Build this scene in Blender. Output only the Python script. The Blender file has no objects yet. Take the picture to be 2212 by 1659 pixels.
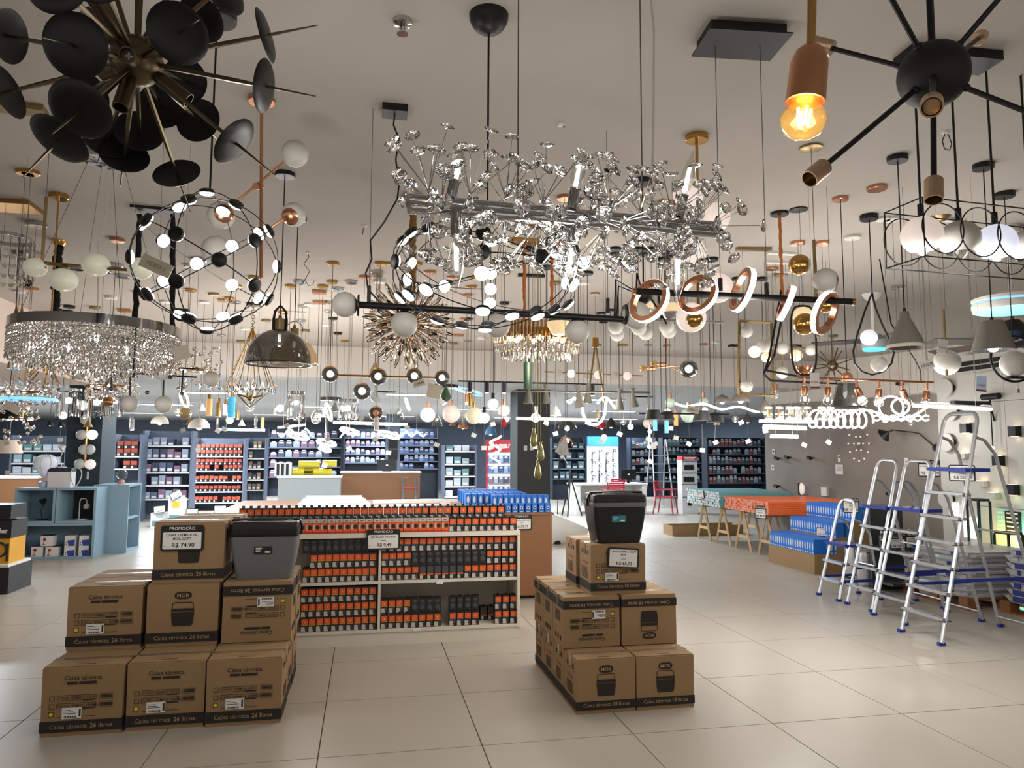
import bpy, math, random
from mathutils import Vector as V, Matrix as MX
random.seed(7)
SC = bpy.context.scene
COL = SC.collection
PI = math.pi
# ------------------------------------------------------------------ camera
F = 1575.0; HC = 3.3; EYE = 1.664
YAW, PIT, ROL = math.radians(11.323), math.radians(5.158), math.radians(0.239)
_fw = V((math.sin(YAW)*math.cos(PIT), math.cos(YAW)*math.cos(PIT), math.sin(PIT)))
_r0 = V((math.cos(YAW), -math.sin(YAW), 0)); _u0 = _r0.cross(_fw)
_rt = _r0*math.cos(ROL)+_u0*math.sin(ROL); _up = _u0*math.cos(ROL)-_r0*math.sin(ROL)
EYEP = V((0, 0, EYE)); HF = V((math.sin(YAW), math.cos(YAW), 0))
cam = bpy.data.cameras.new('camera'); camo = bpy.data.objects.new('camera', cam); COL.objects.link(camo)
cam.sensor_width = 36; cam.lens = F/2212*36; cam.clip_start = .05
camo.matrix_world = MX((( _rt.x, _up.x, -_fw.x, 0), (_rt.y, _up.y, -_fw.y, 0), (_rt.z, _up.z, -_fw.z, EYE), (0, 0, 0, 1)))
SC.camera = camo
# ------------------------------------------------------------------ world, light, exposure
SC.view_settings.view_transform = 'Standard'; SC.view_settings.look = 'None'
SC.view_settings.gamma = 1; SC.view_settings.use_curve_mapping = False
SC.view_settings.exposure = -0.4
SC.cycles.max_bounces = 8; SC.cycles.diffuse_bounces = 3; SC.cycles.glossy_bounces = 3; SC.cycles.transmission_bounces = 8; SC.cycles.transparent_max_bounces = 10
SC.cycles.caustics_reflective = False; SC.cycles.caustics_refractive = False; SC.cycles.adaptive_threshold = .1; SC.cycles.adaptive_min_samples = 20
W = bpy.data.worlds.new('dusk'); SC.world = W; W.use_nodes = True
W.node_tree.nodes['Background'].inputs[0].default_value = (1, .95, .88, 1)
W.node_tree.nodes['Background'].inputs[1].default_value = .85
def area(name, loc, sx, sy, power, col=(1, 1, 1), rot=(0, 0, 0)):
    l = bpy.data.lights.new(name, 'AREA'); l.shape = 'RECTANGLE'; l.size = sx; l.size_y = sy
    l.energy = power; l.color = col
    o = bpy.data.objects.new(name, l); o.location = loc; o.rotation_euler = rot; COL.objects.link(o); return o
# ceiling luminaires of the low back hall (the panels themselves are built further down)
PANELS = [(-7, 15), (-3, 15.5), (1, 15), (5, 15.5), (-9, 20), (-5, 20), (-1, 20), (3, 20), (7, 20), (-7, 25), (-3, 25), (1, 25), (5, 25), (9, 25)]
for i, (x, y) in enumerate(PANELS):
    area('panel_light', (x, y, 2.765), 1.2, .3, 280, (.8, .9, 1))
# ------------------------------------------------------------------ picture helpers: a pixel of the photograph to a point in the hall
def ray(x, y): return _fw+_rt*((x-1106)/F)-_up*((y-829.5)/F)
def at(x, y, D):
    d = ray(x, y); return EYEP+d*(D/d.dot(HF))
def zat(x, y, z):
    d = ray(x, y); return EYEP+d*((z-EYE)/d.z)
def flr(x, y): return zat(x, y, 0)
def yat(x, y, Y):
    d = ray(x, y); return EYEP+d*(Y/d.y)
def xat(x, y, X):
    d = ray(x, y); return EYEP+d*(X/d.x)
def dep(p): return (p-EYEP).dot(HF)
def cD(x, y): return dep(zat(x, y, HC))
# ------------------------------------------------------------------ materials (all procedural)
def lin(c):
    return tuple(((v/255)/12.92 if v/255 <= .04045 else ((v/255+.055)/1.055)**2.4) for v in c)
MT = {}
def mat(n, c, rough=.5, metal=0., emit=0., ecol=None, trans=0., ior=1.45, var=.06, scale=8., coat=0., bump=0., aniso=None):
    if n in MT: return MT[n]
    m = bpy.data.materials.new(n); m.use_nodes = True; nt = m.node_tree; b = nt.nodes['Principled BSDF']
    L = lin(c); b.inputs['Roughness'].default_value = rough; b.inputs['Metallic'].default_value = metal
    b.inputs['Base Color'].default_value = (*L, 1)
    if trans: b.inputs['Transmission Weight'].default_value = trans; b.inputs['IOR'].default_value = ior
    if coat: b.inputs['Coat Weight'].default_value = coat
    if emit:
        b.inputs['Emission Color'].default_value = (*lin(ecol or c), 1); b.inputs['Emission Strength'].default_value = emit; m.cycles.emission_sampling = 'NONE'
    if var and not trans:
        tc = nt.nodes.new('ShaderNodeTexCoord'); mp = nt.nodes.new('ShaderNodeMapping'); nz = nt.nodes.new('ShaderNodeTexNoise')
        nz.inputs['Scale'].default_value = scale; nz.inputs['Detail'].default_value = 4
        nt.links.new(tc.outputs['Object'], mp.inputs[0]); nt.links.new(mp.outputs[0], nz.inputs['Vector'])
        if aniso: mp.inputs['Scale'].default_value = aniso
        r = nt.nodes.new('ShaderNodeMix'); r.data_type = 'RGBA'
        r.inputs[6].default_value = (*[v*(1-var) for v in L], 1); r.inputs[7].default_value = (*[min(1, v*(1+var)) for v in L], 1)
        nt.links.new(nz.outputs['Fac'], r.inputs[0]); nt.links.new(r.outputs[2], b.inputs['Base Color'])
        if bump:
            bp = nt.nodes.new('ShaderNodeBump'); bp.inputs['Strength'].default_value = bump; bp.inputs['Distance'].default_value = .01
            nt.links.new(nz.outputs['Fac'], bp.inputs['Height']); nt.links.new(bp.outputs[0], b.inputs['Normal'])
    MT[n] = m; return m
def thin_glass(n, c, op=.25, rough=.02):
    """thin-walled tinted glass: clear tint plus a fresnel gloss"""
    if n in MT: return MT[n]
    m = bpy.data.materials.new(n); m.use_nodes = True; nt = m.node_tree; nt.nodes.clear()
    o = nt.nodes.new('ShaderNodeOutputMaterial'); t = nt.nodes.new('ShaderNodeBsdfTransparent'); g = nt.nodes.new('ShaderNodeBsdfGlossy')
    d = nt.nodes.new('ShaderNodeBsdfPrincipled'); mx = nt.nodes.new('ShaderNodeMixShader'); m2 = nt.nodes.new('ShaderNodeMixShader'); fr = nt.nodes.new('ShaderNodeMath'); lw = nt.nodes.new('ShaderNodeLayerWeight'); pw = nt.nodes.new('ShaderNodeMath')
    L = lin(c); t.inputs[0].default_value = (*L, 1); d.inputs['Base Color'].default_value = (*L, 1); d.inputs['Roughness'].default_value = .3
    g.inputs['Roughness'].default_value = rough; pw.operation = 'POWER'; pw.inputs[1].default_value = 3.0; fr.operation = 'MULTIPLY_ADD'; fr.inputs[1].default_value = .7; fr.inputs[2].default_value = .05; nt.links.new(lw.outputs['Facing'], pw.inputs[0]); nt.links.new(pw.outputs[0], fr.inputs[0])
    m2.inputs[0].default_value = op
    nt.links.new(t.outputs[0], m2.inputs[1]); nt.links.new(d.outputs[0], m2.inputs[2])
    nt.links.new(fr.outputs[0], mx.inputs[0]); nt.links.new(m2.outputs[0], mx.inputs[1]); nt.links.new(g.outputs[0], mx.inputs[2]); nt.links.new(mx.outputs[0], o.inputs[0])
    MT[n] = m; return m
BLK = mat('black_metal', (20, 21, 23), .45, .3)
BLKM = mat('black_matte', (14, 14, 16), .6)
BRASS = mat('aged_brass', (150, 128, 88), .32, .9)
BRASSD = mat('antique_bronze', (104, 92, 72), .36, .9)
GOLD = mat('polished_gold', (196, 150, 84), .18, 1)
COPPER = mat('copper', (206, 146, 114), .24, 1)
CHROME = mat('chrome', (196, 196, 200), .08, 1)
STEEL = mat('brushed_aluminium', (186, 187, 190), .34, .85, aniso=(2, 2, 40))
OPAL = mat('opal_glass', (196, 192, 184), .45, var=.02)
OPALL = mat('opal_glass_lit', (250, 248, 240), .3, emit=1.0, ecol=(255, 250, 240), var=.02)
OPALW = mat('opal_glass_warm', (250, 226, 180), .3, emit=.75, ecol=(255, 224, 170), var=.02)
OPALP = mat('opal_glass_pinkish', (236, 220, 212), .3, emit=.55, ecol=(255, 236, 226), var=.02)
OPALB = mat('opal_glass_cool', (232, 234, 248), .3, emit=.85, ecol=(232, 236, 255), var=.02)
LED = mat('led_white', (255, 255, 255), .4, emit=5, ecol=(255, 253, 250), var=0)
LEDW = mat('led_warm', (255, 240, 205), .4, emit=14, ecol=(255, 222, 150), var=0)
LEDB = mat('led_blue', (150, 205, 255), .4, emit=1.6, ecol=(120, 190, 255), var=0)
LEDS = mat('led_soft', (250, 252, 248), .4, emit=1.8, ecol=(248, 252, 248), var=0)
CRY = mat('cut_crystal', (255, 255, 255), .0, trans=1, ior=1.6)
CRYA = mat('amber_crystal', (255, 251, 244), .02, trans=1, ior=1.5)
GCL = thin_glass('clear_thin_glass', (240, 240, 236), .03)
GSM = thin_glass('smoked_glass', (150, 149, 147), .05)
GAM = thin_glass('amber_glass', (228, 208, 172), .12)
GGO = thin_glass('gold_tint_glass', (255, 236, 190), .05)
WHT = mat('white_paint', (206, 204, 198), .5, var=.03)
CONC = mat('concrete_shade', (122, 116, 108), .85, var=.12, scale=30, bump=.2)
CARD = mat('cardboard', (150, 121, 86), .85, var=.05, scale=6, bump=.05)
CARDD = mat('cardboard_dark_print', (34, 30, 27), .75, var=.1)
INK = mat('print_black', (40, 33, 27), .8, var=0)
INKR = mat('print_red', (140, 72, 48), .8, var=0)
CARDL = mat('cardboard_coloured_lettering', (176, 142, 102), .8, var=0)
PAPER = mat('white_paper', (226, 224, 220), .7, var=.02)
PAPERD = mat('paper_tag_shaded_kraft', (204, 192, 176), .8, var=.03)
TAPE = thin_glass('parcel_tape', (236, 222, 190), .25, .12)
BLACKP = mat('black_plastic', (9, 9, 10), .42, var=.03)
GREYP = mat('grey_plastic', (104, 104, 106), .5, var=.04, scale=60)
CABLE = mat('steel_cable', (120, 114, 106), .4, .6)
CLOTHB = mat('black_cloth', (10, 10, 12), .95, var=.3, scale=60)
CLOTHG = mat('bronze_cloth', (128, 92, 44), .6, .3, var=.35, scale=60)
CLOTHO = mat('orange_cloth', (196, 120, 66), .6, .2, var=.3, scale=60)
WOOD = mat('pine_wood', (204, 170, 128), .6, var=.15, scale=5, aniso=(4, 4, 40))
WOODB = mat('brown_laminate', (134, 90, 56), .5, var=.12, scale=5, aniso=(3, 3, 40))
BLUEC = mat('blue_grey_board', (130, 158, 174), .55, var=.03)
RED = mat('red_plastic', (168, 34, 48), .4)
NAVY = mat('navy_plastic', (26, 44, 132), .45)
# ------------------------------------------------------------------ mesh builder
TXT = {}
def glyphs(s, bold=0., mono=False):
    k = (s, bold)
    if k not in TXT:
        c = bpy.data.curves.new('lettering', 'FONT'); c.body = s; c.size = 1; c.resolution_u = 2; c.offset = bold
        o = bpy.data.objects.new('lettering', c); me = bpy.data.meshes.new_from_object(o)
        vs = [tuple(v.co) for v in me.vertices]; fs = [tuple(p.vertices) for p in me.polygons]
        x0 = min(v[0] for v in vs); x1 = max(v[0] for v in vs)
        TXT[k] = (vs, fs, x0, x1); bpy.data.objects.remove(o); bpy.data.curves.remove(c); bpy.data.meshes.remove(me)
    return TXT[k]
class B:
    def __init__(s): s.v = []; s.f = []; s.m = []; s.k = 0
    def add(s, vs, fs):
        o = len(s.v); s.v += [tuple(q) for q in vs]; s.f += [tuple(i+o for i in f) for f in fs]; s.m += [s.k]*len(fs); return s
    def use(s, k): s.k = k; return s
    def box(s, x0, x1, y0, y1, z0, z1, M=None):
        vs = [V((x, y, z)) for z in (z0, z1) for y in (y0, y1) for x in (x0, x1)]
        if M: vs = [M @ v for v in vs]
        return s.add(vs, [(0, 2, 3, 1), (4, 5, 7, 6), (0, 1, 5, 4), (2, 6, 7, 3), (0, 4, 6, 2), (1, 3, 7, 5)])
    def frust(s, c, a, b, z0, z1, M=None):
        """box tapering from half-sizes a at z0 to b at z1"""
        vs = [V((c[0]+i*q[0], c[1]+j*q[1], z)) for q, z in ((a, z0), (b, z1)) for j in (-1, 1) for i in (-1, 1)]
        if M: vs = [M @ v for v in vs]
        return s.add(vs, [(0, 2, 3, 1), (4, 5, 7, 6), (0, 1, 5, 4), (2, 6, 7, 3), (0, 4, 6, 2), (1, 3, 7, 5)])
    def quad(s, a, b, c, d): return s.add([a, b, c, d], [(0, 1, 2, 3)])
    def lathe(s, prof, M=None, n=16, close=False):
        vs = []; fs = []; k = len(prof)
        for i in range(n):
            a = 2*PI*i/n
            for r, z in prof: vs.append(V((r*math.cos(a), r*math.sin(a), z)))
        for i in range(n):
            j = (i+1) % n
            for q in range(k-1): fs.append((i*k+q, j*k+q, j*k+q+1, i*k+q+1))
        if close:
            fs.append(tuple(i*k for i in range(n))[::-1]); fs.append(tuple(i*k+k-1 for i in range(n)))
        if M: vs = [M @ v for v in vs]
        return s.add(vs, fs)
    def rod(s, p, q, r, r2=None, n=8):
        p, q = V(p), V(q); L = (q-p).length
        return s.lathe([(r, 0), (r if r2 is None else r2, L)], axis(p, q-p), n, True)
    def ball(s, c, r, n=18, m=10, sc=(1, 1, 1), R=None, a0=0., a1=PI):
        prof = [(max(r*math.sin(a0+(a1-a0)*i/m), 1e-4*r), r*math.cos(a0+(a1-a0)*i/m)) for i in range(m+1)][::-1]
        M = MX.Translation(c) @ (R.to_4x4() if R else MX()) @ MX.Diagonal((*sc, 1))
        return s.lathe(prof, M, n)
    def tube(s, pts, r, n=6, closed=False, flat=None):
        pts = [V(p) for p in pts]; k = len(pts); vs = []; fs = []
        up = V((0, 0, 1)); prev = None
        for i, p in enumerate(pts):
            t = (pts[(i+1) % k]-pts[i-1]) if closed else (pts[min(i+1, k-1)]-pts[max(i-1, 0)])
            t = t.normalized() if t.length > 1e-9 else V((0, 0, 1))
            if prev is None:
                a = t.cross(up) if abs(t.dot(up)) < .95 else t.cross(V((1, 0, 0)))
            else: a = prev-t*prev.dot(t)
            a.normalize(); prev = a; b = t.cross(a)
            rr = r[i] if isinstance(r, (list, tuple)) else r
            for j in range(n):
                w = 2*PI*j/n; vs.append(p+a*(rr*math.cos(w))+b*(rr*math.sin(w)*(flat or 1)))
        for i in range(k if closed else k-1):
            i2 = (i+1) % k
            for j in range(n):
                j2 = (j+1) % n; fs.append((i*n+j, i*n+j2, i2*n+j2, i2*n+j))
        if not closed: fs += [tuple(range(n))[::-1], tuple((k-1)*n+j for j in range(n))]
        return s.add(vs, fs)
    def ring(s, c, R, r, ax=(0, 0, 1), n=32, m=6, arc=2*PI, st=0.):
        M = axis(c, ax); cl = arc > 6.28; k = n if cl else n+1
        return s.tube([M @ V((R*math.cos(st+arc*i/n), R*math.sin(st+arc*i/n), 0)) for i in range(k)], r, m, cl)
    def band(s, c, R, w, t, ax=(0, 0, 1), n=36):
        """flat hoop: radius R, width w along the axis, thickness t"""
        return s.lathe([(R-t, -w/2), (R, -w/2), (R, w/2), (R-t, w/2), (R-t, -w/2)], axis(c, ax), n)
    def text(s, t, size, M, bold=0., al='c'):
        vs, fs, x0, x1 = glyphs(t, bold); o = {'c': -(x0+x1)/2, 'l': -x0, 'r': -x1}[al]
        return s.add([M @ V(((x+o)*size, y*size, 0)) for x, y, z in vs], fs)
    def mesh(s, name, mats, org=V((0, 0, 0)), ang=35):
        me = bpy.data.meshes.new(name); me.from_pydata([tuple(V(v)-org) for v in s.v], [], s.f)
        for m in (mats if isinstance(mats, (list, tuple)) else [mats]): me.materials.append(m)
        me.polygons.foreach_set('material_index', s.m); me.polygons.foreach_set('use_smooth', [True]*len(s.f))
        me.set_sharp_from_angle(angle=math.radians(ang)); me.update(); return me
def axis(c, d):
    """matrix at c whose z axis points along d"""
    d = V(d).normalized(); return MX.Translation(V(c)) @ d.to_track_quat('Z', 'Y').to_matrix().to_4x4()
def link(name, data, parent=None, loc=(0, 0, 0), rz=0., M=None):
    o = bpy.data.objects.new(name, data); COL.objects.link(o)
    if parent: o.parent = parent
    if M is not None: o.matrix_local = M
    else:
        o.location = loc
        if rz: o.rotation_euler = (0, 0, rz)
    return o
def tag(o, label, cat, group=None, kind=None):
    if label: o['label'] = label
    if cat: o['category'] = cat
    if group: o['group'] = group
    if kind: o['kind'] = kind
    return o
def thing(name, label, cat, loc=(0, 0, 0), rz=0., group=None):
    return tag(link(name, None, None, loc, rz), label, cat, group)
def part(t, name, b, mats, org=None, ang=35):
    """a part written in world coordinates under the thing t (t unrotated)"""
    root = t
    while root.parent: root = root.parent
    return link(name, b.mesh(name, mats, V(root.location) if org is None else org, ang), t)
def solo(name, b, mats, label, cat, loc, group=None, kind=None):
    loc = V(loc); return tag(link(name, b.mesh(name, mats, loc), None, loc), label, cat, group, kind)
def struct(name, b, mats, ang=35): return tag(link(name, b.mesh(name, mats, ang=ang)), None, None, None, 'structure')
ORD = 'first second third fourth fifth sixth seventh eighth ninth tenth eleventh twelfth thirteenth fourteenth fifteenth sixteenth seventeenth eighteenth nineteenth twentieth'.split()
ORD += [f'{t}-{ORD[i]}' for t in ('twenty',) for i in range(9)]+['thirtieth']+[f'thirty-{ORD[i]}' for i in range(9)]
# ================================================================== the hall
TILE = mat('porcelain_tile', (178, 170, 157), .33, var=.06, scale=1.6)
GROUT = mat('grout', (92, 86, 78), .9)
CEIL = mat('ceiling_paint', (168, 161, 153), .9, var=.02, scale=2)
PANW = mat('white_wall_panel', (206, 204, 198), .45, var=.02)
CONW = mat('concrete_wall', (132, 124, 117), .65, var=.38, scale=1.6, bump=.15)
FARW = mat('back_wall_blue_grey', (120, 132, 152), .7)
PINKW = mat('soffit_paint', (206, 190, 180), .9, var=.02)
DARKC = mat('column_dark_teal', (26, 40, 50), .6)
DARKC2 = mat('column_charcoal', (40, 42, 42), .6)
b = B().box(-16, 14, -4, 33, -.05, -.008)
floor = struct('floor', b, GROUT)
tb = B(); g = .0022
tb.frust((0, 0), (.45-g, .45-g), (.45-g-.0015, .45-g-.0015), -.008, 0)
tile_me = tb.mesh('floor_tile', TILE)
def inview(p, mx=60):
    v = p-EYEP; d = v.dot(_fw)
    if d < .3: return False
    x = 1106+F*v.dot(_rt)/d; y = 829.5-F*v.dot(_up)/d
    return -mx < x < 2212+mx and -mx < y < 1659+mx
tiles = []
for i in range(-18, 15):
    for k in range(-12, 29):
        tiles.append((.685+.9*i+.45, 6.933+.9*k+.45))
tiles = [t for t in tiles if -16 < t[0] < 14 and -4 < t[1] < 33]
vis = sorted([t for t in tiles if inview(V((*t, 0)), 150)], key=lambda t: t[0]**2+t[1]**2)
near = set(vis[:290])
rest = B()
for t in tiles:
    if t in near: link('floor_tile', tile_me, floor, (*t, 0))
    else: rest.frust(t, (.45-g, .45-g), (.45-g-.0015, .45-g-.0015), -.008, 0)
tag(link('far_floor_tiles', rest.mesh('far_floor_tiles', TILE), floor), None, None, None, 'stuff')
struct('ceiling', B().box(-14, 9.2, -4, 12, HC, HC+.1), CEIL)
b = B().box(-16, 14, 12, 33, 2.8, 2.9); low = struct('ceiling_low', b, mat('low_ceiling_paint', (190, 192, 196), .9))
struct('trim_bulkhead', B().box(-14, 8.3, 11.9, 12, 2.8, HC), mat('bulkhead_paint', (196, 190, 183), .9, var=.02))
struct('trim_soffit', B().box(-14, -3.95, 5.5, 11.9, 2.6, HC), PINKW)
struct('wall_back', B().box(-16, 14, 32, 32.2, 0, 2.8), FARW)
struct('wall_far_right', B().box(13, 13.2, 13.6, 32, 0, 2.8), FARW)
struct('wall_far_left', B().box(-15, -14.8, 12, 32, 0, 2.8), FARW)
# right wall of white boards, joints recessed
wr = struct('wall_right', B().box(8.83, 9.0, -4, 10.1, 0, HC), GROUT)
for (z0, z1) in ((.0, .878), (.884, 2.377), (2.383, HC)):
    for j in range(11):
        y1 = 9.93-j*1.26
        part(wr, 'wall_board', B().box(8.8, 8.83, max(y1-1.255, -4), y1, z0, z1), PANW)
struct('trim_plinth', B().box(8.05, 8.8, 3.5, 9.3, 0, .3), mat('plinth_white', (210, 206, 196), .5))
# oblique concrete wall
wd = V((-.292, .956, 0)); wn = V((-.956, -.292, 0)); P0 = V((8.8, 9.9, 0)); WL = 3.5
MW = MX(((wd.x, -wn.x, 0, P0.x), (wd.y, -wn.y, 0, P0.y), (0, 0, 1, 0), (0, 0, 0, 1)))   # x along the wall, y behind it
def wpt(x, y, off=0.):
    """point on the concrete wall seen at a pixel"""
    d = ray(x, y); n = wn; t = (P0-EYEP).dot(n)/d.dot(n); return EYEP+d*t+n*off
struct('wall_concrete', B().box(0, WL, 0, .2, 0, 2.57, MW), CONW)
struct('wall_concrete_top', B().box(0, WL, .04, .2, 2.57, HC, MW), mat('upper_wall_paint', (212, 206, 196), .9, var=.02))
struct('wall_return', B().box(WL-.1, WL, .2, 3, 0, 2.8, MW), FARW)
# columns
def column(x0, x1, Y, dp, m, name):
    a = yat(x0, 900, Y).x; c = yat(x1, 900, Y).x
    return struct(name, B().box(a, c, Y, Y+dp, 0, 2.8), m), a, c
colr, cra, crb = column(1118, 1188, 13.4, .7, DARKC2, 'wall_column_charcoal')
coll, cla, clb = column(146, 222, 13.5, .7, DARKC, 'wall_column_teal')
def plate(x, y, Y, w, hh, kids=1):
    p = yat(x, y, Y); t = thing('light_switch', None, 'switch', p)
    part(t, 'plate', B().box(p.x-w/2, p.x+w/2, Y-.012, Y, p.z-hh/2, p.z+hh/2), WHT)
    part(t, 'rocker', B().box(p.x-w/4, p.x+w/4, Y-.018, Y-.012, p.z-hh/4, p.z+hh/4), OPAL); return t
for (x, y, lab) in ((1135, 968, 'squat white switch plate on the charcoal column'), (1148, 965, 'tall white switch plate on the charcoal column')):
    plate(x, y, 13.4, .06, .13 if 'tall' in lab else .09)['label'] = lab
plate(190, 1027, 13.5, .03, .13)['label'] = 'narrow white switch plate low on the teal column'
# luminaires of the low ceiling
for i, (x, y) in enumerate(PANELS):
    t = thing('ceiling_panel', None, 'ceiling light', (x, y, 2.8), group='luminaires of the low back ceiling')
    t['label'] = 'rectangular cool white LED panel in the low ceiling of the rear hall'
    part(t, 'frame', B().box(x-.64, x+.64, y-.19, y+.19, 2.775, 2.8), WHT)
    part(t, 'diffuser', B().box(x-.6, x+.6, y-.15, y+.15, 2.77, 2.776), mat('panel_diffuser', (225, 240, 255), .4, emit=5, ecol=(205, 230, 255), var=0))
# air outlets in the low ceiling and the bulkhead
for (x, y, w, lab) in ((545, 828, 60, 'leftmost'), (835, 822, 40, 'middle'), (1395, 833, 46, 'rightmost')):
    p = yat(x, y, 14.5); t = thing('air_vent', lab+' black slotted air outlet hanging under the low ceiling', 'air vent', p)
    ww = w*14.5/F
    part(t, 'housing', B().box(p.x-ww/2, p.x+ww/2, p.y, p.y+.3, p.z-.05, 2.8), BLKM)
    for k in range(3): part(t, 'slat', B().box(p.x-ww/2+.02, p.x+ww/2-.02, p.y-.012, p.y, p.z-.035+k*.035, p.z-.022+k*.035), WHT)
p = xat(2140, 785, 8.75); t = thing('air_conditioner', 'long white wall air conditioner with black slots high on right wall', 'air conditioner', p)
part(t, 'housing', B().box(8.5, 8.8, p.y-1.3, p.y+.5, p.z-.12, p.z+.13), WHT)
for k in range(2): part(t, 'slot', B().box(8.49, 8.5, p.y-1.25, p.y+.45, p.z-.02-k*.08, p.z+.04-k*.08), BLKM)
# sprinkler
p = zat(870, 45, HC); t = thing('sprinkler', 'chrome fire sprinkler head on the bare ceiling', 'sprinkler', p)
part(t, 'escutcheon', B().lathe([(.0, 0), (.038, 0), (.036, -.012), (.012, -.018), (0, -.018)], MX.Translation(p), 20), CHROME)
part(t, 'head', B().lathe([(.012, -.018), (.014, -.03), (.008, -.04), (.022, -.05), (.022, -.054), (0, -.054)], MX.Translation(p), 14), CHROME)
# ================================================================== cartons and coolers
def carton_parts(w, d, hh, lit, kind, depth_side=True):
    """printed carton, local: front face at y=0 looking towards -y, base z=0, centred on x.  kind: 'list' or 'logo'"""
    P = []
    e = .006
    b = B(); b.frust((0, d/2), (w/2-.004, d/2-.004), (w/2-.001, d/2-.001), 0, hh-e); b.frust((0, d/2), (w/2-.001, d/2-.001), (w/2-.008, d/2-.008), hh-e, hh)
    P.append(('body', b, CARD))
    fl = B(); fl.box(-w/2+.006, w/2-.006, .004, d/2-.0015, hh, hh+.003); fl.box(-w/2+.006, w/2-.006, d/2+.0015, d-.004, hh, hh+.003)
    P.append(('flap', fl, CARD))
    P.append(('tape', B().box(-w/2-.001, w/2+.001, d/2-.024, d/2+.024, hh+.003, hh+.0036).box(-w/2-.0016, -w/2-.001, d/2-.024, d/2+.024, hh-.07, hh+.003).box(w/2+.001, w/2+.0016, d/2-.024, d/2+.024, hh-.07, hh+.003), TAPE))
    sh = .062 if w > .42 else .052
    z0 = .024
    s = B().box(-w/2-.0006, w/2+.0006, -.0012, d+.0012, z0, z0+sh)
    P.append(('stripe', s, CARDD))
    FM = lambda x, z, k=.0016: MX.Translation((x, -k, z)) @ MX.Rotation(PI/2, 4, 'X')
    g1 = glyphs('Caixa térmica', -.002); g2 = glyphs(lit+' litros', .008); ts = .335*w/.44/((g1[3]-g1[2])+(g2[3]-g2[2])+.42)
    t = B(); t.text('Caixa térmica', ts, FM(-.167*w/.44, z0+.019), -.002, 'l'); t.text(lit+' litros', ts, FM(.168*w/.44, z0+.019), .008, 'r')
    P.append(('lettering', t, CARDL))
    q = B()
    sc = w/.44
    def rect(x0, x1, za, zb, th=.0022):
        for (a, c, e1, f1) in ((x0, x1, za, za+th), (x0, x1, zb-th, zb), (x0, x0+th, za, zb), (x1-th, x1, za, zb)): q.box(a, c, -.0012, 0, e1, f1)
    if kind == 'list':
        q.text('Caixa térmica', .036*sc, FM(.0, hh-.075*sc), .004); q.box(-.085*sc, -.03*sc, -.0012, 0, hh-.1*sc, hh-.085*sc); q.box(-.022*sc, .075*sc, -.0012, 0, hh-.1*sc, hh-.085*sc)
        for k, nm in enumerate(('CAIXA TÉRMICA VERMELHA', 'CAIXA TÉRMICA AZUL')):
            za = .155*sc+k*.045*sc
            rect(-.175*sc, -.147*sc, za, za+.028*sc); rect(-.135*sc, .075*sc, za, za+.03*sc)
            q.text(nm, .0195*sc, FM(-.128*sc, za+.009*sc), .004, 'l'); q.box(.005*sc, .068*sc, -.0013, 0, za-.004*sc, za+.004*sc)
            rect(.093*sc, .165*sc, za, za+.032*sc, .0012)
            for i in range(14):
                xx = .1*sc+i*.0043*sc; q.box(xx, xx+(.0014+.0016*((i*7) % 3 > 0))*sc, -.0012, 0, za+.006*sc, za+.026*sc)
        rect(-.175*sc, -.149*sc, .113*sc, .139*sc); q.box(-.13*sc, .075*sc, -.0012, 0, .108*sc, .11*sc)
        P.append(('print', q, INK))
        if lit == '26' or kind == 'list': P.append(('yellow_dot', B().lathe([(.0, 0), (.011*sc, 0), (.011*sc, .0008), (0, .0008)], MX.Translation((-.162*sc, -.0014, .126*sc)) @ MX.Rotation(PI/2, 4, 'X'), 14), mat('yellow_sticker', (226, 196, 20), .6, var=0)))
        a = B().box(-.105*sc, .0*sc, -.002, -.0012, .098*sc, .16*sc); P.append(('shipping_label', a, PAPER))
        a = B()
        for i in range(16): a.box(-.095*sc+i*.0044*sc, -.0935*sc+i*.0044*sc+.0012*(i % 3), -.0026, -.002, .102*sc, .114*sc)
        for i in range(3): a.box(-.1*sc, (-.03-.014*i)*sc, -.0026, -.002, (.126+.009*i)*sc, (.129+.009*i)*sc)
        a.box(-.014*sc, -.004*sc, -.0026, -.002, .108*sc, .152*sc)
        P.append(('label_print', a, INK))
    else:
        # oval badge and a drawing of the cooler
        ov = B(); c = V((0, 0, hh-.07*sc)); n = 28
        pts = [V((.052*sc*math.copysign(abs(math.cos(2*PI*i/n))**.7, math.cos(2*PI*i/n)), -.0014, c.z+.024*sc*math.copysign(abs(math.sin(2*PI*i/n))**.7, math.sin(2*PI*i/n)))) for i in range(n)]
        ov.add(pts, [tuple(range(n))]); P.append(('badge', ov, CARDD))
        P.append(('badge_lettering', B().text('MOR', .034*sc, FM(0, c.z-.012*sc, .0022), .012), CARDL))
        zc = hh*.47
        def pol(pp): q.add([V((x*sc, -.0013, zc+z*sc)) for x, z in pp], [tuple(range(len(pp)))])
        pol([(-.07, .03), (-.068, 0), (-.063, -.045), (-.055, -.056), (.055, -.056), (.063, -.045), (.068, 0), (.07, .03)]); pol([(-.071, .034), (.071, .034), (.068, .054), (-.068, .054)])
        q.tube([V((x*sc, -.001, zc+z*sc)) for x, z in ((-.063, .055), (-.064, .085), (-.05, .092), (.05, .092), (.064, .085), (.063, .055))], .0022*sc, 4)
        P.append(('cooler_drawing', q, INK))
    # side and top print
    u = B()
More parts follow.
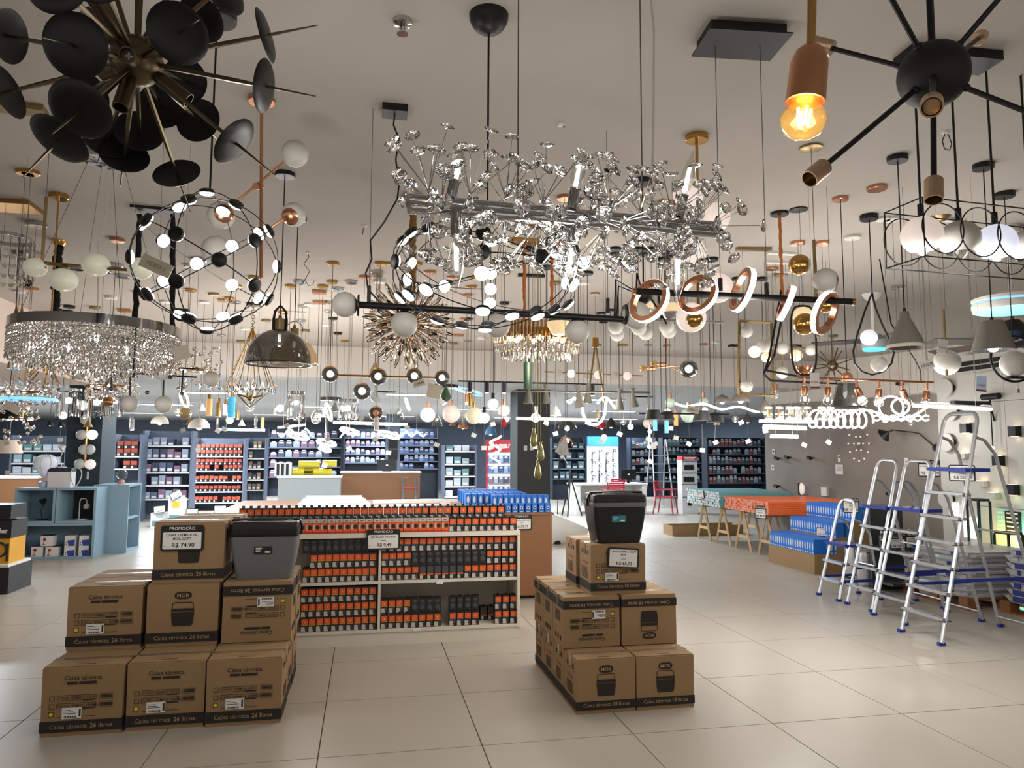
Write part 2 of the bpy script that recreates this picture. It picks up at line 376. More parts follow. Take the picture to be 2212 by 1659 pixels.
    for s_ in (-1, 1):
        for i in range(7): u.box(s_*w/2-.0012 if s_ < 0 else w/2, -w/2 if s_ < 0 else w/2+.0012, d*.3, d*.75, hh*.3+i*.011, hh*.3+i*.011+.004)
        for i in range(3): u.box(s_*w/2-.0012 if s_ < 0 else w/2, -w/2 if s_ < 0 else w/2+.0012, d*(.2+.22*i), d*(.3+.22*i), hh*.78, hh*.87)
    u.box(-.045*sc, .05*sc, d*.12, d*.15, hh+.003, hh+.0036)
    P.append(('side_print', u, INK))
    u = B().text('Este produto deve', .022*sc, MX.Translation((0, d*.3, hh+.0036)), .002); u.text('ser manuseado com cuidado', .018*sc, MX.Translation((0, d*.22, hh+.0036)), .002)
    u.box(-w/2-.0014, -w/2, d*.25, d*.7, hh*.6, hh*.63)
    P.append(('red_print', u, INKR))
    return P
CM = {}
def carton(w, d, hh, lit, kind, x, y, z, label, group, flip=False, rz=0., tilt=0.):
    key = (w, d, hh, lit, kind)
    if key not in CM: CM[key] = [(n, b.mesh(n, m), ) for n, b, m in carton_parts(*key)]
    t = thing('cooler_carton', label, 'box', (x, y, z), rz, group)
    M = (MX.Translation((0, 0, hh)) @ MX.Rotation(PI, 4, 'Y')) if flip else MX()
    for n, me in CM[key]:
        if flip and n in ('tape',): M2 = MX()
        elif flip and n == 'flap': M2 = MX()
        elif flip and n == 'red_print': continue
        else: M2 = M
        link(n, me, t, M=M2)
    return t
G26 = 'stack of 26 litre cooler cartons'; G18 = 'stack of 18 litre cooler cartons'
w, d, hh = .44, .335, .39
xs = (-1.585, -1.137, -.688); yf = 4.81
cols = ('left', 'middle', 'right')
for r in range(3):
    for c in range(3):
        lab = f'26 litre cooler carton, bottom layer, {("front","second","rear")[r]} row, {cols[c]} column of the left stack'
        carton(w, d, hh, '26', 'list', xs[c]+random.uniform(-.006, .006), yf+r*.34+(.0, .012, -.01)[c], 0, lab, G26, False, random.uniform(-.01, .01))
for r in range(2):
    for c in range(3):
        lab = (f'26 litre carton with {("yellow dot list","MOR cooler drawing","upside-down list")[c]}, middle layer front, {cols[c]} column' if r == 0 else f'26 litre cooler carton hidden in middle layer rear, {cols[c]} column of left stack')
        carton(w, d, hh, '26', 'logo' if c == 1 else 'list', xs[c]+(-.015, 0, .012)[c], yf+.355+r*.34, hh+.004, lab, G26, c == 2, random.uniform(-.008, .008))
carton(w, d, hh, '26', 'logo', xs[1]+.015, yf+.39, 2*hh+.008, '26 litre carton with price sign, topmost of the left stack', G26)
carton(w, d, hh, '26', 'logo', xs[1]+.055, yf+.735, 2*hh+.008, '26 litre carton right behind the topmost one with the price sign', G26)
w8, d8, h8 = .4, .28, .335
x8 = (1.54, 1.943); y8 = 4.59
for r in range(4):
    for c in range(2):
        lab = f'18 litre MOR cooler carton, bottom layer, {ORD[r]} row from front, {("left","right")[c]} column'
        carton(w8, d8, h8, '18', 'logo' if r == 0 else 'list', x8[c], y8+r*.284, 0, lab, G18)
for r in range(3):
    for c in range(2):
        lab = f'upside-down 18 litre carton with {("barcode list and yellow dot","cooler drawing")[c]}, middle layer, {ORD[r]} row'
        carton(w8, d8, h8, '18', 'logo' if c == 1 else 'list', x8[c]-.015+.008*c, y8+.25+r*.284, h8+.004, lab, G18, True)
for r in range(2):
    carton(w8, d8, h8, '18', 'list', 1.735+(-.02 if r else 0), y8+.3+r*.29, 2*h8+.008, ('18 litre carton carrying the R$ 65,73 sign, topmost of right stack', '18 litre carton behind the topmost one of the right stack')[r], G18)
# -------- coolers
def cooler(name, label, x, y, z, w, d, hh, mb, mrim, mlid, handle):
    t = thing(name, label, 'cooler', (x, y, z))
    def rr(wx, wy, r, n=5):
        return [(sx*(wx-r)+r*math.cos(a), sy*(wy-r)+r*math.sin(a)) for (sx, sy, a0) in ((1, 1, 0), (-1, 1, PI/2), (-1, -1, PI), (1, -1, 1.5*PI)) for a in [a0+PI/2*i/n for i in range(n+1)]]
    def loft(rings, cap=True):
        b = B(); vs = []; n = len(rings[0][0])
        for pts, zz in rings: vs += [(x+p[0], y+p[1], z+zz) for p in pts]
        fs = [(k*n+i, k*n+(i+1) % n, (k+1)*n+(i+1) % n, (k+1)*n+i) for k in range(len(rings)-1) for i in range(n)]
        fs += [tuple(range(n))[::-1], tuple((len(rings)-1)*n+i for i in range(n))]; return b.add(vs, fs)
    hb = hh*.74
    part(t, 'body', loft([(rr(w*(.4+.1*math.sin(q*PI/2*.9)/1), d*(.4+.1*q), .03), q*hb) for q in (0, .04, .2, .4, .6, .8, 1)]), mb)
    part(t, 'rim', loft([(rr(w*.5, d*.5, .03), hb), (rr(w*.515, d*.52, .03), hb+.01), (rr(w*.515, d*.52, .03), hb+hh*.09)]), mrim)
    part(t, 'lid', loft([(rr(w*.505, d*.51, .03), hb+hh*.09), (rr(w*.51, d*.515, .03), hb+hh*.13), (rr(w*.505, d*.51, .03), hh*.97), (rr(w*.48, d*.47, .03), hh)]), mlid)
    part(t, 'lid_recess', loft([(rr(w*.3, d*.3, .02), hh), (rr(w*.28, d*.28, .02), hh+.006)]), mlid)
    if handle:
        part(t, 'handle', B().tube([(x-w*.53, y, z+hb), (x-w*.54, y-.01, z+hb+hh*.15), (x-w*.5, y-.03, z+hh+.008), (x, y-.035, z+hh+.012), (x+w*.5, y-.03, z+hh+.008), (x+w*.54, y-.01, z+hb+hh*.15), (x+w*.53, y, z+hb)], .009, 6), mlid)
    for s_ in (-1, 1): part(t, 'hinge_button', B().lathe([(0, .008), (.014, .006), (.016, 0)], MX.Translation((x+s_*w*.515, y, z+hb+hh*.05)) @ MX.Rotation(s_*PI/2, 4, 'Y'), 12), mlid)
    return t
zt = 2*hh+.004
c1 = cooler('cooler', 'grey cooler with black lid standing on the left carton stack', -.655, 5.36, zt+.0035, .435, .29, .385, GREYP, BLACKP, BLACKP, True)
def lab(t, x, y, z, w, h, m1, m2, tilt=.04):
    part(t, 'label', B().box(x-w/2, x+w/2, y-.003, y, z-h/2, z+h/2), m1)
    k = B()
    for i in range(3): k.box(x-w*.4, x-w*.05-.006*i, y-.004, y-.003, z+h*.25-i*h*.22, z+h*.33-i*h*.22)
    k.box(x+w*.12, x+w*.42, y-.004, y-.003, z-h*.36, z-h*.14); part(t, 'label_print', k, m2)
lab(c1, -.66, 5.36-.138, zt+.2, .115, .05, BLACKP, PAPER)
zt8 = 3*h8+.012
c2 = cooler('cooler', 'black cooler with grey rim standing on the right carton stack', 1.76, 5.03, zt8, .385, .265, .34, BLACKP, GREYP, BLACKP, True)
lab(c2, 1.745, 5.03-.127, zt8+.17, .1, .046, mat('teal_label', (40, 120, 140), .5), PAPER)
# -------- price signs: black frame with scalloped header, white card
def price_sign(c, w, h, lines, price, label, head=True, rz=0., ry=0., rx=0., unit=True, group=None, name='price_sign'):
    M = MX.Translation(c) @ MX.Rotation(rz, 4, 'Z') @ MX.Rotation(rx, 4, 'X') @ MX.Rotation(ry, 4, 'Y')
    t = tag(link(name, None, None, M=M), label, 'price sign', group)
    hd = h*.24 if head else h*.05
    o = []
    def rrp(x0, x1, z0, z1, r):
        return [(cx+r*math.cos(a), cz+r*math.sin(a)) for (cx, cz, a0) in ((x1-r, z1-r, 0), (x0+r, z1-r, PI/2), (x0+r, z0+r, PI), (x1-r, z0+r, 1.5*PI)) for a in [a0+PI/2*i/4 for i in range(5)]]
    def slab(pts, y0, y1):
        n = len(pts); return B().add([(p[0], y0, p[1]) for p in pts]+[(p[0], y1, p[1]) for p in pts], [tuple(range(n)), tuple(range(n, 2*n))[::-1]]+[(i, n+i, n+(i+1) % n, (i+1) % n) for i in range(n)])
    link('frame', slab(rrp(-w/2, w/2, -h/2, h/2, h*.1), -.006, .006).mesh('frame', BLKM), t)
    link('card', slab(rrp(-w*.448, w*.448, -h*.435, h*.47-hd, h*.05), -.0075, -.006).mesh('card', PAPER), t)
    T = lambda x, z: MX.Translation((x*w, -.0082, z*h)) @ MX.Rotation(PI/2, 4, 'X')
    q = B(); zz = .42-hd/h
    for i, l in enumerate(lines): q.text(l, min(h*.13, w*.86/max(1e-6, glyphs(l, .012)[3]-glyphs(l, .012)[2])), T(.0, zz-.1-.15*i), .012)
    q.box(-w*.08, w*.08, -.0082, -.0075, (-.06)*h, (-.04)*h)
    q.text(price, h*.235, T(.03, -.35), .016)
    if unit: q.text('UN.', h*.06, T(-.4, -.33), .01)
    link('lettering', q.mesh('lettering', mat('sign_ink', (18, 18, 20), .7, var=0)), t)
    if head: link('header_lettering', B().text('PROMOÇÃO', h*.17, MX.Translation((0, -.0068, h*.5-hd*.74)) @ MX.Rotation(PI/2, 4, 'X'), .006).mesh('header_lettering', PAPER), t)
    return t
p = yat(394, 1162, yf+.385); price_sign(p, .265, .165, ('CAIXA TERMICA 26L', 'MOR CZ/PT'), 'R$ 74,90', 'black framed sign reading R$ 74,90 on the left cartons', rz=0)
p = yat(1346, 1205, y8+.29); price_sign(p, .225, .135, ('CAIXA TERMICA 18L PT', 'MOR'), 'R$ 65,73', 'black framed sign reading R$ 65,73 on the right cartons', False, ry=.06)
# ================================================================== white bulb display
SHX0, SHX1, SHY, SHD = -1.05, 1.378, 6.48, .5
t = thing('display_shelf', 'white low display shelf packed with orange bulb boxes', 'shelf', (SHX0, SHY, 0))
xd = yat(819, 1300, SHY).x
SHW = mat('shelf_white', (212, 206, 192), .5, var=.03)
part(t, 'plinth', B().box(SHX0, SHX1, SHY+.012, SHY+SHD, 0, .105), SHW)
for z, n in ((.105, 'bottom_board'), (.512, 'middle_board')): part(t, n, B().box(SHX0+.024, SHX1-.024, SHY+.004, SHY+SHD-.01, z, z+.024), SHW)
part(t, 'top_board', B().box(SHX0, SHX1, SHY-.004, SHY+SHD, .905, .945), SHW)
for x in (SHX0, SHX1-.024): part(t, 'side_panel', B().box(x, x+.024, SHY, SHY+SHD, .105, .905), SHW)
part(t, 'divider', B().box(xd-.011, xd+.011, SHY+.006, SHY+SHD-.01, .129, .905), SHW)
part(t, 'back_panel', B().box(SHX0+.024, SHX1-.024, SHY+SHD-.01, SHY+SHD, .105, .905), SHW)
part(t, 'riser', B().box(SHX0+.05, SHX1-.12, SHY+.15, SHY+SHD-.04, .945, 1.035), BLKM)
for (x, y) in ((900, 1360), (950, 1258)): 
    p = yat(x, y, SHY); part(t, 'shelf_label', B().box(p.x-.03, p.x+.03, SHY-.004, SHY+.003, p.z-.012, p.z+.012), PAPER)
OR = mat('box_orange', (226, 92, 26), .5, var=.05); TEAL = mat('box_teal', (30, 110, 130), .5, var=0); BW = mat('box_white', (186, 182, 176), .5, var=0)
REDD = mat('box_red', (176, 40, 36), .5, var=0); BK = mat('box_black', (24, 23, 24), .5, var=0); GRY = mat('box_grey', (70, 70, 72), .5, var=.05); YEL = mat('box_yellow', (226, 170, 40), .5, var=0)
bw, bd, bh = .061, .061, .122
def bulb_box(kind):
    b = B(); b.use(0).box(-bw/2, bw/2, 0, bd, 0, bh)
    e = -.0008
    def pt(k, x0, x1, z0, z1, ee=e): b.use(k).box(x0*bw, x1*bw, ee, 0, z0*bh, z1*bh)
    if kind in 'AY':
        pt(1, -.42, .42, .5, .88); pt(3, -.06, .06, .62, .72, e*1.6); pt(2 if kind == 'A' else 6, -.42, .42, .455, .49); 
        pt(3, -.46, -.02, .03, .36); pt(5, .0, .3, .2, .38); pt(4, .14, .22, .08, .13, e*1.5); pt(4, .3, .38, .08, .13, e*1.5)
        b.use(3).add([(-.02*bw, e*1.3, .03*bh), (.12*bw, e*1.3, .03*bh), (-.02*bw, e*1.3, .36*bh)], [(0, 1, 2)])
    elif kind == 'W':
        pt(3, -.5, .5, .74, 1); pt(4, -.2, .2, .82, .88, e*1.5); pt(1, -.5, .5, .12, .72); pt(4, -.5, .5, 0, .12); pt(0, -.05, .4, .3, .56, e*1.5)
        b.use(0).lathe([(0, 0), (.3*bw, 0), (.3*bw, .0006), (0, .0006)], MX.Translation((.16*bw, -.0016, .45*bh)) @ MX.Rotation(PI/2, 4, 'X'), 10); pt(3, -.42, -.16, .25, .6, e*1.3)
    elif kind == 'C':
        pt(5, -.3, .3, .2, .5); pt(5, -.3, .3, .7, .86); b.use(5).lathe([(0, 0), (.14*bw, 0), (.14*bw, .001), (0, .001)], MX.Translation((0, -.001, .6*bh)) @ MX.Rotation(PI/2, 4, 'X'), 8)
        pt(3, .2, .24, .1, .14)
    else:
        pt(5, -.4, .4, .45, .9); pt(1, -.42, .42, .32, .42); pt(3, -.4, 0, .04, .28); pt(2, -.42, .42, .29, .31)
    b.use(0).box(-bw*.2, bw*.2, bd*.48, bd*.52, bh, bh+.012)
    return b.mesh('bulb_box', [BK, OR, TEAL, BW, REDD, GRY, YEL])
BBM = {k: bulb_box(k) for k in 'AYWCD'}
BBN = {'A': 'orange-black bulb box with teal line', 'Y': 'orange-black bulb box with yellow line', 'W': 'white and orange bulb box', 'C': 'dark grey bulb box', 'D': 'grey bulb box with orange band'}
def bulb_row(px0, pitch, py, Yv, z, s, where, dy=0., rows=1):
    for i, ch in enumerate(s):
        if ch == '.': continue
        x = yat(px0+pitch*(i+.5), py, Yv).x
        for r in range(rows):
            o = link('bulb_box', BBM[ch], None, (x, Yv+r*.064+random.uniform(-.003, .003), z), random.uniform(-.05, .05))
            tag(o, f'{BBN[ch]}, {ORD[i]} from left {where}', 'bulb box', f'{ch.lower()} boxes {where}')
zb, zm, ztp = .129, .536, .945
bulb_row(654, 16.0, 1240, SHY+.03, zm, 'YYYYYYYYYY', 'on middle board, left bay, lowest layer')
bulb_row(654, 16.0, 1210, SHY+.03, zm+bh, '.YYYYYYYYY', 'on middle board, left bay, second layer')
bulb_row(654, 16.0, 1180, SHY+.05, zm+2*bh, 'CCCCCCCCCC', 'on middle board, left bay, top layer')
for k, nm in enumerate(('lowest', 'second', 'top')): bulb_row(650, 16.3, 1340-30*k, SHY+.03, zb+bh*k, 'YYYYYYYYYY', f'on bottom board, left bay, {nm} layer')
bulb_row(824, 16.2, 1240, SHY+.03, zm, 'AAAAADDDDDDAAAAAAA', 'on middle board, right bay, lowest layer')
bulb_row(824, 16.2, 1210, SHY+.03, zm+bh, 'AAAACCCCCCCCCCAAAA', 'on middle board, right bay, second layer')
bulb_row(824, 16.2, 1180, SHY+.04, zm+2*bh, 'AAAAAAAAAAAAAAAAAA', 'on middle board, right bay, top layer')
bulb_row(822, 16.4, 1340, SHY+.03, zb, 'YYYYYYYY.AAAA..AAA', 'on bottom board, right bay, lowest layer')
bulb_row(822, 16.4, 1310, SHY+.06, zb+bh, 'YYYYCCCC.CCCC..AAA', 'on bottom board, right bay, upper layer')
bulb_row(1020, 16.4, 1310, SHY+.2, zb, 'DDD', 'set back on bottom board')
bulb_row(512, 16.35, 1130, SHY+.02, ztp, 'W'*28+'A'*9, 'in front row on top board')
bulb_row(517, 16.4, 1100, SHY+.16, 1.035, 'A'*35, 'in raised rear row on top board')
bulb_row(517, 16.4, 1100, SHY+.225, 1.035, 'A'*35, 'in rearmost row on top board')
bulb_row(412, 17.5, 1100, SHY+.75, .85, 'AAAAAA', 'on the side ledge')
bl = yat(412, 1100, SHY+.75).x
solo('side_ledge', B().box(bl-.05, bl+.52, SHY+.7, SHY+1.1, .8, .85).box(bl-.05, bl+.52, SHY+1.07, SHY+1.1, 0, .8).box(bl-.05, bl-.02, SHY+.72, SHY+1.07, 0, .8).box(bl+.49, bl+.52, SHY+.72, SHY+1.07, 0, .8), SHW, 'low white side ledge behind the left carton stack', 'shelf', (bl, SHY+.7, 0))
p = yat(828, 1165, SHY-.012); price_sign(p, .285, .17, ('LED BULBO 12W 6.5K',), 'R$ 9,49', 'black framed sign reading R$ 9,49 on the bulb display')
# ================================================================== brown island with blue packs and white profiles
t = thing('island_counter', 'brown laminate island counter behind the bulb display', 'counter', (0, 8.15, 0))
part(t, 'front_panel', B().box(-1.6, 2.1, 8.15, 8.18, .04, .93), WOODB)
part(t, 'side_panel', B().box(2.07, 2.1, 8.18, 10.6, .04, .93), WOODB); part(t, 'side_panel', B().box(-1.6, -1.57, 8.18, 10.6, .04, .93), WOODB)
part(t, 'top', B().box(-1.62, 2.12, 8.13, 10.62, .93, .955), WOODB); part(t, 'kickboard', B().box(-1.55, 2.05, 8.2, 10.55, 0, .04), BLKM)
p = yat(1126, 1128, 8.135); price_sign(p, .24, .17, ('LAMPADA LED RGB',), 'R$ 39,99', 'black framed sign ending in ,99 half hidden behind bulb boxes')
BLU = mat('pack_blue', (26, 112, 206), .4, var=.08); BLUL = mat('pack_light', (205, 214, 226), .5, var=0); BLUD = mat('pack_dark', (20, 40, 84), .5, var=0)
def blue_pack(w, d, h, oval):
    b = B(); b.use(0).box(-w/2, w/2, 0, d, 0, h)
    M = MX.Translation((0, -.0012, h*.52)) @ MX.Rotation(PI/2, 4, 'X')
    if oval: b.use(1).lathe([(0, 0), (w*.3, 0), (w*.3, .001), (0, .001)], M @ MX.Diagonal((.9, h/w*.9, 1, 1)), 10)
    else: b.use(1).lathe([(0, 0), (w*.3, 0), (w*.3, .001), (0, .001)], M, 10); b.use(2).lathe([(0, 0), (w*.16, 0), (w*.16, .001), (0, .001)], MX.Translation((0, -.001, 0)) @ M, 8)
    b.use(1).box(-w*.3, w*.3, -.001, 0, h*.05, h*.12)
    return b.mesh('blue_pack', [BLU, BLUL, BLUD])
bp1 = blue_pack(.062, .1, .1, False); bp2 = blue_pack(.058, .1, .15, True)
for k in range(8): tag(link('blue_pack', bp1, None, (yat(1076+14.2*k+7, 1100, 8.25).x, 8.22, .955)), f'blue pack with white ring, {ORD[k]} from left in low front row on island', 'package', 'low front row of blue packs')
for k in range(10): tag(link('blue_pack', bp2, None, (yat(1062+12.3*k+6, 1080, 8.42).x, 8.4, .99)), f'tall blue pack with white oval, {ORD[k]} from left in second row on island', 'package', 'second row of blue packs')
for r in range(4):
    for k in range(10): tag(link('blue_pack', bp2, None, (1.2+k*.075, 8.6+r*.22, 1.0+.004*r)), f'blue pack on the island, {ORD[r+2]} row from front, {ORD[k]} from left', 'package', 'rear rows of blue packs')
solo('pack_tray', B().box(1.1, 2.0, 8.37, 9.55, .955, .99), CARD, 'flat cardboard tray under the tall blue packs', 'tray', (1.4, 8.37, .955))
for k in range(7):
    z = .955+(k//3)*.045; y = 9.3+(k % 3)*.16
    a = yat(648+8*(k//3), 1072, 9.6).x; c = yat(800-3*k, 1072, 9.6).x
    b = B().box(a, c, y, y+.15, z, z+.042)
    solo('white_profile', b, mat('pvc_white', (222, 220, 214), .4, var=.03), f'white plastic profile, {("bottom","middle","top")[k//3]} layer {ORD[k%3]} from front on island', 'profile', (a, y, z))
solo('long_white_profile', B().box(yat(805, 1075, 9.9).x, yat(950, 1075, 9.9).x, 9.85, 9.97, .955, .995), MT['pvc_white'], 'long white profile lying right of the short bundle', 'profile', (0, 9.85, .955))
# ================================================================== step ladders
def ladder(label, X0, ya, yb, ztop, zp, n, spread):
    t = thing('step_ladder', label, 'ladder', (X0, (ya+yb)/2, 0)); k = .27
    fx = lambda z: X0+k*z
    w = yb-ya; r = .017; q = []
    zb_ = ztop-.09
    for z in (0.02, zb_): q.append((fx(z), ya+.045*(z/ztop)*1.0, z))
    for i in range(1, 6):
        a = PI/2*i/6; q.append((fx(zb_+.09*math.sin(a)), ya+.045+.09*(1-math.cos(a)), zb_+.09*math.sin(a)))
    for i in range(0, 6):
        a = PI/2*(1-i/6); q.append((fx(zb_+.09*math.sin(a)), yb-.045-.09*(1-math.cos(a)), zb_+.09*math.sin(a)))
    for z in (zb_, .02): q.append((fx(z), yb-.045*(z/ztop), z))
    part(t, 'front_frame', B().tube(q, .021, 8, flat=.62), STEEL)
    for y in (ya, yb): part(t, 'foot', B().box(X0-.028, X0+.03, y-.018, y+.018, 0, .028), NAVY)
    for i in range(n):
        z = zp*(i+1)/(n+1); o = .045*z/ztop
        s = part(t, 'step', B().box(fx(z)-.045, fx(z)+.045, ya+o-.012, yb-o+.012, z-.012, z+.012), STEEL)
        for yy in (ya+o, yb-o): part(s, 'end_cap', B().box(fx(z)-.05, fx(z)+.05, yy-.016, yy+.016, z-.016, z-.01), BLKM)
        rb = B()
        for j in range(4): rb.box(fx(z)-.04+j*.022, fx(z)-.03+j*.022, ya+o+.02, yb-o-.02, z+.012, z+.015)
        part(s, 'tread', rb, CHROME)
    o = .045*zp/ztop
    part(t, 'platform', B().box(fx(zp)-.06, fx(zp)+.2, ya+o-.02, yb-o+.02, zp-.016, zp+.016), NAVY)
    zj = min(zp+.38*(ztop-zp)+.1, ztop-.15)
    for y, s_ in ((ya, 1), (yb, -1)):
        pts = [(fx(zj)+.01, y+s_*.05, zj), (fx(zj)+.1, y+s_*.04, zj-.03), (fx(zj)+.2, y+s_*.03, zj-.16)]
        x2, z2 = pts[-1][0], pts[-1][2]; pts.append((X0+spread, y-s_*.01, .02))
        part(t, 'back_leg', B().tube(pts, .018, 8, flat=.7), STEEL); part(t, 'foot', B().box(X0+spread-.025, X0+spread+.03, y-.018, y+.018, 0, .026), NAVY)
        lx = lambda z: X0+spread+(x2-X0-spread)*(z/z2)
        zs = zp*.36
        part(t, 'strap', B().box(fx(zs), lx(zs), y-.006, y+.006, zs-.014, zs+.014), NAVY)
    for zz in (.1, zp*.62): part(t, 'cross_bar', B().rod((lx(zz), ya, zz), (lx(zz), yb, zz), .009), STEEL)
    return t
ladder('tall aluminium step ladder with six steps, nearest of four', 4.9, 5.6, 6.08, 2.02, 1.5, 6, 1.08)
ladder('aluminium ladder with four steps between tallest and third ladder', 5.12, 6.3, 6.74, 1.57, 1.08, 4, .86)
ladder('aluminium four-step ladder with empty top hoop, third from the camera', 5.2, 6.87, 7.27, 1.57, 1.06, 4, .86)
ladder('smallest aluminium ladder with two steps beside the blue packs', 5.2, 7.41, 7.78, 1.1, .6, 2, .52)
def ladsign(px, py, D, w, h, l, pr, label, head, rx=-.12): price_sign(at(px, py, D), w, h, l, pr, label, head, rz=-.75, rx=rx)
ladsign(2078, 1022, 6.75, .21, .15, ('ESCADA RESID 7DG', 'MOR'), 'R$ 202,35', 'sign reading R$ 202,35 hung on the tallest ladder', False)
ladsign(2007, 1012, 7.5, .2, .17, ('ESCADA RESID 6DG', 'MOR'), 'R$ 159,90', 'promotion sign reading R$ 159 hung on the second ladder', True)
ladsign(1838, 1092, 8.55, .17, .17, ('BANQUETA', 'P/ 3'), 'R$ 112,00', 'promotion sign on the smallest ladder', True)
RK = flr(1960, 1290)
def racksign(px, py, w, h, l, pr, label): price_sign(V((RK.x+(.22 if px > 1940 else .0), RK.y+.12, .531+h/2)), w, h, l, pr, label, True)
racksign(1965, 1185, .23, .18, ('LIXEIRA INOX', 'BRINOX 4L 40X'), 'R$ 64,03', 'promotion sign reading R$ 64,03 behind the second ladder')
racksign(1918, 1168, .2, .15, ('LIXEIRA INOX 3L',), 'R$ 104,00', 'promotion sign reading R$ 104 behind the third ladder')
# steel bins behind the ladders and a dark stand
for k, (x, y, s) in enumerate(((1845, 1248, .11), (1872, 1265, .12), (1905, 1262, .1))):
    p = flr(x, y); t = thing('pedal_bin', ('left', 'middle', 'right')[k]+' brushed steel pedal bin behind the ladders', 'bin', p)
    part(t, 'body', B().lathe([(0, .02), (s, .02), (s, .4), (s*.98, .41), (0, .41)], MX.Translation(p), 20), STEEL); part(t, 'lid', B().lathe([(s*1.02, .41), (s*1.02, .43), (s*.7, .465), (0, .47)], MX.Translation(p), 20), CHROME)
    part(t, 'base', B().lathe([(0, 0), (s*1.03, 0), (s*1.03, .022), (0, .022)], MX.Translation(p), 20), BLKM); part(t, 'pedal', B().box(p.x-.03, p.x+.03, p.y-s-.05, p.y-s, .015, .025), BLKM)
p = flr(1960, 1290); t = thing('bin_display', 'dark display rack with bins behind the middle ladders', 'rack', p)
part(t, 'back_panel', B().box(p.x-.1, p.x+.35, p.y+.45, p.y+.48, 0, 1.0), mat('rack_charcoal', (58, 60, 62), .5))
for z in (.1, .5): part(t, 'shelf_board', B().box(p.x-.1, p.x+.35, p.y+.1, p.y+.45, z, z+.03), MT['rack_charcoal'])
for k in range(3):
    q = V((p.x-.02+k*.16, p.y+.3, .53)); t2 = thing('glass_jar', ORD[k]+' clear jar on the dark rack behind ladders', 'jar', q)
    part(t2, 'body', B().lathe([(0, 0), (.07, 0), (.075, .12), (.05, .16)], MX.Translation(q), 16), GCL); part(t2, 'lid', B().lathe([(.055, .16), (.055, .19), (0, .2)], MX.Translation(q), 16), CHROME)
# ================================================================== pallets of wrapped sinks by the right wall
WRAP = thin_glass('plastic_wrap', (224, 226, 228), .55, .18); SINK = mat('wrapped_white_goods', (196, 198, 202), .35, var=.1, scale=20)
TAPB = mat('blue_tape', (34, 48, 120), .5)
for s_, (x0, x1, y0, y1, zt_, nm) in enumerate(((6.25, 7.2, 6.75, 7.7, .6, 'far'), (6.55, 7.6, 5.55, 6.65, .66, 'middle'), (6.75, 7.9, 4.3, 5.45, .6, 'near'))):
    t = thing('wood_pallet', nm+' wooden pallet under wrapped goods by right wall', 'pallet', (x0, y0, 0))
    for k in range(5): part(t, 'deck_board', B().box(x0, x1, y0+k*(y1-y0-.12)/4, y0+.12+k*(y1-y0-.12)/4, .1, .122), WOODB)
    for i in range(3):
        for j in range(3): part(t, 'block', B().box(x0+i*(x1-x0-.12)/2, x0+.12+i*(x1-x0-.12)/2, y0+j*(y1-y0-.12)/2, y0+.12+j*(y1-y0-.12)/2, .02, .1), WOODB)
    for i in range(3): part(t, 'runner', B().box(x0+i*(x1-x0-.12)/2, x0+.12+i*(x1-x0-.12)/2, y0, y1, 0, .02), WOODB)
    n = 8; dz = (zt_-.122)/n
    for k in range(n):
        z = .123+k*dz; e = random.uniform(0, .05); f_ = random.uniform(0, .06)
        g_ = thing('wrapped_sink', f'plastic wrapped white sink, {ORD[k]} from below on the {nm} pallet', 'wrapped sink', (x0, y0, z), group='plastic wrapped sinks')
        part(g_, 'sink', B().frust(((x0+x1)/2, (y0+y1)/2), ((x1-x0)/2-e-.05, (y1-y0)/2-f_-.05), ((x1-x0)/2-e-.02, (y1-y0)/2-f_-.02), z, z+dz*.85), SINK)
        per = []
        for i in range(28):
            a = 2*PI*i/28; ca, sa = math.cos(a), math.sin(a); m_ = max(abs(ca), abs(sa))
            per.append(((x0+x1)/2+ca/m_*((x1-x0)/2-e+random.uniform(-.02, .01)), (y0+y1)/2+sa/m_*((y1-y0)/2-f_+random.uniform(-.02, .01))))
        rings = [(1, z), (1.01, z+dz*.35), (.985, z+dz*.6), (1.005, z+dz*.9), (.9, z+dz*.98)]
        cx, cy_ = (x0+x1)/2, (y0+y1)/2
        vv = [(cx+(u-cx)*(sc_+random.uniform(-.008, .008)), cy_+(v-cy_)*(sc_+random.uniform(-.008, .008)), zz+random.uniform(-.006, .006)*(0 < ri < 4)) for ri, (sc_, zz) in enumerate(rings) for u, v in per]
        ff = [(r*28+i, r*28+(i+1) % 28, (r+1)*28+(i+1) % 28, (r+1)*28+i) for r in range(4) for i in range(28)]+[tuple(4*28+i for i in range(28))]
        part(g_, 'wrap', B().add(vv, ff), WRAP)
        for i in range(2): part(g_, 'tape_patch', B().box(x0+e-.012, x0+e+.0, y0+.12+i*(y1-y0)*.6+random.uniform(0, .1), y0+.2+i*(y1-y0)*.6+random.uniform(0, .1), z+dz*.2, z+dz*.95), TAPB)
# lanterns on the plinth
for (x, y, hh_, lab_) in ((2118, 1172, .72, 'tall black open lantern on the plinth by right wall'), (2180, 1190, .32, 'short black open lantern on the plinth by right wall')):
    p = zat(x, y, .3); p = V((8.3, 8.3*p.y/p.x, .3)); a = hh_*.13 if hh_ > .5 else .11
    t = thing('lantern', lab_, 'lantern', p)
    part(t, 'base', B().box(p.x-a, p.x+a, p.y-a, p.y+a, .3, .34), BLKM); part(t, 'top', B().box(p.x-a, p.x+a, p.y-a, p.y+a, .3+hh_-.03, .3+hh_), BLKM)
    for i in (-1, 1):
        for j in (-1, 1): part(t, 'post', B().box(p.x+i*a-.012, p.x+i*a+.012, p.y+j*a-.012, p.y+j*a+.012, .34, .3+hh_-.03), BLKM)
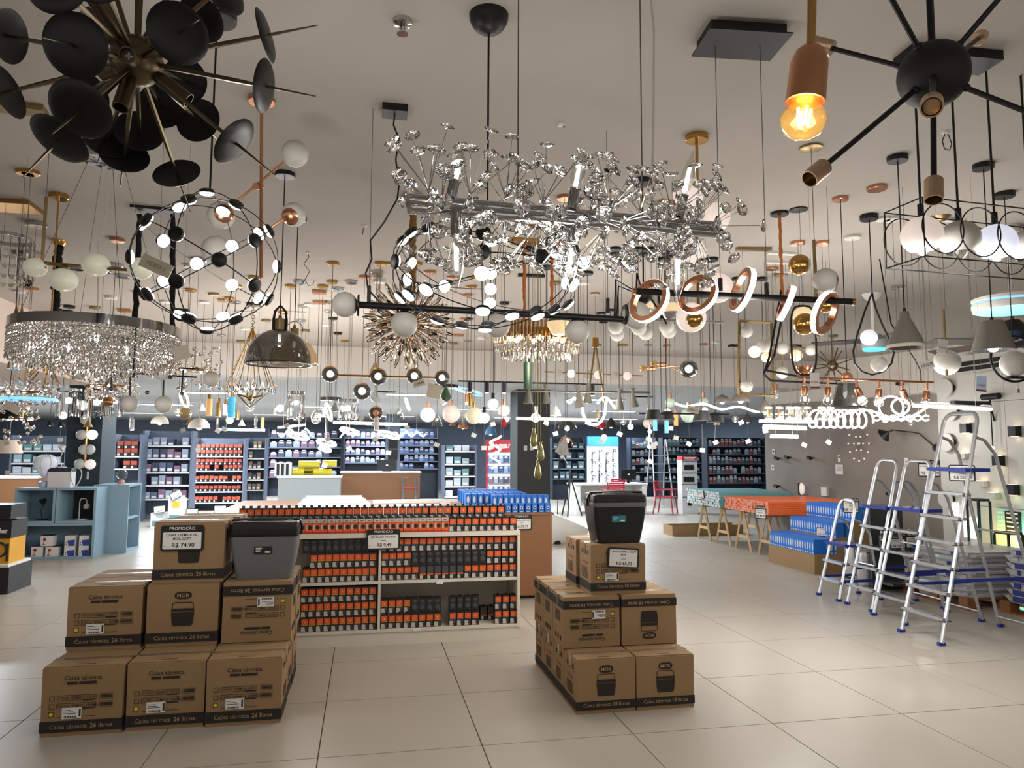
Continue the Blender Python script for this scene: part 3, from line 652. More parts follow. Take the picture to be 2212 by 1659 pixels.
# ================================================================== trestles with profiles, blue packs on cartons
def trestle(x, y, label, L=.75, hz=.78):
    t = thing('trestle', label, 'trestle', (x, y, 0), group='pine trestles')
    part(t, 'beam', B().box(x, x+L, y-.035, y+.035, hz-.05, hz), WOOD)
    for xx in (x+.05, x+L-.05):
        for s in (-1, 1): part(t, 'leg', B().tube([(xx, y+s*.03, hz-.02), (xx, y+s*.26, 0)], .024, 4), WOOD)
        part(t, 'brace', B().box(xx-.012, xx+.012, y-.2, y+.2, .2, .25), WOOD)
for k, y in enumerate((12.95, 12.2, 11.5, 10.75)):
    trestle(6.15+.05*k, y, f'pine trestle, {("rearmost, under teal profiles","third from front","second from front","foremost, beside the blue packs")[k]}', .06, .76) if False else trestle(6.25, y, f'pine trestle {("rearmost, under teal profiles","third from front","second from front","foremost, beside the blue packs")[k]}', 1.1, .66)
ORG = mat('profile_orange', (255, 116, 52), .35, var=.05); ORGE = mat('profile_orange_end', (214, 150, 130), .6, var=0)
TEA = mat('profile_teal', (112, 168, 174), .4, var=.06); TEAE = mat('profile_white_end', (206, 210, 208), .6, var=0)
def profiles(x0, x1, y0, n, dy, z0, rows, dz, mb, me_, nm, lab_):
    b = B(); b.use(0).box(0, x1-x0, .0015, dy-.0015, .001, dz-.001); b.use(1).box(-.002, 0, .006, dy-.006, .004, dz-.004); me = b.mesh(nm, [mb, me_])
    for r in range(rows):
        for k in range(n): tag(link(nm, me, None, (x0+random.uniform(-.012, .012), y0+k*dy, z0+r*dz)), f'{lab_}, {("lowest","second","third","fourth","fifth","top")[r if r<rows-1 else 5]} layer, {ORD[k]} from front', 'profile', lab_+f' layer {r}')
profiles(6.17, 7.75, 10.45, 21, .068, .665, 6, .034, ORG, ORGE, 'orange_profile', 'orange boxed profile on the front trestles')
profiles(6.12, 7.5, 11.96, 15, .088, .665, 6, .045, TEA, TEAE, 'teal_profile', 'teal and white boxed profile on the rear trestles')
p = V((6.13, 10.62, .7)); price_sign(p, .2, .2, ('RODAPE PS', 'BRANCO'), 'R$ 46,85', 'promotion sign hanging at the end of orange profiles', rz=-1.1)
p = V((6.09, 12.6, .84)); price_sign(p, .16, .13, ('RODAPE',), 'R$ 32,90', 'small sign hanging at the end of teal profiles', False, rz=-1.4, ry=-.2)
b = flr(1500, 1162); t = thing('flat_carton', 'flat open carton lying under the rear trestles', 'box', (5.9, 12.7, 0))
part(t, 'base', B().box(5.9, 7.4, 13.5, 13.95, 0, .01), CARD)
for bx in ((5.9, 7.4, 13.5, 13.51), (5.9, 7.4, 13.94, 13.95), (5.9, 5.91, 13.51, 13.94), (7.39, 7.4, 13.51, 13.94)): part(t, 'side', B().box(*bx, .01, .2), CARD)
# blue packs: three tiers climbing away from the aisle
solo('base_carton', B().frust((6.55, 9.63), (.55, .58), (.54, .575), 0, .26), CARD, 'large plain carton carrying the lowest tier of blue packs', 'box', (6.55, 9.63, 0))
solo('tier_carton', B().frust((6.72, 9.63), (.37, .56), (.365, .555), .26, .48), CARD, 'carton behind lowest tier carrying the second tier of blue packs', 'box', (6.72, 9.63, .26))
solo('upper_carton', B().frust((6.86, 9.63), (.23, .56), (.225, .555), .48, .69), CARD, 'carton carrying the uppermost tier of blue packs', 'box', (6.86, 9.63, .48))
bp3 = blue_pack(.056, .16, .2, True)
for r, (x, z, nm) in enumerate(((6.02, .26, 'lowest tier'), (6.365, .48, 'second tier'), (6.64, .69, 'uppermost tier'))):
    for k in range(19):
        for q in range(2):
            tag(link('blue_pack', bp3, None, (x+q*(.165, .12, .19)[r], 9.08+k*.058+.03, z+.002*q), -PI/2), f'blue pack with white oval, {nm}, {("aisle","second")[q]} file, {ORD[k]} from the near end', 'package', 'blue packs '+nm)
    for k in range(3): tag(link('blue_pack', bp3, None, (x+.2+k*.06, 9.08, z)) if r < 0 else link('blue_pack', bp3, None, (x+.185+.06*k, 9.05-.012*0, z+.0)), f'blue pack facing the camera at near end of {nm}, {ORD[k]} from aisle', 'package', 'near end packs '+nm) if r == 0 else None
p = xat(1775, 1120, 6.34); price_sign(V((6.34, p.y, .53)), .16, .12, ('FITA LED',), 'R$ 24,90', 'small price sign standing among the blue packs', False, rz=-.8, rx=-.3)
# ================================================================== blue-grey cubes on the left
def cubby(t, x0, x1, y0, y1, z0, z1, side='-y', th=.035):
    m = BLUEC
    part(t, 'bottom_board', B().box(x0, x1, y0, y1, z0, z0+th), m); part(t, 'top_board', B().box(x0, x1, y0, y1, z1-th, z1), m)
    if side == '-y':
        for x in (x0, x1-th): part(t, 'side_board', B().box(x, x+th, y0, y1, z0+th, z1-th), m)
        part(t, 'back_board', B().box(x0+th, x1-th, y1-.02, y1, z0+th, z1-th), m)
    else:
        for y in (y0, y1-th): part(t, 'side_board', B().box(x0, x1, y, y+th, z0+th, z1-th), m)
        part(t, 'back_board', B().box(x0, x0+.02, y0+th, y1-th, z0+th, z1-th), m)
cx0, cx1, cyf = -5.12, -4.0, 12.25
for (n, a, c, z0, z1, l) in (('display_cube', cx0, cx1, 0, .53, 'wide pale blue-grey cube at floor level holding small lamp boxes'), ('display_cube', cx0, (cx0+cx1)/2-.005, .532, 1.06, 'pale blue-grey cube, upper left, holding a black desk lamp'), ('display_cube', (cx0+cx1)/2+.005, cx1, .532, 1.06, 'pale blue-grey cube, upper right, holding a white arc lamp')):
    t = thing(n, l, 'shelf cube', (a, cyf, z0)); cubby(t, a, c, cyf, cyf+.5, z0, z1)
t = thing('display_cube', 'tall pale blue-grey shelf unit open to the right', 'shelf unit', (-4.25, 12.78, 0)); cubby(t, -4.22, -3.7, 12.78, 13.45, 0, 1.08, '+x')
part(t, 'shelf_board', B().box(-4.2, -3.72, 12.815, 13.415, .52, .555), BLUEC)
# small boxes in the lower cube
LBL = mat('carton_white', (214, 212, 210), .5, var=.02); LBB = mat('carton_blue', (44, 66, 150), .5, var=.05); LBD = mat('carton_navy', (34, 36, 62), .5)
def lampbox(px, pz, w, h, kind, label):
    x = yat(px, 1180, cyf+.06).x; z = pz; t = thing('lamp_box', label, 'box', (x, cyf+.06, z))
    part(t, 'body', B().box(x-w/2, x+w/2, cyf+.06, cyf+.2, z, z+h), LBL if kind != 'n' else LBD)
    y = cyf+.059
    if kind == 'r':
        part(t, 'picture', B().box(x-w*.36, x-w*.1, y, y+.001, z+h*.12, z+h*.2).box(x-w*.26, x-w*.22, y, y+.001, z+h*.2, z+h*.6).lathe([(0, 0), (h*.16, 0), (h*.16, .001), (0, .001)], MX.Translation((x-w*.16, y, z+h*.68)) @ MX.Rotation(PI/2, 4, 'X'), 10), RED); part(t, 'top_band', B().box(x-w/2, x+w/2, cyf+.06, cyf+.2, z+h, z+h+.012), LBD)
    if kind == 'b': part(t, 'print', B().add([(x-w*.1, y, z), (x+w*.5, y, z), (x+w*.5, y, z+h*.62), (x-w*.25, y, z+h*.55)], [(0, 1, 2, 3)]), LBB); part(t, 'dots', B().box(x-w*.4, x-w*.28, y-.001, y, z+h*.1, z+h*.18).box(x-w*.4, x-w*.28, y-.001, y, z+h*.3, z+h*.38), LBB)
lampbox(80, .035, .15, .15, 'r', 'white box with red lamp print at left of the lower cube'); lampbox(112, .035, .17, .14, 'r', 'white box with red heart-like lamp, second from left in lower cube')
lampbox(100, .19, .17, .15, 'r', 'white box with red lamp standing on another box in lower cube'); lampbox(150, .035, .14, .15, 'b', 'white and blue box, lower left of the four in cube')
lampbox(181, .035, .14, .15, 'b', 'white and blue box, lower right of the four in cube'); lampbox(150, .187, .14, .15, 'b', 'white and blue box, upper left of the four in cube'); lampbox(181, .187, .14, .15, 'b', 'white and blue box, upper right of the four in cube')
# lamps in the upper cubes
def desk_lamp(p, hh, m, label, dx=1):
    t = thing('desk_lamp', label, 'desk lamp', p)
    part(t, 'base', B().lathe([(0, 0), (.07, 0), (.07, .015), (.0, .02)], MX.Translation(p), 18), m)
    part(t, 'arm', B().tube([p+V((0, 0, .02)), p+V((-.03*dx, 0, hh*.4)), p+V((.02*dx, 0, hh*.85))], .007, 6), m)
    part(t, 'shade', B().lathe([(.02, .08), (.03, .06), (.06, 0), (.055, 0), (.0, .05)], axis(p+V((-.02*dx, -.03, hh*.8)), (.5*dx, .35, .5)), 16), m)
desk_lamp(V((yat(92, 1120, cyf+.2).x, cyf+.2, .567)), .33, BLKM, 'black desk lamp standing in the upper left cube')
q = V((yat(178, 1120, cyf+.2).x, cyf+.2, .567)); t = thing('arc_lamp', 'white arc table lamp with small globe in upper right cube', 'table lamp', q)
part(t, 'base', B().lathe([(0, 0), (.08, 0), (.08, .012), (0, .012)], MX.Translation(q), 18), WHT); part(t, 'stem', B().tube([q+V((-.05, 0, .01)), q+V((-.05, 0, .28)), q+V((-.03, 0, .32)), q+V((.03, 0, .32)), q+V((.05, 0, .28)), q+V((.05, 0, .24))], .008, 6), WHT); part(t, 'globe', B().ball(q+V((.05, 0, .2)), .045), OPAL)
solo('dark_screen', B().box(-4.46, -4.1, cyf+.42, cyf+.44, .57, 1.0), BLKM, 'black panel leaning inside the upper right cube', 'panel', (-4.3, cyf+.42, .57))
# on top of the cubes
q = V((yat(96, 1050, 12.5).x, 12.5, 1.06)); t = thing('balloon_lamp', 'white ribbed balloon-shaped lamp on the blue-grey cubes', 'table lamp', q)
part(t, 'envelope', B().lathe([(.03, .14), (.07, .2), (.15, .3), (.17, .38), (.14, .46), (.06, .5), (0, .505)], MX.Translation(q), 24), mat('balloon_white', (216, 222, 236), .5, emit=.15))
for k in range(8):
    a = 2*PI*k/8; part(t, 'rib', B().tube([q+V((r*math.cos(a), r*math.sin(a), z)) for r, z in ((.035, .14), (.075, .2), (.154, .3), (.174, .38), (.144, .46), (.06, .504))], .004, 4), WHT)
part(t, 'basket', B().lathe([(0, 0), (.07, 0), (.08, .08), (.05, .1)], MX.Translation(q), 14), mat('basket_bluewhite', (180, 190, 220), .5))
q = V((yat(128, 1050, 12.45).x, 12.45, 1.06)); t = thing('white_carton', 'white printed carton with navy top on the cubes', 'box', q)
part(t, 'body', B().box(q.x-.15, q.x+.17, 12.4, 12.6, 1.06, 1.3), LBL); part(t, 'lid', B().box(q.x-.155, q.x+.175, 12.395, 12.605, 1.3, 1.36), LBD)
desk_lamp(V((q.x-.0, 12.5, 1.36)), .36, WHT, 'white desk lamp on the carton above the cubes')
q = V((yat(163, 1050, 12.4).x, 12.4, 1.06)); solo('wire_loop', B().tube([q+V((.11*math.sin(a)*(.35+.65*(1+math.cos(a))/2) if False else .1*math.sin(a)*math.sin(a/2), 0, .15-.15*math.cos(a))) for a in [2*PI*i/30 for i in range(30)]], .008, 6, True), mat('loop_white', (190, 190, 180), .4), 'thin white drop-shaped loop lamp on the cubes', 'table lamp', q)
q = V((yat(262, 1050, 13.1).x, 13.1, 1.08)); t = thing('glass_lamp', 'small clear globe lamp on pink foot on the shelf unit', 'table lamp', q)
part(t, 'foot', B().lathe([(0, 0), (.06, 0), (.05, .05), (.02, .07), (0, .07)], MX.Translation(q), 16), mat('pink_foot', (196, 150, 130), .5)); part(t, 'globe', B().ball(q+V((0, 0, .15)), .085), GCL)
# lamp on the teal column: brass bar with opal balls
p0 = yat(190, 905, 13.42); p1 = yat(183, 1010, 13.42); t = thing('ball_sconce', 'vertical brass bar lamp with white balls before the teal column', 'wall lamp', p1)
part(t, 'bar', B().rod(p0+V((0, 0, .1)), p1, .022), GOLD)
for (x, y, m) in ((178, 876, OPALL), (185, 907, OPAL), (176, 939, OPAL), (199, 939, OPALL), (181, 971, OPAL), (194, 971, OPAL), (172, 1002, OPAL), (195, 1003, OPALP)): part(t, 'ball', B().ball(yat(x, y, 13.38), .085, 16, 8), m)
# floor stand of the display at the left edge
q = flr(16, 1284); t = thing('brand_stand', 'black and yellow tool stand reading vonder at left edge', 'display stand', q)
part(t, 'base', B().box(q.x-1.2, q.x, q.y, q.y+.6, 0, .3), BLACKP); part(t, 'ledge', B().box(q.x-1.2, q.x-.02, q.y+.02, q.y+.6, .3, .33), PAPER)
part(t, 'panel', B().box(q.x-1.2, q.x-.05, q.y+.1, q.y+.5, .33, .78), mat('stand_yellow', (206, 150, 30), .5)); part(t, 'header', B().box(q.x-1.2, q.x-.04, q.y+.09, q.y+.51, .62, .82), BLACKP)
part(t, 'top_box', B().box(q.x-1.2, q.x-.06, q.y+.1, q.y+.5, .84, 1.0), BLACKP)
part(t, 'lettering', B().text('vonder', .085, MX.Translation((q.x-.07, q.y+.087, .68)) @ MX.Rotation(PI/2, 4, 'X'), .015, 'r'), PAPER)
part(t, 'hose_picture', B().ring((q.x-.16, q.y+.095, .49), .08, .012, (0, 1, 0), 20).rod((q.x-.07, q.y+.095, .36), (q.x-.07, q.y+.095, .56), .012), BLKM)
q = flr(12, 1158); t = thing('wood_pallet', 'empty pale wooden pallet at the left edge', 'pallet', q)
for k in range(5): part(t, 'deck_board', B().box(q.x-1.1, q.x+.15, q.y+k*.2, q.y+.12+k*.2, .1, .125), WOOD)
for x in (-1.1, -.5, .03):
    for y in (0, .42, .8): part(t, 'block', B().box(q.x+x, q.x+x+.12, q.y+y, q.y+y+.12, 0, .1), WOOD)
# ================================================================== rear hall furniture
def counter(n, x0, x1, Y, dp, z, mb, mt, label, legs=False):
    t = thing(n, label, 'counter', ((x0+x1)/2, Y, 0))
    part(t, 'top', B().box(x0-.03, x1+.03, Y-.03, Y+dp, z-.04, z), mt)
    if legs:
        part(t, 'side_panel', B().box(x0, x0+.12, Y, Y+dp-.03, 0, z-.04), mb); part(t, 'side_panel', B().box(x1-.12, x1, Y, Y+dp-.03, 0, z-.04), mb); part(t, 'back_panel', B().box(x0+.12, x1-.12, Y+dp-.1, Y+dp-.06, .2, z-.04), mb)
    else: part(t, 'front', B().box(x0, x1, Y, Y+dp-.04, .08, z-.04), mb); part(t, 'kickboard', B().box(x0+.05, x1-.05, Y+.05, Y+dp-.05, 0, .08), BLKM)
    return t
CW = mat('counter_white', (222, 222, 218), .4, var=.02)
X = lambda px, Y: yat(px, 1000, Y).x
counter('service_counter', X(738, 19.5), X(908, 19.5), 19.5, .7, 1.08, WOODB, CW, 'brown service counter with white top and monitor in rear hall')
counter('service_counter', X(602, 18.5), X(736, 18.5), 18.5, .8, 1.0, mat('counter_grey', (150, 152, 150), .5), CW, 'white and grey counter carrying yellow rolls in rear hall')
counter('service_counter', -9.5, X(82, 17.5), 17.5, .7, 1.05, WOODB, CW, 'brown counter with white top at the far left')
counter('white_desk', X(1244, 18.6), X(1396, 18.6), 18.6, .8, .78, CW, CW, 'white open desk with red chairs in the rear hall', True)
def monitor(px, py, Y, w, h, zb_, label):
    p = yat(px, py, Y); t = thing('monitor', label, 'monitor', p)
    part(t, 'screen', B().box(p.x-w/2, p.x+w/2, Y, Y+.03, p.z-h/2, p.z+h/2), BLACKP); part(t, 'badge', B().box(p.x-.03, p.x+.03, Y-.003, Y, p.z-.02, p.z+.02), PAPER)
    part(t, 'stand', B().box(p.x-.03, p.x+.03, Y+.03, Y+.05, zb_+.01, p.z).box(p.x-.12, p.x+.12, Y-.03, Y+.12, zb_, zb_+.012), BLACKP)
monitor(836, 1005, 19.8, .52, .3, 1.081, 'black monitor on the brown service counter'); monitor(1358, 1025, 18.9, .42, .28, .781, 'black monitor on the white desk')
q = V((X(610, 18.6), 18.6, 1.0)); t = thing('switch_panel', 'white display panel with black strips on the grey counter', 'display panel', q)
part(t, 'panel', B().box(q.x-.18, q.x+.22, 18.6, 18.64, 1.0, 1.33), WHT)
for k in range(3): part(t, 'strip', B().box(q.x-.13+k*.11, q.x-.07+k*.11, 18.59, 18.6, 1.03, 1.3), BLKM)
for k, (px, z, r, L) in enumerate(((655, 1.0, .1, .5), (680, 1.0, .1, .5), (700, 1.0, .09, .4), (668, 1.2, .09, .5), (712, 1.22, .09, .35))):
    x = X(px, 18.9); solo('yellow_roll', B().lathe([(r*.3, 0), (r, .0), (r, L), (r*.3, L)], MX.Translation((x-L/2, 18.9, z+r)) @ MX.Rotation(PI/2, 4, 'Y') @ MX.Diagonal((.9, 1, 1, 1)), 14), mat('yellow_wrap', (206, 186, 40), .5, var=.2, scale=12), f'yellow wrapped roll on grey counter, {("leftmost of lower three","middle of lower three","rightmost of lower three","left of upper two","right of upper two")[k]}', 'roll', (x, 18.9, z))
def chair(x, y, rz, label):
    t = thing('red_chair', label, 'chair', (x, y, 0), rz, 'red slatted armchairs')
    P = lambda n, b: link(n, b.mesh(n, RED), t)
    P('seat', B().box(-.23, .23, -.23, .23, .43, .46))
    for k in range(6): P('back_slat', B().box(-.2, .2, .2+.012*k, .225+.012*k, .5+k*.06, .54+k*.06))
    for s in (-1, 1):
        P('leg', B().tube([(s*.22, -.2, .62), (s*.22, -.2, .42), (s*.24, -.25, 0)], .018, 6)); P('leg', B().tube([(s*.22, .24, .85), (s*.22, .2, .45), (s*.25, .28, 0)], .018, 6)); P('armrest', B().box(s*.24-.025, s*.24+.025, -.22, .24, .63, .65))
chair(X(1322, 18.3), 18.25, PI, 'red slatted armchair pulled up at the white desk'); chair(X(1437, 18.3), 18.3, .9, 'red slatted armchair standing right of the white desk'); chair(X(1345, 19.8), 19.9, 0, 'red slatted armchair behind the white desk')
# red stool on brown counter front
q = V((X(886, 18.9), 18.9, 0)); t = thing('shopping_cart', 'small wire trolley with red handle before the brown counter', 'trolley', q)
for s in (-.17, .17):
    for y in (0, .3): part(t, 'leg', B().rod(q+V((s, y, 0)), q+V((s, y, .95)), .012), CHROME)
part(t, 'handle', B().rod(q+V((-.2, 0, .68)), q+V((.2, 0, .68)), .02), RED); part(t, 'top_frame', B().ring(q+V((0, .15, .95)), .2, .01, (0, 0, 1), 4), CHROME)
# bathtub and floor lamp
q = flr(1225, 1178); t = thing('bathtub', 'white freestanding oval bathtub on the floor behind right cartons', 'bathtub', q)
tb_ = B().lathe([(0, 0), (.34, 0), (.44, .1), (.5, .3), (.52, .5), (.49, .51), (.44, .3), (.3, .1), (0, .08)], MX.Diagonal((1.25, .75, 1, 1)), 36)
tb_.v = [(x+q.x-.12, y+q.y+.45, z*(1-.55*x/.65 if z > .02 else 1)) for x, y, z in tb_.v]; part(t, 'shell', tb_, mat('acrylic_white', (232, 232, 228), .2, coat=.5))
q = flr(1203, 1175); t = thing('floor_lamp', 'thin black floor lamp with cylinder foot by the bathtub', 'floor lamp', q)
part(t, 'foot', B().lathe([(0, 0), (.07, 0), (.07, .2), (0, .2)], MX.Translation(q), 16), BLKM); part(t, 'pole', B().rod(q+V((0, 0, .2)), q+V((.05, 0, 1.7)), .008), BLKM); part(t, 'head', B().lathe([(.0, .1), (.03, .1), (.08, 0), (.075, 0)], MX.Translation(q+V((.05, 0, 1.66))), 14), BLKM)
q = V((X(1232, 18), 18, 0)); t = thing('tripod', 'black tripod standing left of the white desk', 'tripod', q)
for a in (0, 2.1, 4.2): part(t, 'leg', B().rod(q+V((0, 0, 1.0)), q+V((.3*math.cos(a), .3*math.sin(a), 0)), .018), BLKM)
part(t, 'head', B().lathe([(.03, .95), (.05, 1.05), (.02, 1.15), (0, 1.15)], MX.Translation(q), 10), BLKM)
# step ladder far
q = V((X(1425, 20.6), 20.6, 0)); t = thing('tall_ladder', 'tall grey step ladder before the far right shelves', 'ladder', q)
for s in (-.25, .2):
    for y in (-.4, .4): part(t, 'rail', B().rod(q+V((s*1.3, y, 0)), q+V((s, y*.1, 2.0)), .025), STEEL)
for k in range(7): part(t, 'rung', B().box(q.x-.3+k*.01, q.x+.25-k*.01, q.y-.4+.05*k, q.y-.34+.05*k, .25+k*.25, .28+k*.25), STEEL)
# ================================================================== far shelving
SHB = mat('shelf_steel_blue', (104, 114, 132), .5, .1); SHK = mat('shelf_dark', (40, 48, 62), .6)
PAL = {'orange': [(186, 84, 62), (172, 74, 56)], 'mixed': [(96, 104, 126), (60, 66, 88), (130, 96, 120), (150, 158, 176)], 'white': [(186, 196, 210), (150, 170, 180), (96, 140, 140), (200, 206, 214)],
       'brown': [(140, 112, 88), (120, 98, 80), (96, 84, 76)], 'blue': [(120, 146, 200), (84, 110, 170), (140, 160, 210), (60, 80, 124)], 'pack': [(130, 146, 160), (96, 110, 124), (150, 90, 84), (70, 96, 104), (170, 180, 190)], 'green': [(60, 96, 110), (44, 76, 96), (110, 140, 146), (30, 52, 70)]}
PM = {k: [mat(f'goods_{k}_{i}', c, .5, var=.1, scale=14) for i, c in enumerate(v)] for k, v in PAL.items()}
PMESH = {}
def good_mesh(w, d, h, pal, i, hang=False):
    k = (round(w, 2), round(h, 2), pal, i, hang)
    if k not in PMESH:
        b = B(); w, h = k[0], k[1]; b.use(0)
        if hang: b.box(-w/2, w/2, 0, .04, 0, h*.8); b.use(1).box(-w*.3, w*.3, .012, .02, h*.8, h*.95); b.box(-w*.35, w*.35, -.002, 0, h*.5, h*.7)
        elif pal == 'orange': b.box(-w/2, w/2, 0, d, 0, h); b.use(2).box(-w*.5, w*.5, -.003, 0, 0, h*.46); b.use(1).box(-w*.45, -w*.05, -.005, -.003, h*.06, h*.34)
        else: b.box(-w/2, w/2, 0, d, 0, h); b.use(1).box(-w*.36, w*.36, -.003, 0, h*.12, h*.42)
        PMESH[k] = b.mesh('goods', [PM[pal][i], LBL, BK])
    return PMESH[k]
def gondola(px0, px1, py_levels, py_top, Y, dp, pal, gw, gh, name, label, hang=False, goods='box', glab='', dark=False, hid=0):
    x0, x1 = X(px0, Y), X(px1, Y); zs = [yat(px0, y, Y).z for y in py_levels]; zt = yat(px0, py_top, Y).z
    m = SHK if dark else SHB
    t = thing(name, label, 'shelf', ((x0+x1)/2, Y, 0))
    part(t, 'back_panel', B().box(x0, x1, Y+dp-.03, Y+dp, 0, zt), m)
    for x in (x0, x1-.04): part(t, 'upright', B().box(x, x+.04, Y, Y+dp-.03, 0, zt), m)
    for z in zs: 
        s = part(t, 'shelf_board', B().box(x0+.04, x1-.04, Y, Y+dp-.03, z-.03, z), m)
        part(s, 'price_rail', B().box(x0+.04, x1-.04, Y-.008, Y, z-.035, z+.0), LBL if not dark else SHB)
    lv = sorted(zs)
    for li, z in enumerate(lv):
        n = max(1, int((x1-x0-.1)/gw))
        zmax = (lv[li+1]-.05 if li+1 < len(lv) else zt)-z
        st = 1 if hang else max(1, min(2, int(zmax/gh)))
        for i in range(n):
            for q in range(st):
                if random.random() < .06: continue
                hh_ = min(gh, zmax)*random.choice((1, 1, .92) if pal == 'orange' else (1, .85, .7))
                c = random.randrange(len(PM[pal])) if pal != 'orange' else (li % 2)
                if q and pal != 'orange': continue
                o = link(goods, good_mesh(gw*.86, dp*.5, hh_, pal, c, hang), None, (x0+.05+gw*(i+.5), Y+.03, z+q*gh*1.0+.001))
                tag(o, f'{glab}, shelf {ORD[len(lv)-1-li]} down, {"upper " if q else ""}{ORD[min(i, 38)]} from left', 'package', glab+' '+ORD[len(lv)-1-li])
    return t
gondola(418, 528, (985, 1017, 1041, 1062, 1086), 946, 21, .6, 'orange', .118, .16, 'gondola_shelf', 'steel gondola full of small orange boxes in the rear hall', goods='orange_box', glab='orange box on rear gondola')
gondola(306, 414, (962, 990, 1020, 1048, 1078), 930, 18.5, .5, 'mixed', .16, .22, 'gondola_shelf', 'grey gondola of dark cartons left of the orange box gondola', goods='carton', glab='dark carton on grey gondola behind the cubes')
gondola(244, 304, (985, 1012), 938, 18, .5, 'orange', .15, .17, 'gondola_shelf', 'short gondola of orange boxes just right of the teal column', goods='orange_box', glab='orange box on short gondola')
gondola(20, 142, (973, 1000, 1022), 940, 18.6, .5, 'white', .2, .2, 'gondola_shelf', 'pale gondola of bottles and boxes left of the teal column', goods='carton', glab='pale carton on gondola left of teal column')
gondola(532, 574, (968, 990, 1012, 1036, 1058), 945, 22.5, .5, 'brown', .12, .2, 'gondola_shelf', 'narrow gondola of brown cartons beside orange boxes', goods='carton', glab='brown carton on the narrow gondola')
gondola(578, 738, (945, 966, 987, 1008, 1030), 925, 27, .4, 'mixed', .26, .26, 'wall_rack', 'dark wall rack of hanging packs behind the yellow rolls', True, 'hanging_pack', 'dark hanging pack behind the yellow rolls', True)
gondola(742, 842, (945, 963, 981, 999), 925, 26, .4, 'mixed', .17, .22, 'wall_rack', 'grey wall rack left of the dark notice panels', True, 'hanging_pack', 'grey hanging pack left of notice panels', True)
gondola(858, 948, (945, 962, 979, 996, 1012), 925, 25, .4, 'blue', .17, .24, 'wall_rack', 'rack of pale blue packs behind the brown counter', True, 'hanging_pack', 'pale blue pack on rack behind brown counter', True)
gondola(958, 1030, (974, 1002, 1028, 1050, 1072), 962, 18, .5, 'white', .2, .2, 'gondola_shelf', 'steel gondola of white and green boxes left of red header', goods='carton', glab='white green box on gondola left of red header')
gondola(1192, 1266, (968, 990, 1012, 1034), 945, 24, .4, 'green', .22, .24, 'wall_rack', 'dark teal rack right of the charcoal column', goods='carton', glab='teal carton on rack right of charcoal column', dark=True)
gondola(1362, 1420, (966, 984, 1002, 1020, 1040), 945, 25, .4, 'pack', .16, .24, 'wall_rack', 'dark rack of packs behind the far step ladder', True, 'hanging_pack', 'hanging pack behind the far step ladder', True)
gondola(1432, 1518, (962, 981, 1000, 1020, 1040), 945, 24, .4, 'green', .15, .24, 'wall_rack', 'dark rack of green packs behind the white stand', True, 'hanging_pack', 'greenish hanging pack behind white stand', True)
gondola(1528, 1655, (963, 981, 1001, 1022, 1043), 945, 22, .4, 'pack', .145, .24, 'wall_rack', 'wide dark rack of blister packs left of concrete wall', True, 'blister_pack', 'blister pack on rack left of concrete wall', True)
# red header stand
x0, x1, Yl = X(1052, 17.5), X(1112, 17.5), 17.5; t = thing('header_stand', 'white pegboard stand with red header reading legrand', 'display stand', (x0, Yl, 0)); zt = yat(1080, 950, Yl).z; zh = yat(1080, 976, Yl).z
part(t, 'board', B().box(x0, x1, Yl+.04, Yl+.1, 0, zh), LBL); part(t, 'header', B().box(x0-.02, x1+.02, Yl, Yl+.1, zh, zt), mat('header_red', (176, 30, 48), .5)); part(t, 'side_strip', B().box(x0-.02, x0+.02, Yl+.02, Yl+.04, .3, zh), MT['header_red'])
part(t, 'lettering', B().text('legrand', .2, MX.Translation(((x0+x1)/2+.08, Yl-.003, (zt+zh)/2-.05)) @ MX.Rotation(PI/2, 4, 'X'), .01), PAPER)
k = B(); c = V((x0+.12, Yl-.003, (zt+zh)/2)); 
for a in ((-.06, -.04, -.06, .06), (.04, .06, -.06, .06), (-.06, .06, -.06, -.04), (-.06, .06, .04, .06)): k.box(c.x+a[0], c.x+a[1], c.y-.002, c.y, c.z+a[2], c.z+a[3])
part(t, 'emblem', k, PAPER)
for r, y in enumerate((990, 1012, 1035, 1056)):
    for i in range(5):
        p = yat(1060+11*i, y, Yl); tag(link('hanging_pack', good_mesh(.1, .05, .2, 'blue' if r < 2 else 'mixed', (i+r) % 4, True), None, (p.x, Yl-.01, p.z-.1)), f'pack hanging on the legrand stand, {ORD[r]} row, {ORD[i]} from left', 'package', f'packs on red header stand row {r}')
# tap board
x0, x1, Yl = X(1269, 21), X(1336, 21), 21; t = thing('tap_board', 'white board showing taps under a blue water picture', 'display board', (x0, Yl, 0)); zt = yat(1300, 943, Yl).z; zh = yat(1300, 963, Yl).z
part(t, 'board', B().box(x0, x1, Yl, Yl+.06, 0, zh), mat('board_white', (206, 212, 222), .5, emit=.12)); part(t, 'header', B().box(x0, x1, Yl-.02, Yl+.06, zh, zt), mat('water_blue', (40, 110, 220), .4, var=.5, scale=3, emit=.25))
for r, y in enumerate((985, 1010, 1036)):
    for i in range(4):
        p = yat(1279+15*i, y, Yl-.02); tap = thing('tap', f'tap on the display board, {ORD[r]} row, {ORD[i]} from left', 'tap', p, group='taps on the board'); hh_ = .2 if (i+r) % 2 else .12; mm = CHROME if (i+r) % 3 else BLKM
        part(tap, 'spout', B().tube([p+V((0, 0, -.1)), p+V((0, 0, hh_*.6)), p+V((.02, -.02, hh_)), p+V((.08, -.03, hh_*.9)), p+V((.09, -.03, hh_*.6))], .016, 6), mm); part(tap, 'base', B().lathe([(0, 0), (.04, 0), (.04, .02), (0, .02)], MX.Translation(p+V((0, 0, -.12))), 10), mm)
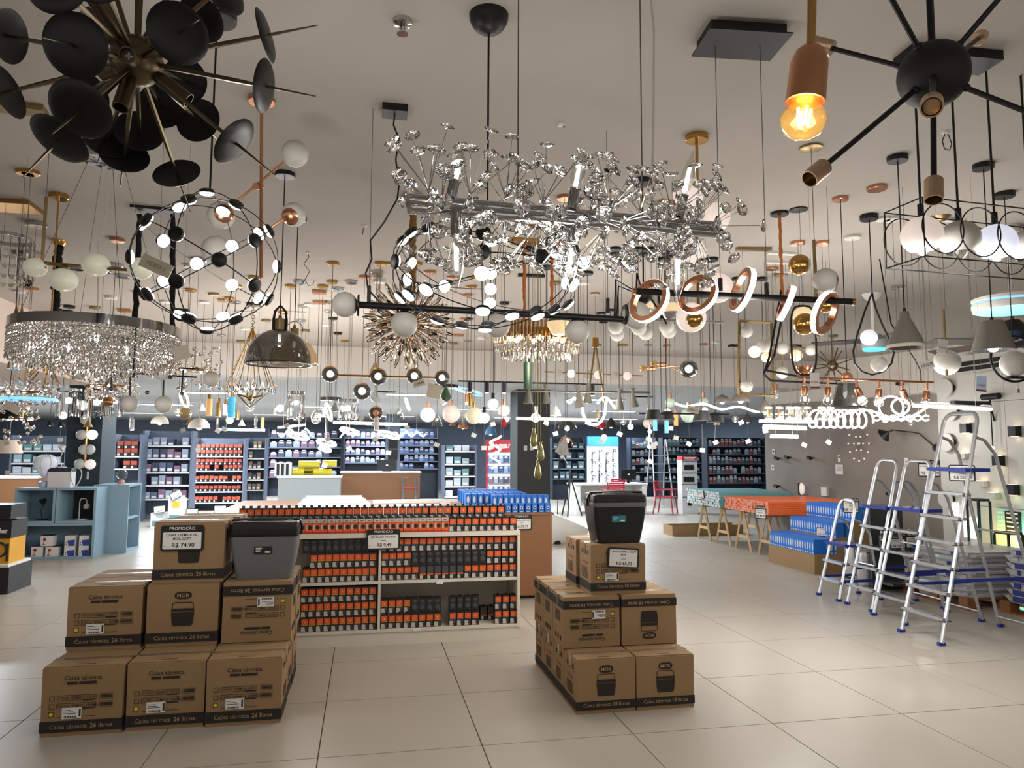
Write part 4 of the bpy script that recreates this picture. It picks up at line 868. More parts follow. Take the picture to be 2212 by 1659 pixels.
# white leaflet stand with red header
x0, x1, Yl = X(1473, 18.3), X(1506, 18.3), 18.3; t = thing('leaflet_stand', 'narrow white cardboard stand with red header and black fittings', 'display stand', (x0, Yl, 0)); zt = yat(1490, 985, Yl).z
part(t, 'body', B().box(x0, x1, Yl, Yl+.3, 0, zt-.12), LBL); part(t, 'header', B().box(x0, x1, Yl-.01, Yl+.3, zt-.12, zt), mat('header_red2', (190, 60, 60), .5)); part(t, 'header_text', B().box(x0+.05, x1-.05, Yl-.014, Yl-.01, zt-.05, zt-.03).box(x0+.08, x1-.08, Yl-.014, Yl-.01, zt-.09, zt-.07), PAPER)
for y in (997, 1022, 1046, 1074): p = yat(1490, y, Yl); part(t, 'divider', B().box(x0, x1, Yl-.012, Yl, p.z-.015, p.z+.015), FARW)
for y, w_ in ((1010, .16), (1036, .18), (1060, .05), (1087, .06)): p = yat(1490, y, Yl); part(t, 'fitting', B().box(p.x-w_, p.x+w_*.6, Yl-.03, Yl, p.z-.06, p.z+.07), BLKM)
p = yat(848, 970, 24); t = thing('notice_column', 'grey pillar with two black notice panels behind the monitor', 'pillar', (p.x, 24, 0)); part(t, 'body', B().box(p.x-.22, p.x+.24, 24.03, 24.4, 0, 2.8), SHB)
for y in (958, 982): p = yat(848, y, 24); part(t, 'notice_panel', B().box(p.x-.14, p.x+.16, 24, 24.03, p.z-.16, p.z+.16), BLKM)
# small goods by the gondola: ceiling lamp cartons with signs
for k, (px, py, w_, h_) in enumerate(((350, 1120, .35, .3), (384, 1125, .3, .62), (420, 1122, .4, .28), (480, 1118, .45, .36))):
    p = flr(px, py); p.y = 16.8-.3*k; p.x = X(px, p.y); t = thing('lamp_carton', ('left','tall narrow','wide low','rightmost')[k]+' white and green carton before the rear gondolas', 'box', (p.x, p.y, 0))
    part(t, 'body', B().box(p.x-w_/2, p.x+w_/2, p.y, p.y+.3, 0, h_), LBL); part(t, 'print', B().box(p.x-w_*.4, p.x+w_*.4, p.y-.003, p.y, h_*.1, h_*.45), PM['white'][2])
    part(t, 'top_sticker', B().box(p.x-.07, p.x+.07, p.y-.004, p.y, h_*.7, h_*.9), YEL if k == 1 else PM['white'][1])
    price_sign(V((p.x, p.y-.02, h_+.08)), .24, .15, ('PAINEL LED',), 'R$ 29,90', f'small framed sign above the {("left","tall narrow","wide low","rightmost")[k]} lamp carton', False, ry=(-.1, -.5, 0, 0)[k])
# ================================================================== hanging lamps
def canopy(t, x, y, r=.06, h=.025, m=BLK, n='canopy', sq=None, z=None, rz=0.):
    z = HC if z is None else z
    if sq:
        M = MX.Translation((x, y, 0)) @ MX.Rotation(rz, 4, 'Z')
        return part(t, n, B().box(-sq[0]/2, sq[0]/2, -sq[1]/2, sq[1]/2, z-h, z, M), m)
    return part(t, n, B().lathe([(0, 0), (r, 0), (r, -h*.85), (r*.93, -h), (0, -h)], MX.Translation((x, y, z)), 24), m)
def wire(t, p, m=CABLE, r=.0016, n='cable', wob=0., to=None):
    q = V((p.x, p.y, HC)) if to is None else to
    if wob:
        k = 14; return part(t, n, B().tube([p.lerp(q, i/k)+V((wob*math.sin(i*.9)*math.sin(PI*i/k), wob*.4*math.cos(i*1.3)*math.sin(PI*i/k), 0)) for i in range(k+1)], r, 5), m)
    return part(t, n, B().rod(p, q, r, n=5), m)
def bulb(t, c, d, r, L, m=GCL, core=LED, nm='bulb'):
    """filament bulb: glass envelope at c pointing along d"""
    M = axis(c, d); g = part(t, nm, B().lathe([(r*.45, 0), (r*.55, L*.12), (r*.98, L*.42), (r, L*.58), (r*.8, L*.82), (r*.4, L*.96), (.0005, L)], M, 16), m)
    f = B()
    for a in (0, 1.57, 3.14, 4.71): f.rod(M @ V((r*.28*math.cos(a), r*.28*math.sin(a), L*.25)), M @ V((r*.22*math.cos(a), r*.22*math.sin(a), L*.68)), r*.075, n=5)
    part(g, 'filament', f, core); return g
def glow(t, p, w, col=(1, .965, .92), r=.1):
    """the light a lamp gives off"""
    l = bpy.data.lights.new('lamp_glow', 'POINT'); l.energy = w; l.color = col; l.shadow_soft_size = r
    o = bpy.data.objects.new('lamp_glow', l); o.parent = t; o.location = V(p)-V(t.location); COL.objects.link(o)
# --- black disc chandelier
D = 1.78; c = at(295, 132, D); t = thing('disc_chandelier', 'chandelier of black discs on bronze spikes at upper left', 'chandelier', c)
part(t, 'hub', B().ball(c, .064, 24, 14), BRASSD); part(t, 'hub_seam', B().ring(c, .0645, .0025, (.1, -.2, 1), 30, 5), BRASSD)
wire(t, c+V((0, 0, .06)), BRASSD, .008, 'stem'); canopy(t, c.x, c.y, .07, .03, BRASSD)
R = .34
LIST = [(38, 82, 1), (160, 98, -1), (103, 178, 1), (172, 238, -1), (300, 262, .6), (125, 305, -1), (383, 378, 1), (268, 338, 1), (385, 72, -1), (436, 40, 1), (478, 168, -1), (484, 288, -1), (430, 262, 1), (497, 92, -1), (350, 230, 1), (120, -40, -1), (205, -60, -1), (300, -140, 1), (480, -30, -1), (400, -90, 1), (400, 175, 1), (190, 200, 1), (250, -10, 1), (230, 300, 1)]
spk = B()
dm = B().lathe([(0, .004), (.035, .003), (.056, 0), (.066, -.006), (.067, -.007), (.056, -.0025), (.03, 0), (0, .001)], n=28).mesh('disc', mat('disc_black', (12, 13, 15), .42, .2))
for (x, y, s) in LIST:
    dz = 0.
    for _ in range(6):
        e = at(x, y, D+dz)-c; l2 = (e-HF*dz).length_squared; dz = math.copysign(math.sqrt(max(R*R-l2, 0)), s)*(1 if abs(s) == 1 else .7)
    dd = (at(x, y, D+dz)-c).normalized()
    o = link('disc', dm, t, M=MX.Translation(-c) @ axis(c+dd*R*(1 if s != .6 else .9), dd)); o['label'] = 'matt black disc'
    part(t, 'spike', B().rod(c+dd*.06, c+dd*R*.75, .0065, .006, 6).rod(c+dd*R*.75, c+dd*(R*1.38), .006, .0015, 6), BRASSD)
for (x, y, s) in ((330, 175, -1), (285, 222, -.3), (410, 215, .3), (215, 125, .5), (215, 60, -.4), (318, 30, .5), (262, 60, -1)):
    e = at(x, y, D)-c; dd = (e+HF*(s*.12)).normalized(); M = axis(c+dd*.07, dd)
    so = part(t, 'lamp_socket', B().lathe([(.008, -.02), (.018, 0), (.0195, .01), (.0195, .085), (.0165, .085), (.0165, .05), (0, .05)], M, 16), BRASSD)
    if s == -1: part(so, 'contact', B().box(-.008, .008, -.002, .002, .051, .056, M).box(-.002, .002, -.008, .008, .051, .056, M), STEEL)
# --- linear crystal chandelier
DA, DB = 1.5, 1.86; a = at(880, 433, DA); e = at(1548, 492, DB); ax = (e-a).normalized(); up = V((0, 0, 1)); sd = ax.cross(up).normalized()
t = thing('crystal_chandelier', 'long chrome bar chandelier bristling with crystal flowers and candle bulbs', 'chandelier', a.lerp(e, .5))
part(t, 'bar', B().rod(a, e, .0155, n=16), CHROME); part(t, 'bar', B().rod(a+V((0, 0, -.018))+sd*.012, e+V((0, 0, -.018))+sd*.012, .0145, n=16), CHROME)
cm = B(); cm.lathe([(.0, .0), (.004, -.001), (.0155, .0035), (.0165, .005), (.0155, .0065), (.009, .0095), (.0, .0105)], n=9); crm = cm.mesh('crystal', CRY, ang=5)
st = B(); nb = B(); L = (e-a).length; kc = 0
nod = 9
for i in range(nod):
    for q in range(4):
        f_ = (i+.5+.25*(q % 2))/nod*.98; base = a+ax*(L*f_)
        ph = (PI/2*q)+.35*(i % 2)+.2; rd = (up*math.cos(ph)+sd*math.sin(ph)).normalized()
        nd = base+rd*.024; nb.ball(nd, .005, 8, 5)
        for j in range(7):
            dirv = (rd*1.0+ax*random.uniform(-1, 1)*.85+up.cross(rd)*0+rd.cross(ax)*random.uniform(-1, 1)*.85).normalized()
            ln = random.uniform(.08, .14); tip = nd+dirv*ln
            st.rod(nd, tip, .0009, n=4)
            link('crystal', crm, t, M=MX.Translation(-V(t.location)) @ axis(tip-dirv*.002, dirv) @ MX.Diagonal((random.uniform(.9, 1.2),)*3+(1,))); kc += 1
tag(part(t, 'stems', st, CHROME), None, None, None, 'stuff'); tag(part(t, 'nodes', nb, CHROME), None, None, None, 'stuff')
for (x, y, x2, y2, Dq) in ((975, 425, 993, 348, 1.5), (1234, 452, 1252, 355, 1.66), (1466, 470, 1490, 362, 1.8), (985, 455, 986, 585, 1.5), (1234, 478, 1232, 590, 1.66), (1466, 495, 1464, 615, 1.8)):
    b0 = at(x, y, Dq); b1 = at(x2, y2, Dq); dd = (b1-b0).normalized(); ls = (b1-b0).length*.42
    so = part(t, 'candle_socket', B().lathe([(0, 0), (.0125, 0), (.0125, ls), (.0145, ls+.002), (.011, ls+.003), (0, ls+.003)], axis(b0, dd), 14), CHROME)
    M = axis(b0+dd*ls, dd); Lb = (b1-b0).length*.95
    g_ = part(t, 'candle_bulb', B().lathe([(.0085, 0), (.0165, Lb*.28), (.0175, Lb*.4), (.014, Lb*.62), (.006, Lb*.82), (.002, Lb*.95), (.0004, Lb)], M, 14), GCL)
    part(g_, 'filament', B().rod(M @ V((.005, 0, Lb*.12)), M @ V((.004, 0, Lb*.6)), .0052, .004, n=8).rod(M @ V((-.005, 0, Lb*.12)), M @ V((-.004, 0, Lb*.6)), .0052, .004, n=8), LED)
for f_ in (.31, .72): wire(t, a+ax*(L*f_)+V((0, 0, .015)))
q = a+ax*(L*.75); part(t, 'flex_cord', B().tube([q, q+V((.01, 0, .25)), q+V((.015, 0, .5)), q+V((-.01, 0, .8)), V((q.x-.03, q.y, HC))], .0028, 6), GCL)
canopy(t, a.lerp(e, .5).x, a.lerp(e, .5).y, .0, .03, CHROME, sq=(.5, .08))
glow(t, a.lerp(e, .5)+V((0, 0, -.16)), 9)
# --- LED lattices (icosidodecahedron)
def icosid(dense=False):
    ph = (1+5**.5)/2; pts = []
    for s in (-1, 1):
        pts += [V((2*ph*s, 0, 0)), V((0, 2*ph*s, 0)), V((0, 0, 2*ph*s))]
    for s1 in (-1, 1):
        for s2 in (-1, 1):
            for s3 in (-1, 1):
                q = (s1*1, s2*ph, s3*ph*ph)
                pts += [V(q), V((q[2], q[0], q[1])), V((q[1], q[2], q[0]))]
    pts = [p.normalized() for p in pts]; m = min((pts[0]-p).length for p in pts[1:])
    ed = [(i, j) for i in range(30) for j in range(i) if (pts[i]-pts[j]).length < m*1.05]
    if dense:
        for a in (-1, 1):
            for c_ in (-1, 1):
                for q in ((0, a, c_*ph), (a, c_*ph, 0), (c_*ph, 0, a)):
                    p = V(q).normalized(); k = len(pts); ed += [(k, i) for i in range(30) if (pts[i]-p).length < m*1.02]; pts.append(p)
    return pts, ed
def lattice(px, py, D, rx, rz, label, outward, tilt):
    c = at(px, py, D); t = thing('led_lattice', label, 'chandelier', c); pts, ed = icosid(outward); Q = MX.Rotation(tilt, 3, 'X') @ MX.Rotation(.35, 3, 'Z'); pts = [Q @ p for p in pts]
    sq = lambda p: c+V((p.x*rx, p.y*rx, p.z*rz))
    w = B()
    for i, j in ed: part(t, 'wire', B().tube([sq((pts[i].lerp(pts[j], k/4)).normalized()) for k in range(5)], .0021, 5), BLK)
    for p in pts:
        n_ = V((p.x/rx, p.y/rx, p.z/rz)).normalized(); o = 1
        if outward and p.z < -.25: o = -1
        M = axis(sq(p), n_*o)
        h_ = part(t, 'lamp_head', B().lathe([(.026, -.003), (.0265, .0), (.024, .008), (.012, .0125), (0, .0135)], M, 18), BLK)
        part(h_, 'lens', B().lathe([(.0255, -.003), (.0235, -.01), (.012, -.0145), (0, -.0155)], M, 18), LEDS)
    top = sq(V((0, 0, 1))); wire(t, top, BLK, .004); glow(t, c, 13); return t, c, top
t, c, top = lattice(447, 566, 2.62, .252, .252, 'black wire globe studded with round white lights', False, .2)
canopy(t, c.x, c.y, .07, .03, BLK)
t, c, top = lattice(1052, 590, 2.62, .358, .2, 'flattened black wire basket studded with round white lights', True, .1)
part(t, 'canopy', B().ball((c.x, c.y, HC), .075, 20, 8, a0=PI/2, a1=PI), BLK)
# --- black sputnik with gold sockets at the upper right
D = 1.75; c = at(2016, 162, D); t = thing('sputnik_lamp', 'black ball lamp with long arms and gold sockets', 'chandelier', c)
part(t, 'ball', B().ball(c, .083, 28, 16), BLKM); wire(t, c+V((0, 0, .08)), BLK, .009, 'stem'); canopy(t, c.x, c.y, .07, .03, BLK)
for (x, y, dz) in ((1795, 104, .12), (1778, 362, -.12), (2017, 392, -.08), (2013, 222, -.34), (2112, 84, .34), (2280, 266, -.1), (1905, -40, -.1), (2190, -40, -.1)):
    e = at(x, y, D+dz)-c; dd = e.normalized(); ll = e.length
    ar = part(t, 'arm', B().rod(c+dd*.07, c+dd*ll, .0068, n=8).ball(c+dd*.082, .011, 10, 6), BLK)
    M = axis(c+dd*(ll-.005), dd); so = part(t, 'lamp_socket', B().lathe([(0, 0), (.019, 0), (.021, .003), (.021, .058), (.018, .058), (.0165, .03), (0, .03)], M, 20), mat('champagne_gold', (214, 184, 154), .3, .9))
    part(so, 'socket_lining', B().lathe([(.0155, .057), (.0135, .02), (0, .02)], M, 16), BRASS)
# --- copper bulb holder
D = .95; s0 = at(1752, 102, D); s1 = at(1739, 222, D); dd = (s1-s0).normalized(); ls = (s1-s0).length
t = thing('copper_pendant', 'copper lamp holder with glowing amber bulb, nearest the camera', 'pendant lamp', s1)
part(t, 'holder', B().lathe([(.005, -.004), (.012, 0), (.02, .008), (.0245, .022), (.0262, ls), (.023, ls), (.02, ls-.01), (0, ls-.012)], axis(s0, dd), 28), mat('copper_holder', (236, 176, 138), .28, 1, var=.03))
tp = at(1754, 0, D); dv = (tp-s0).normalized(); q = s0+dv*((HC-s0.z)/dv.z); part(t, 'stem', B().rod(s0-dd*-.002, q, .0062, n=10), mat('stem_brass', (214, 168, 116), .28, .9)); canopy(t, q.x, q.y, .06, .025, COPPER)
bulb(t, s1-dd*.006, dd, .0305, .058, GGO, LEDW, 'amber_bulb'); glow(t, s1+dd*.03, 1.2, (1, .72, .35), .02)
# --- cage lamp with opal bowls, black plate behind the sputnik
D = cD(2047, 122); p0 = at(2047, 100, D); bc = zat(2047, 118, HC)
t = thing('cage_lamp', 'black wire cage lamp with four white glass bowls at right', 'pendant lamp', (bc.x, bc.y, 2.4))
canopy(t, bc.x, bc.y, 0, .04, BLK, sq=(.4, .13), rz=-.05)
M = MX.Translation(at(2112, 520, D+.08)) @ MX.Rotation(.06, 4, 'Z'); cx = M.translation; hx, hy, hz = .37, .1, .118; w = B()
for y in (-hy, hy):
    for z in (-hz, hz): part(t, 'cage_rail', B().rod(M @ V((-hx, y, z)), M @ V((hx, y, z)), .003, n=5), BLK)
for x in (-hx, hx):
    for y in (-hy, hy): part(t, 'cage_post', B().rod(M @ V((x, y, -hz)), M @ V((x, y, hz)), .003, n=5), BLK)
    for z in (-hz, hz): part(t, 'cage_end', B().rod(M @ V((x, -hy, z)), M @ V((x, hy, z)), .003, n=5), BLK)
for k in (-1.5, -.5, .5, 1.5):
    for y in (-hy, hy): part(t, 'cage_hoop', B().ring(M @ V((k*hx*.5, y, 0)), hz*.85, .0028, M.to_3x3() @ V((0, 1, 0)), 32, 5), BLK)
    o = M @ V((k*hx*.51, 0, 0)); part(t, 'holder', B().rod(o+V((0, 0, .07)), o+V((0, 0, .13)), .012), BLK)
    g_ = part(t, 'glass_bowl', B().ball(o, .08, 24, 12, a0=.1, a1=2.45, sc=(1, 1, .95)), (OPALP, OPAL, OPALB, OPAL)[int(k+1.5)])
    bulb(t, o+V((0, 0, -.0)), (0, 0, -1), .03, .085, GCL, LED if k in (-1.5, .5) else CABLE)
    top = V((o.x, o.y, HC)); wire(t, o+V((0, 0, .13)), BLK, .005, 'rod')
    if k in (-1.5, .5): glow(t, o+V((0, 0, -.1)), 6)
# --- black bar with upright LED hoops
D = cD(1600, 75); t0 = zat(1600, 72, HC); a = at(1370, 629, D); e = at(1843, 652, D)
t = thing('hoop_bar_lamp', 'black bar lamp carrying five copper hoops with white LED rims', 'pendant lamp', a.lerp(e, .5)); ax = (e-a).normalized()
canopy(t, t0.x, t0.y, 0, .045, BLKM, sq=(.3, .16), rz=-.1); part(t, 'canopy_plate', B().box(-.165, .165, -.1, .1, HC-.05, HC-.044, MX.Translation((t0.x, t0.y, 0)) @ MX.Rotation(-.1, 4, 'Z')), BLKM)
part(t, 'bar', B().rod(a, e, .0125, n=14), BLK); glow(t, a.lerp(e, .5)+V((0, 0, -.1)), 13)
for q in (a, e): part(t, 'end_cap', B().rod(q-ax*.006, q+ax*.006, .0128, n=14), COPPER)
for x, y in ((1556, 612), (1656, 622)):
    q = at(x, y, D); part(t, 'stud', B().rod(q+V((0, 0, -.03)), q+V((0, 0, .02)), .009), BLK); wire(t, q)
for x, y, ang, hr in ((1402, 650, .85, 50), (1507, 636, .75, 46), (1604, 626, 1.46, 50), (1698, 655, -1.42, 40), (1782, 676, -.75, 48)):
    q = at(x, y, D); nrm = (-HF*math.cos(ang)-V((HF.y, -HF.x, 0))*math.sin(ang)+V((0, 0, .3 if x < 1650 else -.4))).normalized(); rr = hr*D/F
    M = axis(q, nrm); h_ = part(t, 'hoop', B().lathe([(rr-.02, -.011), (rr, -.011), (rr, .011), (rr-.02, .011), (rr-.02, -.011)], M, 44), COPPER); part(h_, 'led_rim', B().lathe([(rr+.0006, -.0105), (rr+.0008, 0), (rr+.0006, .0105)], M, 44), LED)
# --- copper branch lamp with four globes
D = cD(565, 213); t0 = zat(565, 213, HC); c = at(557, 405, D); t = thing('copper_branch_lamp', 'copper branch lamp with opal globes behind the wire globe', 'pendant lamp', c)
canopy(t, t0.x, t0.y, .062, .022, COPPER); b0 = at(564, 600, D); part(t, 'stem', B().rod(V((t0.x, t0.y, HC)), b0, .008, n=8), COPPER)
for (x1, y1, x2, y2) in ((613, 351, 478, 462), (612, 474, 545, 520)):
    part(t, 'branch', B().rod(at(x1, y1, D), at(x2, y2, D), .006, n=8), COPPER)
part(t, 'joint', B().rod(at(551, 402, D-.02), at(563, 402, D+.02), .016, n=12), COPPER)
for (x, y, r, hx_, hy_) in ((637, 332, 30, 0, 0), (634, 464, 27, 617, 473), (478, 465, 30, 490, 456), (467, 541, 32, 0, 0)):
    q = at(x, y, D); g_ = part(t, 'globe', B().ball(q, r*D/F, 24, 14), OPAL)
    if hx_: part(t, 'globe_cup', B().ball(q, r*D/F*1.03, 20, 6, R=axis((0, 0, 0), at(hx_, hy_, D-.08)-q).to_3x3(), a0=0, a1=.75), COPPER)
# --- smoked and amber domes
for (x, y, xc, yc, hw, g_m, lab_, strap) in ((602, 787, 607, 374, 68, GSM, 'smoked glass dome pendant with black strap', True), (634, 785, 641, 470, 50, GAM, 'amber glass dome pendant behind the smoked one', False)):
    D = cD(xc, yc); q = at(x, y, D); rr = hw*D/F; t = thing('dome_pendant', lab_, 'pendant lamp', q)
    part(t, 'dome', B().lathe([(rr*1.03, -.004), (rr, .012)]+[(rr*math.cos(a_), .02+rr*1.02*math.sin(a_)) for a_ in [PI/2*i/10*.93 for i in range(11)]], MX.Translation(q), 36), g_m)
    zt_ = q.z+.02+rr*1.0; tq = V((q.x, q.y, zt_)); part(t, 'rim', B().ring(q, rr*1.03, .004, (0, 0, 1), 36, 6), g_m)
    part(t, 'cap', B().lathe([(.03, 0), (.03, .065), (.012, .068), (.008, .09), (0, .09)], MX.Translation(tq), 16), BRASS)
    if strap: part(t, 'strap', B().tube([tq+V((s*.036, 0, z)) for s, z in ((-1, .0), (-1.02, .06), (-.8, .11), (0, .145), (.8, .11), (1.02, .06), (1, .0))], .008, 6), BLK)
    else: part(t, 'wire_bail', B().ring(tq+V((0, 0, .06)), .055, .0025, (0, 1, 0), 24, 5, PI*1.3, -.4), BLK)
    wire(t, tq+V((0, 0, .09)), BLK, .0035); canopy(t, q.x, q.y, .06, .025, BLK); bulb(t, tq, (0, 0, -1), .03, .1, GCL, LED); glow(t, tq+V((0, 0, -.1)), 3, r=.03)
# --- brass bar with opal globes at left
D = 3.35; t0 = zat(30, 180, HC); t = thing('brass_globe_bar', 'brass bar lamp with milky oval globes at the left', 'pendant lamp', at(200, 578, D)); t1 = at(98, 300, D)
canopy(t, at(20, 180, D).x, at(20, 180, D).y, 0, .03, BRASS, sq=(.32, .09), rz=.1)
part(t, 'drop_bar', B().rod(at(100, 425, D), at(91, 570, D), .0085, n=4), BRASS); wire(t, at(100, 425, D))
for (x1, y1, x2, y2) in ((60, 565, 190, 577), (190, 577, 285, 583)): part(t, 'bar', B().rod(at(x1, y1, D), at(x2, y2, D), .0085, n=4), BRASS)
for (x, y, r) in ((76, 578, 24), (137, 605, 29), (207, 572, 29), (303, 580, 27)): part(t, 'globe', B().ball(at(x, y, D), r*D/F, 24, 14, sc=(1, 1, .88)), mat('opal_cream', (222, 220, 200), .3, emit=.22, var=.02)); part(t, 'globe_cap', B().ball(at(x+(0 if y > 600 else 14), y-(22 if y > 600 else 0), D), .022, 12, 6), BRASS)
# --- crystal drum
D = cD(215, 338); t0 = zat(215, 338, HC); c = at(211, 712, D); rr = 165*D/F; t = thing('crystal_drum', 'wide drum chandelier of clear crystal strands under chrome ring', 'chandelier', c)
part(t, 'chrome_ring', B().band(c, rr, .05, .004, (0, 0, 1), 64), CHROME); part(t, 'frame', B().ring(c+V((0, 0, -.02)), rr*.6, .005, (0, 0, 1), 40), CHROME)
part(t, 'canopy', B().lathe([(0, 0), (.12, 0), (.12, -.035), (.1, -.04), (0, -.04)], MX.Translation((c.x, c.y, HC)), 32), CHROME)
sb = B(); sb.lathe([(.0005, .0), (.0075, -.008), (.0005, -.017)], n=5)
bead = sb
for layer, (rf, n_, L0) in enumerate(((.985, 120, .15), (.9, 80, .17), (.75, 60, .19), (.5, 40, .21), (.25, 20, .22))):
    for k in range(n_):
        a_ = 2*PI*(k+.5*layer)/n_; px_, py_ = c.x+rr*rf*math.cos(a_), c.y+rr*rf*math.sin(a_)
        if layer == 0 or True:
            b_ = B(); ll = L0*random.uniform(.92, 1.05); nn = int(ll/.017)
            if (layer, 'm', nn) not in PMESH:
                for i in range(nn): b_.lathe([(.0004, -i*.017), (.0082, -i*.017-.008), (.0004, -i*.017-.0165)], MX.Rotation(i*.7, 4, 'Z'), 5)
                b_.lathe([(.002, -nn*.017), (.0085, -nn*.017-.02), (.0004, -nn*.017-.038)], None, 5); PMESH[(layer, 'm', nn)] = b_.mesh('crystal_strand', CRY, ang=5)
            if layer < 2 or k % 2 == 0: link('crystal_strand', PMESH[(layer, 'm', nn)], t, M=MX.Translation(V((px_, py_, c.z-.022))-c) @ MX.Rotation(a_, 4, 'Z'))
for k in range(5): a_ = 2*PI*k/5; q = c+V((rr*.6*math.cos(a_), rr*.6*math.sin(a_), -.08)); part(t, 'bulb', B().ball(q, .014, 10, 6, sc=(1, 1, 1.8)), LEDS)
for k in range(4): a_ = .6+2*PI*k/4; part(t, 'cable', B().rod(c+V((rr*.9*math.cos(a_), rr*.9*math.sin(a_), .02)), (c.x+.09*math.cos(a_), c.y+.09*math.sin(a_), HC-.04), .0016, n=5), CABLE)
part(t, 'feed_cable', B().tube([(c.x, c.y, HC-.04), (c.x+.012, c.y, 3.0), (c.x-.02, c.y, 2.8), (c.x, c.y, c.z)], .003, 5), WHT); glow(t, c+V((0, 0, -.42)), 20)
# --- crystal cylinder at the left edge
D = cD(45, 440); t0 = zat(30, 440, HC); c = at(10, 560, D); t = thing('crystal_cylinder', 'cut-glass cylinder lamp at the left edge', 'chandelier', c); rr = 52*D/F
canopy(t, c.x, c.y, 0, .03, GOLD, sq=(.34, .22)); part(t, 'chrome_ring', B().band(c+V((0, 0, .14)), rr, .03, .004), CHROME)
pm = B().frust((0, 0), (.02, .008), (.02, .008), -.13, .0).frust((0, 0), (.008, .004), (.02, .008), -.155, -.13).mesh('glass_prism', CRY, ang=5)
for k in range(22):
    a_ = 2*PI*k/22
    for z in (.13, -.0): link('glass_prism', pm, t, M=MX.Translation((rr*math.cos(a_), rr*math.sin(a_), z)) @ MX.Rotation(a_+PI/2, 4, 'Z'))
for k in (0, 2.1, 4.2): part(t, 'cable', B().rod(c+V((rr*.8*math.cos(k), rr*.8*math.sin(k), .15)), (c.x+rr*.8*math.cos(k), c.y+rr*.8*math.sin(k), HC), .0015, n=5), CABLE)
# --- cloth-sleeved chains
def sleeve(t, p, q, r, m):
    k = 26; part(t, 'cloth_sleeve', B().tube([p.lerp(q, i/k)+V((random.uniform(-1, 1)*r*.25, random.uniform(-1, 1)*r*.25, 0)) for i in range(k+1)], [r*random.uniform(.75, 1.15) for i in range(k+1)], 8), m)
D = cD(340, 452); t0 = zat(340, 452, HC); c = at(320, 815, D); t = thing('globe_cluster_lamp', 'black rod lamp with grey-white globes hung on black cloth sleeves', 'chandelier', c)
canopy(t, t0.x, t0.y, 0, .02, BLK, sq=(.32, .12), rz=.1)
for x0, x1_ in ((302, 288), (374, 372)): sleeve(t, at(x0, 463, D), at(x1_, 800, D), .018, CLOTHB)
for (x1_, y1_, x2, y2) in ((196, 801, 425, 815), (242, 790, 240, 840), (282, 800, 280, 870), (354, 803, 352, 875), (380, 795, 430, 797), (396, 798, 392, 850)): part(t, 'rod', B().rod(at(x1_, y1_, D), at(x2, y2, D), .006, n=6), BLK)
for (x, y, r) in ((174, 803, 18), (271, 800, 18), (351, 804, 18), (457, 818, 17), (280, 872, 18), (353, 873, 18)): part(t, 'globe', B().ball(at(x, y, D), r*D/F, 20, 12), OPAL)
for (x, y) in ((240, 840), (318, 848), (393, 850), (288, 812), (368, 815), (425, 797)): part(t, 'brass_knob', B().ball(at(x, y, D), .014, 10, 6), BRASSD)
D = cD(123, 520); q = at(118, 690, D); t = thing('sleeved_drop', 'gold ceiling cup with black cloth sleeve behind oval globes', 'pendant lamp', q)
part(t, 'canopy', B().lathe([(.055, 0), (.045, -.03), (.02, -.05), (0, -.05)], MX.Translation((q.x, q.y, HC)), 18), GOLD); sleeve(t, V((q.x, q.y, HC-.05)), q, .032, CLOTHB)
part(t, 'crystal_cluster', B().ball(q+V((0, 0, -.1)), .09, 8, 5), CRY)
# --- black bar with globes, centre
D1, D2 = cD(808, 235), cD(1311, 283); a = at(770, 658, D1); e = at(1345, 690, D2); ax = (e-a).normalized(); t = thing('globe_bar_lamp', 'long black bar lamp with white globes across the centre', 'pendant lamp', a.lerp(e, .5))
part(t, 'bar', B().rod(a, e, .016, n=12), BLK)
for (x, y, r, on) in ((745, 658, 28, 'e'), (873, 700, 29, 'u'), (1075, 702, 28, 'u'), (1247, 716, 27, 'u'), (1374, 681, 31, 'e')):
    f_ = (x-770)/575; Dq = D1+(D2-D1)*f_; q = at(x, y, Dq); part(t, 'globe', B().ball(q, r*Dq/F, 28, 16), OPAL)
    if on == 'u': part(t, 'globe_cap', B().ball(q, r*Dq/F*1.03, 20, 5, a0=0, a1=.7), BLK)
    else:
        s = -1 if x > 1000 else 1; part(t, 'globe_cap', B().lathe([(0, 0), (.05, .002), (.052, .01), (.0, .012)], axis(q+ax*(s*r*Dq/F*.93), ax), 20), BLK)
for x, y, Dq in ((797, 640, D1), (1313, 665, D2)): q = at(x, y, Dq); part(t, 'stud', B().rod(q+V((0, 0, -.03)), q+V((0, 0, .05)), .009), BLK); wire(t, q)
q0 = zat(853, 233, HC); canopy(t, q0.x, q0.y, 0, .035, BLK, sq=(.12, .1)); q1 = at(822, 655, D1)
part(t, 'flex_cord', B().tube([V((q0.x, q0.y, HC-.03)), at(850, 270, D1), at(862, 300, D1), at(855, 345, D1), at(862, 400, D1), at(858, 430, D1), at(830, 480, D1), at(800, 520, D1), at(803, 560, D1), at(790, 590, D1), at(795, 625, D1), q1], .0045, 6), BLK)
